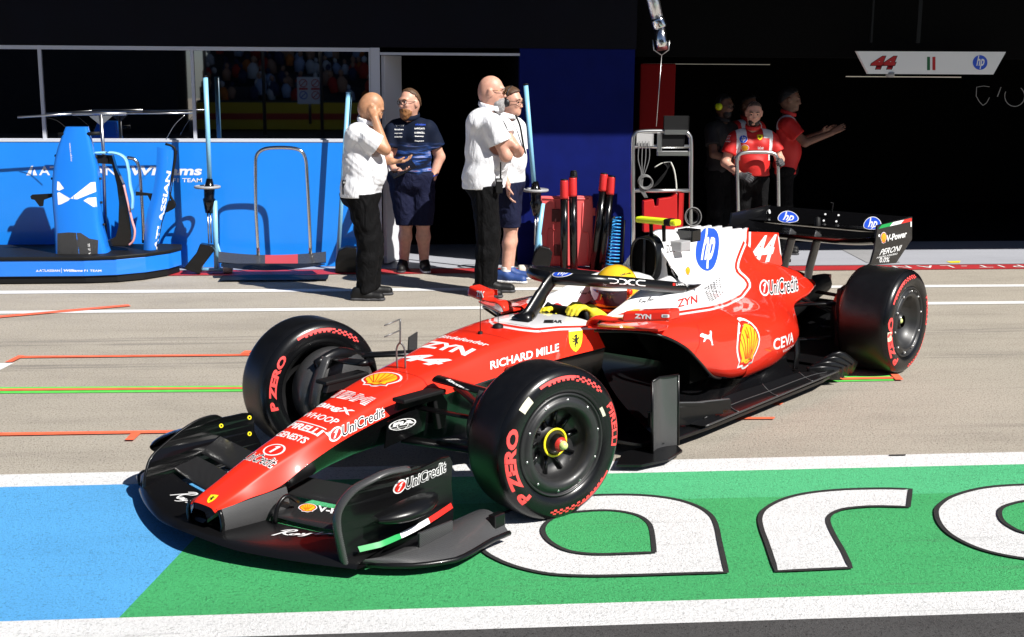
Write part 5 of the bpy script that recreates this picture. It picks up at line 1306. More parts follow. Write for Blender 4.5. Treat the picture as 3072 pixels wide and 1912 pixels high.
# ---- the bearded man in the navy printed polo holding a tablet
def man_tablet():
    base = G(1238, 812); P = person(base, 'bearded man with glasses in printed navy polo and shorts holding a dark tablet'); P.scale = (1.06,)*3
    yw = rad(-112); m = mat('navy_printed_polo', (.005, .009, .024), .75, spec=.15, bump=.12, bscale=60); n, L, b = nodes(m)
    tc = n.new('ShaderNodeTexCoord'); sx = n.new('ShaderNodeSeparateXYZ'); L.new(tc.outputs['Object'], sx.inputs[0])
    mp = n.new('ShaderNodeMapping'); mp.inputs['Rotation'].default_value = (0, rad(40), 0); mp.inputs['Scale'].default_value = (2, 2, 16); L.new(tc.outputs['Object'], mp.inputs[0])
    f = noise(n, L, mp.outputs[0], 2.2, 5, .6); c1 = ramp(n, L, f, [(.46, (.005, .009, .026)), (.56, (.012, .06, .26)), (.63, (.25, .3, .55)), (.68, (.22, .012, .04)), (.76, (.006, .012, .04))])
    r = n.new('ShaderNodeMapRange'); r.inputs[1].default_value = 1.22; r.inputs[2].default_value = 1.10; L.new(sx.outputs[2], r.inputs[0])
    L.new(mixcol(n, L, r.outputs[0], (.005, .009, .024), c1), b.inputs['Base Color'])
    hip, sh = (0, 0, .88), (.0, .01, 1.37); tp = torso(sh, hip, yw, .156, .086, .03)
    hd, T, Rm = head_prims((-.02, -.045, 1.575), rad(-134), rad(2), 1.03, .006)
    s0, el, wr_ = (-.172, .01, 1.31), (-.212, -.04, 1.06), (-.17, -.22, .98)
    s2, el2, wr2 = (.168, -.01, 1.31), (.262, .02, 1.07), (.19, -.05, .875)
    body = hd+tp+[('c', (0, .01, 1.38), (-.01, -.02, 1.50), .066, .062), ('c', s0, el, .058, .047), ('c', el, wr_, .048, .032), ('c', s2, el2, .058, .05), ('c', el2, wr2, .049, .034)]
    hand(body, wr_, (.85, -.5, -.15), (0, -.2, 1), (.1, -1, .2), .5); hand(body, wr2, (-.35, -.12, -.8), (-.6, .5, 0), (-.3, -1, 0), .8)
    lg = leg((-.10, 0, .86), (-.06, -.04, .46), (-.08, .03, .08), (.095, .062, .043))+leg((.10, 0, .86), (.10, -.04, .46), (.11, .0, .08), (.095, .064, .043))
    organic('body', body+lg, SK_PALE, P, .008, .02)
    PM = Matrix.Translation(base) @ Matrix.Scale(1.06, 4)
    def chest(mb):
        for t, a in (('ATLASSIAN', (1032, 524, 1090)), ('BARCLAYS', (1028, 546, 1085)), ('DURACELL', (1028, 570, 1085)), ('Betway', (1030, 590, 1080)), ('Stephens', (1028, 615, 1080)), ('kraken', (915, 550, 965)), ('VAST', (918, 528, 970)), ('myprotein', (915, 572, 958)), ('KOMATSU', (915, 592, 958))):
            q = [(700+x*.529, 100+a[1]*.529) for x in (a[0], a[2])]; stamp(mb, PM, plain(t, DBLUE if t == 'ATLASSIAN' else DWHITE, .03), (q[0][0], q[0][1]), (q[1][0], q[1][1]), None, .17, .0025, .03)
    upperbody(P, None, None, (-.005, -.01, 1.48), tp, [(s0, el, .058, .047, .62), (s2, el2, .058, .05, .62)], m, .016, .91, None, yw, .005, 2, stampf=chest); collar(P, (-.005, -.01, 1.45), yw, m, .08)
    sho = [('e', (0, 0, .87), (.19, .15, .13), rotz(0), .05)]+[(p[0], p[1], p[2], p[3], p[4], .03) for p in (lg[0], lg[3])]
    organic('shorts', sho, NCLOTH, P, .009, .045, .03, (((0, 0, .935), (0, 0, 1)), ((0, 0, .44), (0, 0, -1))), .007, 30, 4)
    for a, k_, q in (((-.08, .03), (-.06, -.04), 0), ((.11, 0), (.10, -.04), 1)):
        organic('sock', [('c', (a[0], a[1], .07), (a[0]*.98, a[1], .20), .046, .050)], SOCK, P, .007, .02, 0, (((0, 0, .19), (0, 0, 1)),), .002, 80)
    shoe(P, (-.08, .08, 0), (-.12, -.19, 0), SHOEB, SOLEB); shoe(P, (.11, .05, 0), (.13, -.22, 0), SHOEB, SOLEW)
    face_extras(P, T, Rm, 1.03, H_GING); glasses(P, T, DBLACK)
    shell_hair('hair', P, T, Rm, H_BROWN, 1.03, .008, .068, -.05, .06, .0065, .006)
    def bx(q, d): return np.maximum(d, -(q[:, 2]+.052)*0-(.012-q[:, 2])*0+np.where(q[:, 0] > .05, q[:, 2]+.050, q[:, 2]+.01))
    br = [('e', T(.046, 0, -.078), (.056, .062, .062), Rm, .02), ('e', T(.062, 0, -.118), (.038, .045, .04), Rm, .02)]
    organic('beard', br, H_GING, P, .007, .02, 0, (), .004, 120, 3, lambda P_, d: np.maximum(d, (lambda q: np.where(q[:, 0] > .055, q[:, 2]+.050, q[:, 2]+.0+.3*(-.02-q[:, 0])))((P_-np.array(T(0, 0, 0))) @ Rm)))
    mb = MB().tube([tuple(np.array(lerp(el2, wr2, .88))+v) for v in (np.array([math.cos(q)*.04, math.sin(q)*.04, .012*math.cos(q)]) for q in np.linspace(0, 6.28, 14, endpoint=False))], .006, DBLUE, 6, closed=True); mb.build('wristband', P)
    t = empty('tablet', tuple(Vector(base)+Vector((-.09, -.29, 1.035))), rad(8), 'dark tablet held by the bearded man in the navy polo', 'tablet')
    Mt = Matrix.Rotation(rad(-26), 4, 'Y') @ Matrix.Rotation(rad(20), 4, 'X')
    MB().box((-.125, -.085, -.005), (.125, .085, .005), MATB, Mt, .003).build('case', t); MB().box((-.115, -.075, .0055), (.115, .075, .0065), mat('screen_dark', (.01, .012, .02), .1), Mt).build('screen', t)
man_tablet()
# ---- the tall bald grey-bearded man with folded arms
def man_folded():
    base = G(1469, 882); P = person(base, 'tall bald man with grey beard and sunglasses in white polo with folded tattooed arms'); P.scale = (1.07,)*3
    yw = rad(-28); hip, sh = (-.05, 0, .98), (-.03, 0, 1.48); tp = torso(sh, hip, yw, .19, .10, .055)
    hd, T, Rm = head_prims((.015, -.01, 1.685), rad(-6), rad(4), 1.05, .005)
    s0, el, wr_ = (.0, -.20, 1.43), (.115, -.215, 1.175), (.185, .0, 1.26)
    s2, el2, wr2 = (.06, .17, 1.43), (.235, .04, 1.19), (.185, -.235, 1.25)
    body = hd+tp+[('c', (-.03, 0, 1.48), (.0, 0, 1.61), .07, .066), ('c', s0, el, .06, .05), ('c', el, wr_, .052, .035), ('c', s2, el2, .055, .048), ('c', el2, wr2, .047, .034)]
    hand(body, wr_, (.1, .7, .3), (-.4, .2, -.2), (0, 0, 1), .6); hand(body, wr2, (-.62, -.10, .34), (.1, 1, 0), (.3, 0, 1), .30)
    lg = leg((-.05, -.09, .94), (-.03, -.10, .51), (-.06, -.10, .09), (.095, .07, .055))+leg((-.04, .09, .94), (.0, .09, .51), (.0, .10, .09), (.095, .07, .055))
    organic('body', body+lg, SK_PALE, P, .008, .02)
    upperbody(P, None, None, (-.012, 0, 1.60), tp, [(s0, el, .06, .05, .60), (s2, el2, .055, .048, .5)], WCLOTH, .016, .895, None, yw, .006, 5); collar(P, (-.015, 0, 1.565), yw, WCLOTH, .082)
    organic('trousers', [('e', (-.05, 0, .94), (.14, .18, .13), rotz(yw), .05)]+lg, BCLOTH, P, .009, .04, .022, (((0, 0, .925), (0, 0, 1)), ((0, 0, .05), (0, 0, -1))), .009, 30, 6)
    shoe(P, (-.13, -.11, 0), (.10, -.20, 0), SHOEB, SOLEB); shoe(P, (-.05, .10, 0), (.23, .06, 0), SHOEB, SOLEB)
    face_extras(P, T, Rm, 1.05, H_GREY); glasses(P, T, mat('gold_frame', (.35, .2, .08), .3, metal=1), mat('shade_lens', (.02, .008, .006), .08), 'sunglasses')
    br = [('e', T(.046, 0, -.082), (.060, .064, .066), Rm, .02), ('e', T(.066, 0, -.125), (.042, .042, .052), Rm, .02)]
    organic('beard', br, H_GREY, P, .007, .02, 0, (), .005, 120, 4, lambda P_, d: np.maximum(d, (lambda q: np.where(q[:, 0] > .055, q[:, 2]+.046, q[:, 2]-.0+.2*(-.02-q[:, 0])))((P_-np.array(T(0, 0, 0))) @ Rm)))
    radio(P, (.06, -.20, .93)); mb = MB().tube(bez([(.02, -.12, 1.53), (.10, -.15, 1.44), (.15, -.13, 1.32), (.17, -.12, 1.20)], 4), .005, MATB, 6); mb.build('lanyard', P)
    tt = MB()
man_folded()
# ---- the young man with a headset
def man_headset():
    base = G(1521, 842); P = person(base, 'young man with headset and glasses in white polo, navy shorts and blue shoes'); P.scale = (1.05,)*3
    yw = rad(-35); hip, sh = (-.02, 0, .95), (-.02, 0, 1.42); tp = torso(sh, hip, yw, .18, .09, .03)
    hd, T, Rm = head_prims((.03, -.015, 1.615), rad(-32), rad(6), 1.0)
    s0, el, wr_ = (-.10, -.16, 1.37), (-.12, -.18, 1.10), (-.02, -.22, .90); s2, el2, wr2 = (.10, .14, 1.37), (.12, .13, 1.10), (.10, .0, .92)
    body = hd+tp+[('c', (-.02, 0, 1.42), (.01, 0, 1.55), .06, .056), ('c', s0, el, .05, .042), ('c', el, wr_, .042, .03), ('c', s2, el2, .05, .042), ('c', el2, wr2, .042, .03)]
    hand(body, wr_, (.1, -.1, -1), (1, 0, 0), (0, -1, 0), .5); hand(body, wr2, (.0, -.1, -1), (-1, 0, 0), (0, -1, 0), .5)
    lg = leg((-.04, -.08, .91), (.02, -.09, .50), (-.02, -.10, .08), (.088, .056, .040))+leg((.03, .08, .91), (.05, .08, .50), (.03, .10, .08), (.088, .056, .04))
    organic('body', body+lg, SK_PALE, P, .008, .02)
    upperbody(P, None, None, (-.005, 0, 1.53), tp, [(s0, el, .05, .042, .7), (s2, el2, .05, .042, .7)], WCLOTH, .02, .872, None, yw, .006, 8); collar(P, (-.008, 0, 1.505), yw, WCLOTH, .074)
    organic('shorts', [('e', (-.02, 0, .90), (.135, .17, .12), rotz(yw), .05)]+[lg[0], lg[3]], NCLOTH, P, .009, .045, .032, (((0, 0, .905), (0, 0, 1)), ((0, 0, .50), (0, 0, -1))), .007, 30, 9)
    for x, y in ((-.02, -.10), (.03, .10)): organic('sock', [('c', (x, y, .07), (x, y, .15), .043, .044)], SOCK, P, .007, .02, 0, (((0, 0, .145), (0, 0, 1)),), .002, 80)
    shoe(P, (-.08, -.08, 0), (.17, -.19, 0), SHOEN, SOLEW); shoe(P, (-.02, .10, 0), (.24, .04, 0), SHOEN, SOLEW)
    face_extras(P, T, Rm, 1.0, H_BROWN); glasses(P, T, DBLACK); shell_hair('hair', P, T, Rm, H_BROWN, 1.0, .018, .06, -.05, .075)
    hs = MB(); arc_ = [T(-.01, .095*math.cos(q), .005+.125*math.sin(q)) for q in np.linspace(0, math.pi, 15)]; hs.tube(arc_, .009, EARB, 8, flat=(1.4, .6, (1, 0, 0)))
    for sy in (-1, 1):
        Mx = Matrix([list(Rm[i])+[T(-.01, sy*.092, -.01)[i]] for i in range(3)]+[[0, 0, 0, 1]]) @ Matrix.Rotation(rad(-90*sy), 4, 'X'); hs.lathe([(.03, -.018), (.038, -.008), (.036, .012), (0, .016)], EARB, 16, Mx)
    hs.build('headset', P)
    MB().tube(bez([(.06, -.10, 1.50), (.10, -.11, 1.40), (.13, -.10, 1.24), (.15, -.09, 1.16)], 4), .009, MATB, 6).build('lanyard', P)
man_headset()
# ---- the crew in the right garage
RSH = mat('red_team_shirt', (.55, .012, .010), .6, bump=.12, bscale=60)
def red_shirt_mat(nm, yaw):
    m = mat(nm, (.55, .012, .010), .6, bump=.12, bscale=60); n, L, b = nodes(m)
    at = n.new('ShaderNodeAttribute'); at.attribute_name = 'trim'
    L.new(ramp(n, L, at.outputs['Fac'], [(.49, (.55, .012, .010)), (.51, (.72, .72, .74))]), b.inputs['Base Color']); return m
def trim(o, fn):
    a = o.data.attributes.new('trim', 'FLOAT', 'POINT'); a.data.foreach_set('value', np.array([fn(v.co) for v in o.data.vertices], np.float32))
def man_trolley():
    base = PY(2243, 760, 13.15); base.z = 0; P = person(base, 'bearded mechanic in red team shirt and grey gloves pushing a steel hoop trolley')
    yw = rad(-100); hip, sh = (0, 0, .88), (0, 0, 1.345); tp = torso(sh, hip, yw, .170, .080, .02)
    hd, T, Rm = head_prims((-.01, -.05, 1.565), rad(-102), rad(14), 1.0, .004)
    s0, el, wr_ = (-.20, 0, 1.29), (-.29, -.03, 1.05), (-.17, -.22, .93); s2, el2, wr2 = (.20, -.01, 1.29), (.29, -.04, 1.08), (.235, -.24, 1.07)
    body = hd+tp+[('c', (0, 0, 1.35), (-.005, -.02, 1.48), .062, .058), ('c', s0, el, .055, .046), ('c', el, wr_, .047, .032), ('c', s2, el2, .055, .046), ('c', el2, wr2, .047, .032)]
    lg = leg((-.09, 0, .86), (-.09, -.03, .47), (-.09, .02, .09), (.09, .066, .05))+leg((.09, 0, .86), (.10, -.03, .47), (.10, .02, .09), (.09, .066, .05))
    organic('body', body+lg, SK_PALE, P, .008, .02)
    for w, d, pn, sd in ((wr_, (.35, -.75, -.1), (.5, .2, -.3), (.3, -.2, 1)), (wr2, (-.05, -.9, .1), (-.6, 0, -.3), (-.3, -.2, 1))):
        g = [('c', tuple(np.array(w)-np.array(d)*.05), w, .04, .036)]; hand(g, w, d, pn, sd, .95, r=.0115); organic('glove', g, mat('glove_dark_grey', (.05, .05, .055), .7), P, .006, .01)
    PM = Matrix.Translation(base)
    def chest(mb):
        c4 = lambda x, y: (1900+x*.529, y*.529)
        for sh_, a, b_, c in ((hp_logo(), (602, 812), (646, 812), (602, 768)), (shield(), (702, 796), (734, 796), (702, 766)), (pecten(), (614, 856), (652, 856), (614, 824)), (plain('UniCredit', bold=.02), (706, 848), (738, 848), (706, 832)), (plain('ZCG', bold=.02), (520, 790), (545, 792), (520, 778)), (plain('IBM', bold=.03), (522, 772), (552, 774), (522, 764)), (plain('PIRELLI', bold=.03), (514, 806), (548, 808), (514, 798))):
            stamp(mb, PM, sh_, c4(*a), c4(*b_), c4(*c), None, .002, .03)
    o = upperbody(P, None, None, (-.003, -.01, 1.455), tp, [(s0, el, .05, .043, .62), (s2, el2, .05, .043, .62)], red_shirt_mat('red_white_team_shirt', yw), .012, .915, None, yw, .005, 11, stampf=chest)
    trim(o, lambda c: 1.0 if (c.z > 1.31 and .085 < abs(c.x) < .185) or (abs(c.x) > .15 and abs(c.x) < .185 and c.z > 1.08) else 0.0); collar(P, (-.003, -.01, 1.425), yw, RSH, .075)
    organic('trousers', [('e', (0, 0, .87), (.17, .13, .13), None, .05)]+lg, BCLOTH, P, .009, .04, .02, (((0, 0, .945), (0, 0, 1)), ((0, 0, .05), (0, 0, -1))), .007, 30, 12)
    shoe(P, (-.09, .06, 0), (-.11, -.19, 0), SHOEB, SOLEB); shoe(P, (.10, .06, 0), (.12, -.19, 0), SHOEB, SOLEB)
    face_extras(P, T, Rm, 1.0, H_DARK); br = [('e', T(.046, 0, -.080), (.052, .058, .056), Rm, .02)]
    organic('beard', br, H_DARK, P, .007, .02, 0, (), .003, 120, 5, lambda P_, d: np.maximum(d, (lambda q: np.where(q[:, 0] > .05, q[:, 2]+.050, q[:, 2]+.01))((P_-np.array(T(0, 0, 0))) @ Rm)))
    shell_hair('hair', P, T, Rm, mat('stubble_dark', (.10, .06, .045), .7), 1.0, .002, .05, -.04, .07)
    return base
TB = man_trolley()
def man_dim(px, Y, H, yaw, label, sk, shirt, trimf, arms, hairm, extra=None, beard=None, gl=False):
    """a figure standing in the shade of the garage; px = photo pixel of the crown, Y = depth"""
    top_ = PY(px[0], px[1], Y); base = Vector((top_.x, top_.y, 0)); P = person(base, label); k = top_.z/1.76
    S3 = lambda p: tuple(np.array(p)*k); f = np.array([math.cos(yaw), math.sin(yaw), 0]); l = np.array([-math.sin(yaw), math.cos(yaw), 0])
    loc = lambda a, b, z: tuple((f*a+l*b+[0, 0, z])*k)
    tp = torso(loc(0, 0, 1.42), loc(0, 0, .93), yaw, .17*k, .078*k, .015); hd, T, Rm = head_prims(loc(.03, 0, 1.64), yaw, rad(6), k)
    body = hd+tp+[('c', loc(0, 0, 1.42), loc(.02, 0, 1.56), .06*k, .056*k)]; al = []
    for (s_, e, w, hd_) in arms:
        s1, e1, w1 = loc(*s_), loc(*e), loc(*w); body += [('c', s1, e1, .05*k, .043*k), ('c', e1, w1, .043*k, .03*k)]; al.append((s1, e1, .05*k, .043*k, .62))
        hand(body, w1, tuple(f*hd_[0]+l*hd_[1]+[0, 0, hd_[2]]), tuple(l*hd_[3]+[0, 0, -.2]), (0, 0, 1), .35)
    lg = leg(loc(0, -.09, .90), loc(.02, -.09, .50), loc(0, -.10, .09), (.09, .066, .05))+leg(loc(0, .09, .90), loc(.02, .09, .50), loc(0, .10, .09), (.09, .066, .05))
    organic('body', body+lg, sk, P, .009, .02)
    o = upperbody(P, None, None, loc(.01, 0, 1.53), tp, al, shirt, .015, .86*k, None, yaw, .005, 13)
    if trimf: trim(o, lambda c: trimf(f[0]*c.x/k+f[1]*c.y/k, l[0]*c.x/k+l[1]*c.y/k, c.z/k))
    collar(P, loc(.005, 0, 1.50), yaw, shirt if not trimf else RSH, .074)
    organic('trousers', [('e', loc(0, 0, .90), (.13, .17, .12), rotz(yaw), .05)]+lg, BCLOTH, P, .010, .04, .02, (((0, 0, .97*k), (0, 0, 1)), ((0, 0, .05), (0, 0, -1))), .007, 30, 14)
    for b_ in (-.10, .10): shoe(P, loc(-.06, b_, 0), loc(.2, b_*1.2, 0), SHOEB, SOLEB)
    face_extras(P, T, Rm, k, H_DARK); shell_hair('hair', P, T, Rm, hairm, k, .014, .055, -.05, .075)
    if beard: organic('beard', [('e', T(.046, 0, -.080), (.054*k, .060*k, .06*k), Rm, .02)], beard, P, .008, .02, 0, (), .003, 120, 5, lambda P_, d: np.maximum(d, (lambda q: np.where(q[:, 0] > .05, q[:, 2]+.050, q[:, 2]+.01))((P_-np.array(T(0, 0, 0))) @ Rm)))
    if gl: glasses(P, T, DBLACK)
    if extra: extra(P, T, Rm, k)
    return P
def defenders(P, T, Rm, k):
    hs = MB(); hs.tube([T(-.01, .1*math.cos(q), .0+.125*math.sin(q)) for q in np.linspace(0, math.pi, 13)], .008, EARB, 8)
    for sy in (-1, 1):
        Mx = Matrix([list(Rm[i])+[T(-.01, sy*.088, -.01)[i]] for i in range(3)]+[[0, 0, 0, 1]]) @ Matrix.Rotation(rad(-90*sy), 4, 'X'); hs.lathe([(.036, -.01), (.04, .004), (.038, .03), (.02, .04), (0, .04)], YEL, 18, Mx)
    hs.build('ear_defenders', P)
man_dim((2168, 285), 13.9, 1.7, rad(-48), 'man in black shirt with fluorescent yellow ear defenders at the dark garage mouth', SK_DARK, mat('black_shirt', (.010, .009, .009), .7, bump=.15, bscale=50), None,
        (((0, .2, 1.37), (.08, .26, 1.12), (.28, .12, 1.02), (.8, -.4, .0, -1)), ((0, -.2, 1.37), (.08, -.26, 1.12), (.28, -.08, 1.02), (.8, .4, 0, 1))), H_DARK, defenders, H_DARK, True)
tr_ = lambda a, b, z: 1.0 if z > 1.33 and .09 < abs(b) < .165 else 0.0
man_dim((2243, 284), 14.3, 1.7, rad(-60), 'dark haired man in red team shirt half hidden behind the bearded mechanic', SK_DARK, red_shirt_mat('red_white_team_shirt', 0), tr_,
        (((0, .2, 1.37), (.05, .27, 1.12), (.2, .16, 1.0), (.8, -.4, -.3, -1)), ((0, -.2, 1.37), (.05, -.27, 1.12), (.2, -.16, 1.0), (.8, .4, -.3, 1))), H_DARK)
man_dim((2365, 264), 13.75, 1.78, rad(-18), 'man in red team shirt reaching out one arm beside the dark garage interior', SK_DARK, red_shirt_mat('red_white_team_shirt', 0), tr_,
        (((.02, -.2, 1.38), (.20, -.22, 1.20), (.46, -.14, 1.30), (.8, .1, .45, 1)), ((.02, .2, 1.38), (.16, .22, 1.2), (.36, .2, 1.28), (.8, 0, .4, -1))), H_DARK)
# ---- the driver
DV = empty('person', tuple(MCAR @ Vector((1.66, 0, .30))), CARA, 'driver in yellow crash helmet and yellow glove sitting in the open cockpit', 'person')
def driver():
    SUIT = mat('red_race_suit', (.45, .012, .010), .7, bump=.2, bscale=60); o = (1.66, 0, .30); q = lambda x, y, z: (x-o[0], y-o[1], z-o[2])
    b = [('c', q(1.72, 0, .62), q(1.62, 0, .36), .12, .13, .06), ('c', q(1.70, -.13, .58), q(1.70, .13, .58), .07, .07, .05), ('c', q(1.70, 0, .6), q(1.66, 0, .70), .06, .06)]
    for s_ in (-1, 1): b += [('c', q(1.69, s_*.17, .57), q(1.48, s_*.19, .50), .055, .048), ('c', q(1.48, s_*.19, .50), q(1.27, s_*.13, .655), .045, .036)]
    b += [('c', q(1.62, -.08, .38), q(1.25, -.09, .45), .085, .065), ('c', q(1.62, .08, .38), q(1.25, .09, .45), .085, .065)]
    organic('body', b, SUIT, DV, .010, .03)
    GLV = mat('yellow_glove', (.80, .66, .03), .6, bump=.15, bscale=120)
    for s_ in (-1, 1):
        dz = 0 if s_ < 0 else -.05
        g = [('c', q(1.32, s_*.14, .625+dz), q(1.245, s_*.128, .675+dz), .044, .042)]; hand(g, q(1.255, s_*.128, .674+dz), (-.75, -.05*s_, .38), (.15, -s_*.2, -1), (.2, -s_, .35), .75, L=.2, r=.0145); organic('glove', g, GLV, DV, .006, .012)
    hm = MB(); c = Vector(q(1.66, 0, .728)); HY = mat('helmet_yellow', (.86, .52, .02), .16, coat=1.0); HRD = mat('helmet_red', (.68, .08, .02), .2, coat=1)
    def hf(u, v):
        th = 2*math.pi*u; ph = math.pi*(v-.5); x = -math.cos(th)*math.cos(ph); y = math.sin(th)*math.cos(ph); z = math.sin(ph)
        r = .139; 
        X = x*r*1.08; Y = y*r*.95; Z = z*r*1.10
        if x < 0 and z < 0: X -= .022*min(1, -z*2)*(-x); 
        if z < -.7: Z = -.7*r*1.1+(Z+.7*r*1.1)*.35
        return c+Vector((X, Y, Z))
    def hmat(i, j):
        th = 360*i/48; th = min(th, 360-th); ph = -90+180*j/27
        if 62 < th < 80 and ph < 12: return HRD
        if th > 80 and ph < -25: return DBLACK
        if th < 60 and -42 < ph < -36: return DBLACK
        return HY
    hm.grid(hf, 48, 28, hmat, True, True); freeze(hm)
    st_ = lambda sh, *p: stamp(hm, MCAR @ Matrix.Translation(o), sh, *p, off=.0015, cell=.03)
    st_(plain('UniCredit', DBLACK, .02), *cr5([(1470, 238), (1580, 205), (1460, 222)]))
    ho = hm.build('helmet', DV)
    vz = MB()
    def vf(u, v):
        th = rad(-66+132*u); ph = rad(-26+40*v); r = .1455; return c+Vector((-math.cos(th)*math.cos(ph)*r*1.10-.006, math.sin(th)*math.cos(ph)*r*.97, math.sin(ph)*r*1.08))
    vz.grid(vf, 22, 8, lambda i, j: DWHITE if j >= 6 else mat('visor_mirror', (.16, .10, .13), .06, metal=.8)); vz.grid(lambda u, v: c+(vf(u, .86+.001)-c)*1.004+Vector((0, 0, .001))*0 if False else c+(vf(u, v)-c)*.985, 22, 8, DBLACK); vz.build('visor', ho)
    MB().lathe([(.018, 0), (.016, .006), (0, .007)], DRED, 14, Matrix.Translation(c+Vector((-.05, -.137, .012))) @ Matrix.Rotation(rad(90), 4, 'X')).build('visor_pivot', ho)
driver()
# ================================================================== team equipment in front of the garages
k1 = lambda x, y, Y: PY(x*.529, 100+y*.529, Y)
k2 = lambda x, y, Y: PY(700+x*.529, 100+y*.529, Y)
k3 = lambda x, y, Y: PY(1300+x*.529, 100+y*.529, Y)
k4 = lambda x, y, Y: PY(1900+x*.529, y*.529, Y)
def rel(o, *P): return [tuple(Vector(p)-Vector(o)) for p in P]
TBLUE = mat('team_blue_paint', (.012, .19, .76), .28, coat=.5); PALEB = mat('pale_blue_paint', (.25, .56, .80), .35, coat=.2); PINK = mat('pink_trim', (.75, .35, .33), .4)
# ---- show platform
o = (-3.4, 12.45, 0); PLT = empty('display_platform', o, 0, 'low blue display platform with a black deck and rounded end at the left', 'platform')
def outline(g): return [(-3, -.42-g), (.50, -.42-g), (.78, -.37-g), (1.02+g, -.22), (1.20+g, 0), (1.28+g, .22), (1.25+g, .40), (1.1, .44+g), (-3, .44+g)]
pf = MB().prism(outline(0), .15, TBLUE, Matrix.Translation((0, 0, .075)), .006); freeze(pf); MP = Matrix.Translation(o)
p1 = lambda x, y: (x*.529, 100+y*.529)
for sh, a, b, c in ((plain('ATLASSIAN', bold=.02), (222, 1353), (340, 1353), (222, 1340)), (plain('Williams', bold=.035, shear=.15), (360, 1353), (470, 1353), (360, 1339)), (plain('F1 TEAM', bold=.012), (478, 1353), (575, 1353), (478, 1341)),
                    ([(poly2d([(0, 0), (.4, 0), (.5, 1)]), DWHITE), (poly2d([(.6, 0), (1, 0), (.5, 1)]), DWHITE)], (204, 1353), (220, 1353), (204, 1340)), ([(poly2d([(0, 0), (1, 0), (1, 1), (0, 1)]), DWHITE)], (348, 1360), (350, 1360), (348, 1332))):
    stamp(pf, MP, sh, p1(*a), p1(*b), p1(*c), cell=.3)
pf.build('body', PLT); MB().prism(outline(.012), .035, MATB, Matrix.Translation((0, 0, .2255)), .01).build('deck', PLT); MB().prism(outline(-.02), .06, MATB, Matrix.Translation((0, 0, .012))).build('skirt', PLT)
# ---- upright nose section
Yn = 12.35; o = k1(470, 1275, Yn); NS = empty('nose_cone', tuple(o), 0, 'upright blue nose section with a white star mark standing on the display platform', 'car nose')
nsx = [(1275, 322, 632), (1180, 322, 605), (1080, 318, 580), (980, 308, 570), (880, 302, 566), (780, 308, 560), (690, 322, 540), (610, 345, 520), (530, 376, 500)]
ns = MB(); V = []; n_ = 28
for i, (y, xl, xr) in enumerate(nsx):
    a, b = k1(xl, y, Yn)-o, k1(xr, y, Yn)-o; cx, w = (a.x+b.x)/2, (b.x-a.x)/2; dp_ = .15-.09*i/8
    for k_ in range(n_):
        q = 2*math.pi*k_/n_; c, s_ = math.cos(q), math.sin(q); e = .40
        V.append((cx+w*math.copysign(abs(c)**e, c), dp_*math.copysign(abs(s_)**e, s_)-(.02 if abs(k_-21) < 1 else 0), a.z))
V = [tuple(p) for p in np.array(catmull([np.array(V[i*n_:(i+1)*n_]).ravel() for i in range(len(nsx))], 4)).reshape(-1, 3)]; R_ = len(V)//n_
ns.add(V, [[i*n_+k_, i*n_+(k_+1) % n_, (i+1)*n_+(k_+1) % n_, (i+1)*n_+k_] for i in range(R_-1) for k_ in range(n_)], TBLUE, True); ns.add(V[-n_:], [list(range(n_))], TBLUE)
freeze(ns); MN = Matrix.Translation(o)
for poly in ([(.34, .33), (.52, .30), (1.0, .60), (.98, .98), (.86, .96)], [(.68, .25), (.80, .36), (1.0, .38), (1.02, 0), (.93, .0)], [(.34, .33), (.05, .58), (.0, .55), (.02, .08), (.1, .10), (.3, .25)], [(.0, 1), (.05, .98), (.18, .72), (.05, .63), (-.01, .66)]): stamp(ns, MN, [(poly2d(poly), DWHITE)], p1(325, 985), p1(545, 985), p1(325, 840), cell=.02)
stamp(ns, MN, [(poly2d([(0, 0), (1, 0), (1, .72), (.8, .78), (.6, 1), (.3, 1.02), (0, .98)]), CWEAVE)], p1(326, 1280), p1(554, 1280), p1(326, 1132), cell=.02)
stamp(ns, MN, plain('DURACELL', bold=.02), p1(518, 1282), p1(508, 1190), p1(506, 1282), cell=.02); stamp(ns, MN, plain('myprotein', bold=.01), p1(412, 725), p1(402, 622), p1(400, 727), cell=.02)
ns.build('shell', NS)
for a, b in (((330, 575), (402, 572)), ((484, 572), (566, 568))): MB().tube(rel(o, k1(*a, Yn-.04), k1(*b, Yn-.04)), .018, MATB, 10).build('mount_pin', NS)
MB().prism([p[::2] for p in rel(o, k1(175, 925, Yn), k1(180, 940, Yn), k1(200, 945, Yn), k1(228, 982, Yn), k1(246, 980, Yn), k1(250, 945, Yn), k1(306, 925, Yn), k1(306, 908, Yn), k1(185, 915, Yn))], .02, MATB, Matrix.Rotation(rad(90), 4, 'X')).build('bracket', NS)
for x, y in ((316, 695), (296, 825), (306, 955), (570, 825), (575, 960), (545, 700), (590, 1085)): MB().lathe([(.012, -.01), (.012, .01), (0, .012)], MATB, 10, Matrix.Translation(rel(o, k1(x, y, Yn))[0])).build('fastener', NS)
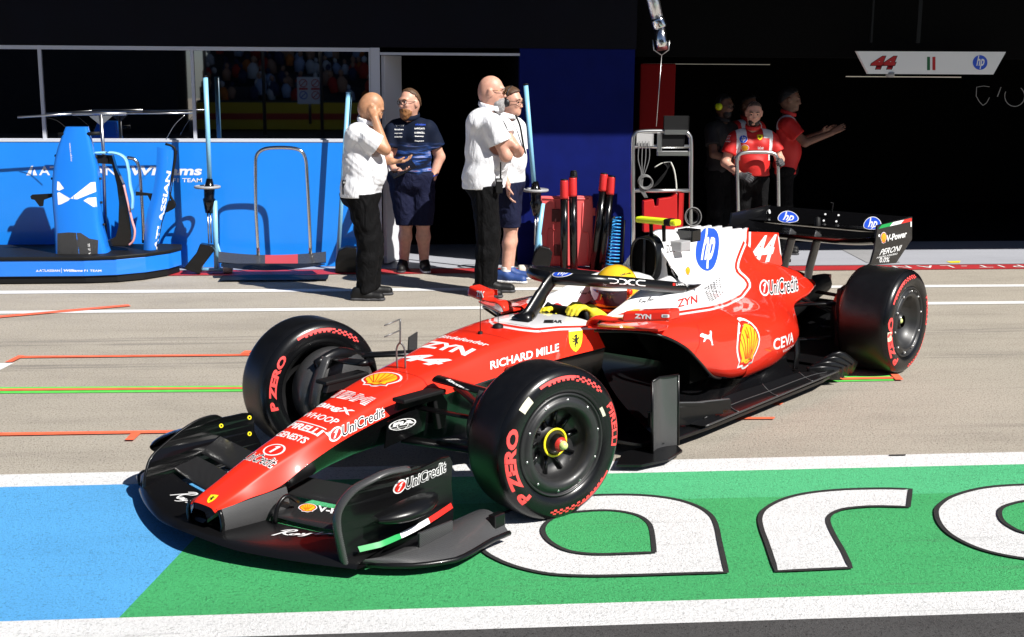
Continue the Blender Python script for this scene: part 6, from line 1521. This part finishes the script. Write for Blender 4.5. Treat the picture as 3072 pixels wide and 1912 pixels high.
# ---- steel pole with a cross bar
Yp = 12.6; o = k1(600, 1190, Yp); o.z = .26; SP = empty('antenna_stand', tuple(o), 0, 'thin steel pole with a long horizontal bar above the upright blue nose', 'stand')
MB().tube(rel(o, Vector((k1(600, 1190, Yp).x, Yp, .262)), k1(586, 670, Yp), k1(572, 462, Yp)), .017, STEEL, 12).build('pole', SP)
MB().tube(rel(o, k1(100, 476, Yp), k1(410, 458, Yp)), .010, STEEL, 8).tube(rel(o, k1(410, 457, Yp), k1(715, 456, Yp)), .016, STEEL, 8).tube(rel(o, k1(715, 456, Yp), k1(1092, 452, Yp)), .008, STEEL, 8).build('cross_bar', SP)
for q in ((506, 470), (560, 468), (568, 520)), ((584, 468), (640, 468), (580, 520)): MB().prism([p[::2] for p in rel(o, *[k1(*c, Yp) for c in q])], .008, mat('gusset_grey', (.25, .26, .27), .4, metal=.6), Matrix.Rotation(rad(90), 4, 'X')).build('gusset', SP)
MB().tube(bez(rel(o, k1(265, 478, Yp), k1(330, 500, Yp), k1(400, 560, Yp)), 4), .003, MATB, 6).tube(bez(rel(o, k1(1048, 464, Yp), k1(990, 520, Yp), k1(940, 605, Yp)), 4), .003, STEEL, 6).build('cable', SP)
# ---- arched cover in black with pale blue and pink edges
Ya = 12.45; o = k1(690, 1210, Ya); o.z = .262; AC = empty('arched_cover', tuple(o), 0, 'black arched bodywork cover with pale blue and pink edge beside the upright nose', 'car cover')
MB().prism([p[::2] for p in rel(o, *[k1(x, y, Ya) for x, y in ((600, 1205), (735, 1205), (752, 1150), (745, 1080), (725, 960), (705, 860), (660, 760), (640, 690), (535, 690), (540, 735), (640, 742), (668, 860), (680, 960), (676, 1090), (660, 1150), (600, 1180))])], .10, GLOSSB, Matrix.Translation((0, .05, 0)) @ Matrix.Rotation(rad(90), 4, 'X'), .006).build('shell', AC)
MB().tube(bez(rel(o, *[k1(x, y, Ya-.06) for x, y in ((532, 680), (640, 678), (705, 705), (728, 770), (738, 860), (752, 930), (750, 1000))]), 5), .026, PALEB, 10, flat=(1.8, .5, (1, 0, 0))).build('edge', AC)
MB().tube(bez(rel(o, *[k1(x, y, Ya-.065) for x, y in ((702, 860), (725, 960), (748, 1060), (764, 1120), (756, 1175), (732, 1202))]), 5), .018, PINK, 10, flat=(1.3, .6, (1, 0, 0))).build('edge', AC)
MB().box(rel(o, k1(548, 738, Ya-.07))[0], rel(o, k1(610, 690, Ya-.06))[0], MATB).build('latch', AC)
MB().tube(bez(rel(o, *[k1(x, y, Ya+.12) for x, y in ((722, 706), (762, 716), (788, 760), (800, 880), (812, 1080), (815, 1190))]), 5), .017, CHROME, 12).build('rail', AC)
MB().prism([p[::2] for p in rel(o, *[k1(x, y, Ya+.1) for x, y in ((782, 893), (880, 905), (876, 950), (866, 950), (850, 915), (782, 915))])], .03, MATB, Matrix.Translation((0, .02, 0)) @ Matrix.Rotation(rad(90), 4, 'X')).build('clip', AC)
# ---- tall blue panel with vertical lettering
Yv = 12.42; o = k1(850, 1230, Yv); o.z = .262; VP = empty('wing_panel', tuple(o), 0, 'tall curved blue bodywork panel with white vertical lettering on the platform', 'car panel')
ed = [(1230, 814, 884), (1150, 818, 900), (1080, 824, 912), (1000, 838, 938), (930, 860, 960), (850, 876, 972), (780, 884, 980), (720, 888, 990), (645, 890, 996)]
def vfn(u, v):
    i = v*(len(ed)-1); a = int(min(i, len(ed)-2)); t = i-a; y, xl, xr = [ed[a][k_]+(ed[a+1][k_]-ed[a][k_])*t for k_ in range(3)]
    if v > .94: y += 22*u
    p = k1(xl+(xr-xl)*u, y, Yv)-o; return (p.x, -.03*math.sin(math.pi*u)+.05*v*u, p.z)
vp = MB().grid(vfn, 10, 28, TBLUE); vp.grid(lambda u, v: tuple(Vector(vfn(u, v))+Vector((.004, .03, -.004))), 10, 28, MATB); freeze(vp)
stamp(vp, Matrix.Translation(o), plain('ATLASSIAN', bold=.03), p1(892, 1232), p1(970, 785), p1(872, 1228), cell=.03); vp.build('shell', VP)
MB().tube(bez(rel(o, *[k1(x, y, Yv+.03) for x, y in ((938, 628), (975, 640), (994, 668), (985, 760), (960, 900), (992, 975), (945, 1010))]), 4), .012, MATB, 8).build('edge', VP)
MB().prism([p[::2] for p in rel(o, *[k1(x, y, Yv+.02) for x, y in ((955, 950), (985, 945), (996, 985), (940, 1018))])], .03, MATB, Matrix.Translation((0, .04, 0)) @ Matrix.Rotation(rad(90), 4, 'X')).build('rib', VP)
# ---- jacks: pale blue poles with a black head
def jack(label, Y, ptop, pmid, pfoot, ring, body, dark=0.0, K=k1, boot=None, roller=None):
    o = K(*pfoot, Y); o.z = 0; J = empty('pit_jack', tuple(o), 0, label, 'jack', 'tall jacks beside the garages')
    MB().tube(rel(o, K(*pmid, Y), K(*ptop, Y)), .023, PALEB, 12).build('handle', J)
    MB().tube(rel(o, K(*ptop, Y), tuple(Vector(K(*ptop, Y))+Vector((0, 0, .015)))), .025, MATB, 12).build('end_cap', J)
    c = Vector(rel(o, K(*ring, Y))[0]); MB().tube([tuple(c+Vector((.115*math.cos(q), .115*math.sin(q), 0))) for q in np.linspace(0, 2*math.pi, 28, endpoint=False)], .014, mat('ring_grey', (.34, .34, .35), .4), 8, closed=True).tube([tuple(c+Vector((-.1, 0, 0))), tuple(c+Vector((.1, 0, 0)))], .01, mat('ring_grey', (.34, .34, .35), .4), 8).build('ring_handle', J)
    b0, b1 = Vector(rel(o, K(*body[0], Y))[0]), Vector(rel(o, K(*body[1], Y))[0])
    MB().tube([b0, b0+(b1-b0)*.2, b0+(b1-b0)*.25, b0+(b1-b0)*.55, b0+(b1-b0)*.6, b1], [.03, .045, .055, .05, .062, .035], GLOSSB, 14).build('head', J)
    MB().tube([tuple(b1+Vector((-.012, 0, 0))), (b1.x-.012, b1.y, .30)], .008, STEEL, 8).tube([tuple(b1+Vector((.012, 0, 0))), (b1.x+.012, b1.y, .30)], .008, STEEL, 8).build('rod', J)
    pm = (b1.x+.06, 0, b1.z+.12); MB().tube([pm, (.02, 0, .05)], .024, PALEB, 12).tube([(b1.x+.04, 0, .40), (.10, 0, .04)], .013, PALEB, 8).tube([(-.13, 0, .035), (.16, 0, .035)], .02, PALEB, 8).build('post', J)
    if boot:
        q = rel(o, *[K(x, y, Y-.05) for x, y in boot]); MB().prism([p[::2] for p in q], .12, CARB, Matrix.Translation((0, .0, 0)) @ Matrix.Rotation(rad(90), 4, 'X'), .008).build('duct', J)
    if roller:
        c = Vector(rel(o, K(*roller, Y))[0]); c.z = .052; MB().lathe([(0, -.045), (.045, -.045), (.052, -.03), (.052, .03), (.045, .045), (0, .045)], mat('roller_cream', (.62, .56, .48), .5), 20, Matrix.Translation(c) @ Matrix.Rotation(rad(90), 4, 'Y')).build('roller', J)
    return J
jack('pale blue jack standing in front of the blue barrier beside the platform', 12.62, (1165, 250), (1190, 850), (1215, 1300), (1176, 872), ((1188, 825), (1185, 1020)), K=k1, boot=((1045, 1330), (1140, 1362), (1150, 1320), (1222, 1225), (1205, 1200), (1140, 1190), (1120, 1240)), roller=(1292, 1300))
jack('pale blue jack with a black duct standing right of the two men in white polos', 12.35, (524, 295), (570, 850), (560, 1330), (580, 890), ((578, 840), (585, 1035)), K=k3, boot=((560, 1300), (575, 1340), (650, 1350), (672, 1240), (655, 1215), (600, 1200), (575, 1240)), roller=(508, 1320))
J3 = k2(590, 1335, 12.75); J3.z = 0; JJ = empty('pit_jack', tuple(J3), 0, 'pale blue leaning pole half hidden behind the man holding his ear', 'jack', 'tall jacks beside the garages')
MB().tube(rel(J3, Vector((J3.x, 12.75, .02)), k2(652, 337, 12.75)), .022, PALEB, 12).build('handle', JJ); MB().tube(rel(J3, k2(652, 339, 12.75), k2(652, 334, 12.75)), .024, PALEB, 12).build('end_cap', JJ)
MB().prism([p[::2] for p in rel(J3, *[k2(x, y, 12.65) for x, y in ((580, 1360), (580, 1290), (598, 1225), (640, 1205), (700, 1210), (700, 1362))])], .14, CARB, Matrix.Translation((0, -.06, 0)) @ Matrix.Rotation(rad(90), 4, 'X'), .01).build('duct', JJ)
# ---- front wing on a trolley with a steel hoop
Yh = 12.55; o = k2(270, 1350, 12.45); o.z = 0; HP_ = empty('front_jack', tuple(o), 0, 'wide carbon lifting trolley with red centre and tall chrome hoop by the blue barrier', 'trolley')
MB().tube(bez(rel(o, *[k2(x, y, Yh) for x, y in ((142, 1260), (128, 1000), (126, 780), (130, 700), (165, 662), (230, 650), (330, 652), (385, 670), (410, 720), (418, 820), (428, 1020), (438, 1260))]), 5), .018, CHROME, 14).build('hoop', HP_)
def tray(u, v): q = 1-((u-.5)*2)**2; p = k2(-85+610*u, 1238+20*q+60*v-6*v*q, Yh-.16*v)-o; return (p.x, p.y, p.z)
hm = MB().grid(tray, 24, 4, lambda i, j: mat('tray_red', (.42, .05, .05), .4) if 10 <= i <= 16 else CWEAVE); hm.grid(lambda u, v: tuple(Vector(tray(u, v))+Vector((0, .02, -.01))), 24, 4, CARB); hm.build('tray', HP_)
MB().grid(lambda u, v: tuple((lambda p: Vector((p.x, p.y, max(.03, p.z))))(k2(-70+590*u, 1306+40*v*math.sin(math.pi*min(1, .15+u*.8)), Yh-.17-.14*v)-o)), 24, 6, MATB).grid(lambda u, v: (-.55+u*1.02, -.38+.3*v, .02), 12, 3, MATB).build('base', HP_)
# ---- red case
Yc = 12.75; o = k3(750, 1320, Yc); o.z = 0; RC = empty('equipment_case', tuple(o), 0, 'flat salmon red equipment case standing against the navy wall', 'case')
CASE = mat('case_red', (.76, .115, .115), .45, var=.08, vscale=4); q = rel(o, *[k3(x, y, Yc) for x, y in ((590, 1318), (606, 925), (900, 922), (906, 1000), (902, 1320))])
cm_ = MB().prism([p[::2] for p in q], .07, CASE, Matrix.Translation((0, .05, 0)) @ Matrix.Rotation(rad(90), 4, 'X'), .012); cm_.build('shell', RC)
for pts in (((640, 1290), (648, 1120), (690, 1110), (690, 960)), ((850, 960), (846, 1120), (880, 1140), (876, 1290)), ((620, 940), (880, 940))): MB().tube(bez(rel(o, *[k3(x, y, Yc-.022) for x, y in pts]), 4), .008, CASE, 8).build('rib', RC)
for a, b in (((672, 1070), (720, 998)), ((685, 1262), (724, 1200))):
    A_, B_ = rel(o, k3(*a, Yc-.03), k3(*b, Yc-.03)); MB().box((A_[0], A_[1]-.01, A_[2]), (B_[0], B_[1]+.012, B_[2]), mat('case_recess', (.10, .02, .02), .6), bev=.003).build('window', RC)
MB().box(rel(o, k3(900, 1035, Yc-.02))[0], rel(o, k3(918, 990, Yc+.01))[0], CASE, bev=.003).build('latch', RC)
# ---- black tubes with red caps
CAPR = mat('cap_red', (.60, .025, .025), .4)
for i, (tp_, cp_, bt, yy, lab) in enumerate((((742, 835), (742, 938), (742, 1328), 12.5, 'black tube with red cap, left one of the upright pair before the salmon case'), ((790, 820), (790, 925), (797, 1328), 12.52, 'black tube with red cap, right one of the upright pair before the salmon case'),
        ((795, 786), (797, 828), (800, 1320), 12.60, 'plain black tube standing behind the upright red capped pair'), ((968, 800), (960, 895), (905, 1335), 12.62, 'leaning black tube with red cap, nearest the upright tubes'), ((1012, 816), (1002, 914), (948, 1335), 12.6, 'leaning black tube with red cap, nearest the steel rack'), ((1000, 812), (990, 900), (935, 1335), 12.70, 'leaning black tube with red cap, behind the other two leaning tubes'))):
    o = k3(*bt, yy); o.z = 0; T_ = empty('tool_tube', tuple(o), 0, lab, 'tube', 'black tubes beside the red case'); r_ = .038 if i != 2 else .034
    MB().tube(rel(o, Vector((o.x, yy, .004)), k3(*cp_, yy)), r_, GLOSSB, 16).build('barrel', T_)
    c1, c2 = [Vector(p) for p in rel(o, k3(*cp_, yy), k3(*tp_, yy))]
    MB().tube([c1, c1+(c2-c1)*.12, c1+(c2-c1)*.96, c2], [r_*1.1, r_*1.12, r_*1.05, r_*1.0], CAPR if i != 2 else MATB, 16).build('cap', T_)
    MB().tube([c2, c2+(c2-c1).normalized()*.012], [r_*.9, r_*.85], MATB, 14).build('stopper', T_)
# ---- blue coiled air line
Yb = 12.5; o = k3(1030, 1310, Yb); o.z = 0; CL = empty('air_hose', tuple(o), 0, 'bright blue coiled air hose hanging beside the steel rack', 'hose'); P_ = []
for i in range(200):
    t = i/199; c = k3(1040-25*t, 1045+270*t, Yb)-o; q = t*2*math.pi*14; P_.append((c.x+.055*math.cos(q)*(.7+.5*t), c.y+.05*math.sin(q), c.z))
MB().tube(P_, .007, mat('hose_blue', (.03, .30, .70), .3), 6).build('coil', CL)
MB().tube(rel(o, k3(1030, 1040, Yb), k3(1010, 1060, Yb), k3(1000, 1180, Yb), k3(990, 1310, Yb)), .012, MATB, 8).tube(rel(o, k3(1085, 1060, Yb), k3(1078, 1180, Yb), k3(1068, 1300, Yb)), .010, MATB, 8).build('bracket', CL)
# ---- steel rack with panels, cables and a red box
Yr = 12.45; o = Vector((PY(1985, 795, Yr).x, Yr, 0)); RK = empty('equipment_rack', tuple(o), 0, 'tall steel tube rack with grey panels and hanging cables beside the red column', 'rack')
r4 = lambda *L: rel(o, *[k4(x, y, Yr) for x, y in L])
pl_ = r4((0, 830), (325, 830))
P_ = bez(r4((0, 1300), (-2, 1050), (-2, 820), (8, 765), (45, 748), (160, 745), (280, 748), (316, 768), (326, 820), (326, 1050), (326, 1300)), 5); P_ = [Vector((P_[0].x, 0, .03))]+P_+[Vector((P_[-1].x, 0, .03))]
MB().tube(P_, .022, STEEL, 12).build('frame', RK); MB().tube(r4((0, 832), (325, 832)), .02, STEEL, 12).build('cross_bar', RK); MB().tube(r4((0, 1082), (325, 1082)), .02, STEEL, 12).build('cross_bar', RK)
def rbox(name, a, b, m, d=.03, y=-.03, par=None):
    A_, B_ = r4(a, b); return MB().box((A_[0], y, B_[2]), (B_[0], y+d, A_[2]), m, bev=.004).build(name, par or RK)
PGREY = mat('panel_grey', (.42, .42, .42), .5)
cb_ = rbox('connector_panel', (15, 826), (110, 760), PGREY); rbox('clipboard', (170, 742), (311, 660), MATB, .02); rbox('clip_shelf', (172, 760), (300, 738), STEEL, .06, -.06); rbox('bracket_plate', (133, 880), (310, 860), STEEL, .05, -.05); rbox('bracket_plate', (133, 858), (158, 762), STEEL, .02); rbox('screen', (160, 830), (285, 764), MATB, .02)
for x in (30, 48, 66, 84): MB().tube(r4((x, 785), (x, 810)), .014, MATB, 8).build('plug', cb_)
CBL = mat('cable_grey', (.16, .16, .16), .5)
cbm = MB()
for i, x in enumerate((30, 48, 66, 84)): cbm.tube(bez([Vector(p)+Vector((0, -.045, 0)) for p in r4((x, 800), (x-8+i*3, 900), (40+i*4, 980+i*8), (30+i*6, 1060), (60+i*5, 1120))], 5), .005, CBL, 6)
for k_ in range(3): cbm.tube([tuple(Vector(r4((60+38*math.cos(q)+k_*3, 1025+36*math.sin(q)+k_*5))[0])+Vector((0, -.05-.006*k_, 0))) for q in np.linspace(0, 2*math.pi, 20, endpoint=False)], .005, CBL, 6, closed=True)
cbm.build('cable_bundle', RK); fan = MB()
for i in range(4): fan.tube(bez([Vector(p)+Vector((0, -.02, 0)) for p in r4((165+i*15, 920+(i % 2)*5), (190, 960), (150-i*6, 1030), (105, 1066))], 5), .004, MATB, 6)
fan.tube(bez(r4((120, 950), (165, 925), (212, 918)), 4), .006, mat('cable_white', (.6, .6, .55), .5), 6); fan.build('cable_fan', RK)
MB().tube(bez(r4((212, 920), (232, 970), (244, 1060), (242, 1170)), 5), .008, mat('cable_white', (.6, .6, .55), .5), 8).build('hose', RK)
RBOX = mat('rack_red_box', (.50, .012, .012), .4)
rb_ = MB().prism([p[::2] for p in r4((55, 1140), (110, 1130), (118, 1170), (136, 1165), (140, 1128), (210, 1118), (244, 1095), (246, 1310), (55, 1315))], .10, RBOX, Matrix.Translation((0, .06, 0)) @ Matrix.Rotation(rad(90), 4, 'X'), .006); rb_.build('red_box', RK); rbox('side_panel', (250, 1310), (281, 1096), RBOX, .10)
ccm = MB()
for k_ in range(6): ccm.tube([tuple(Vector(r4((335+(46-k_*3)*math.cos(q), 1228+(52-k_*4)*math.sin(q)))[0])+Vector((0, .01*k_-.03, 0))) for q in np.linspace(0, 2*math.pi, 24, endpoint=False)], .006, MATB if k_ % 3 else CBL, 6, closed=True)
ccm.build('cable_coil', RK)
for i, x in enumerate((0, 326)): c = r4((x, 1300))[0]; MB().lathe([(0, -.015), (.03, -.015), (.03, .015), (0, .015)], MATB, 14, Matrix.Translation((c[0], 0, .031)) @ Matrix.Rotation(rad(90), 4, 'X')).build('castor', RK)
# ---- the mechanic's steel hoop trolley
Yt = 12.9; o = Vector((k4(708, 1180, Yt).x, Yt, 0)); HT = empty('hoop_trolley', tuple(o), 0, 'steel hoop handle of a low trolley gripped by the mechanic in red', 'trolley'); r5 = lambda *L: rel(o, *[k4(x, y, Yt) for x, y in L])
P_ = bez(r5((594, 1195), (590, 1000), (588, 910), (600, 878), (640, 866), (710, 864), (780, 868), (812, 890), (820, 960), (824, 1180)), 5); P_ = [Vector((P_[0].x, 0, .10))]+P_+[Vector((P_[-1].x, 0, .10))]
MB().tube(P_, .02, STEEL, 12).build('hoop', HT); MB().box((-.30, -.25, .06), (.30, .05, .10), MATB, bev=.01).build('base', HT)
for x in (-.25, .25): MB().lathe([(0, -.02), (.04, -.02), (.04, .02), (0, .02)], MATB, 16, Matrix.Translation((x, -.2, .042)) @ Matrix.Rotation(rad(90), 4, 'Y')).build('castor', HT)
# ---- warning board across the track that shows in the right-hand pane
def mirror_pt(px, py, Yreal): p = PY(px, py, 26.024-Yreal); return Vector((p.x, Yreal, p.z))
a, b = mirror_pt(893, 312, -13.5), mirror_pt(964, 232, -13.5); WS = empty('warning_board', tuple((a+b)/2), 0, 'white warning board with red prohibition rings mirrored in the third window', 'sign'); hx, hz = abs(b.x-a.x)/2, abs(b.z-a.z)/2
wb = MB().box((-hx, 0, -hz), (hx, .03, hz), mat('sign_white', (.85, .85, .86), .4))
for x in (-.5, .5):
    for z, m_ in ((.55, DRED), (-.35, DBLUE if x < 0 else DRED)):
        v, f = ring2d(circ(x*hx, z*hz, hx*.34), circ(x*hx, z*hz, hx*.27)); wb.add([(p[0], .033, p[1]) for p in v], f, m_); v, f = stroke2d([(x*hx-.2*hx, z*hz-.2*hx), (x*hx+.2*hx, z*hz+.2*hx)], hx*.07); wb.add([(p[0], .033, p[1]) for p in v], f, m_)
    v, f = poly2d([(x*hx-.36*hx, .05*hz), (x*hx+.36*hx, .05*hz), (x*hx+.36*hx, .2*hz), (x*hx-.36*hx, .2*hz)]); wb.add([(p[0], .033, p[1]) for p in v], f, DRED)
wb.build('board', WS); MB().tube([(0, -.03, -hz-.6), (0, -.03, hz)], .04, STEEL, 8).build('post', WS)
# ---- thin outlined emblems on the wall of the right garage
GL_ = mat('dim_outline', (.3, .3, .3), .5, emit=.10); o = PY(3000, 290, 15.5); ES = empty('wall_emblem', tuple(o), 0, 'thin pale outlines of a shield and a ring on the dark garage wall', 'wall sign')
k5 = lambda x, y: tuple(PY(2400+x*.5952, y*.5952, 15.5)-o)
MB().tube([k5(*p) for p in ((890, 440), (888, 485), (905, 515), (922, 532), (940, 520), (955, 492))], .004, GL_, 6).tube([k5(890, 440), k5(925, 434), k5(955, 438)], .003, GL_, 6).build('shield_outline', ES)
MB().tube([k5(1013, 440), k5(995, 488)], .005, GL_, 6).build('stroke', ES); MB().tube([k5(1082+50*math.cos(q), 485+52*math.sin(q)) for q in np.linspace(-.9, 3.6, 24)], .004, GL_, 6).build('ring_outline', ES)
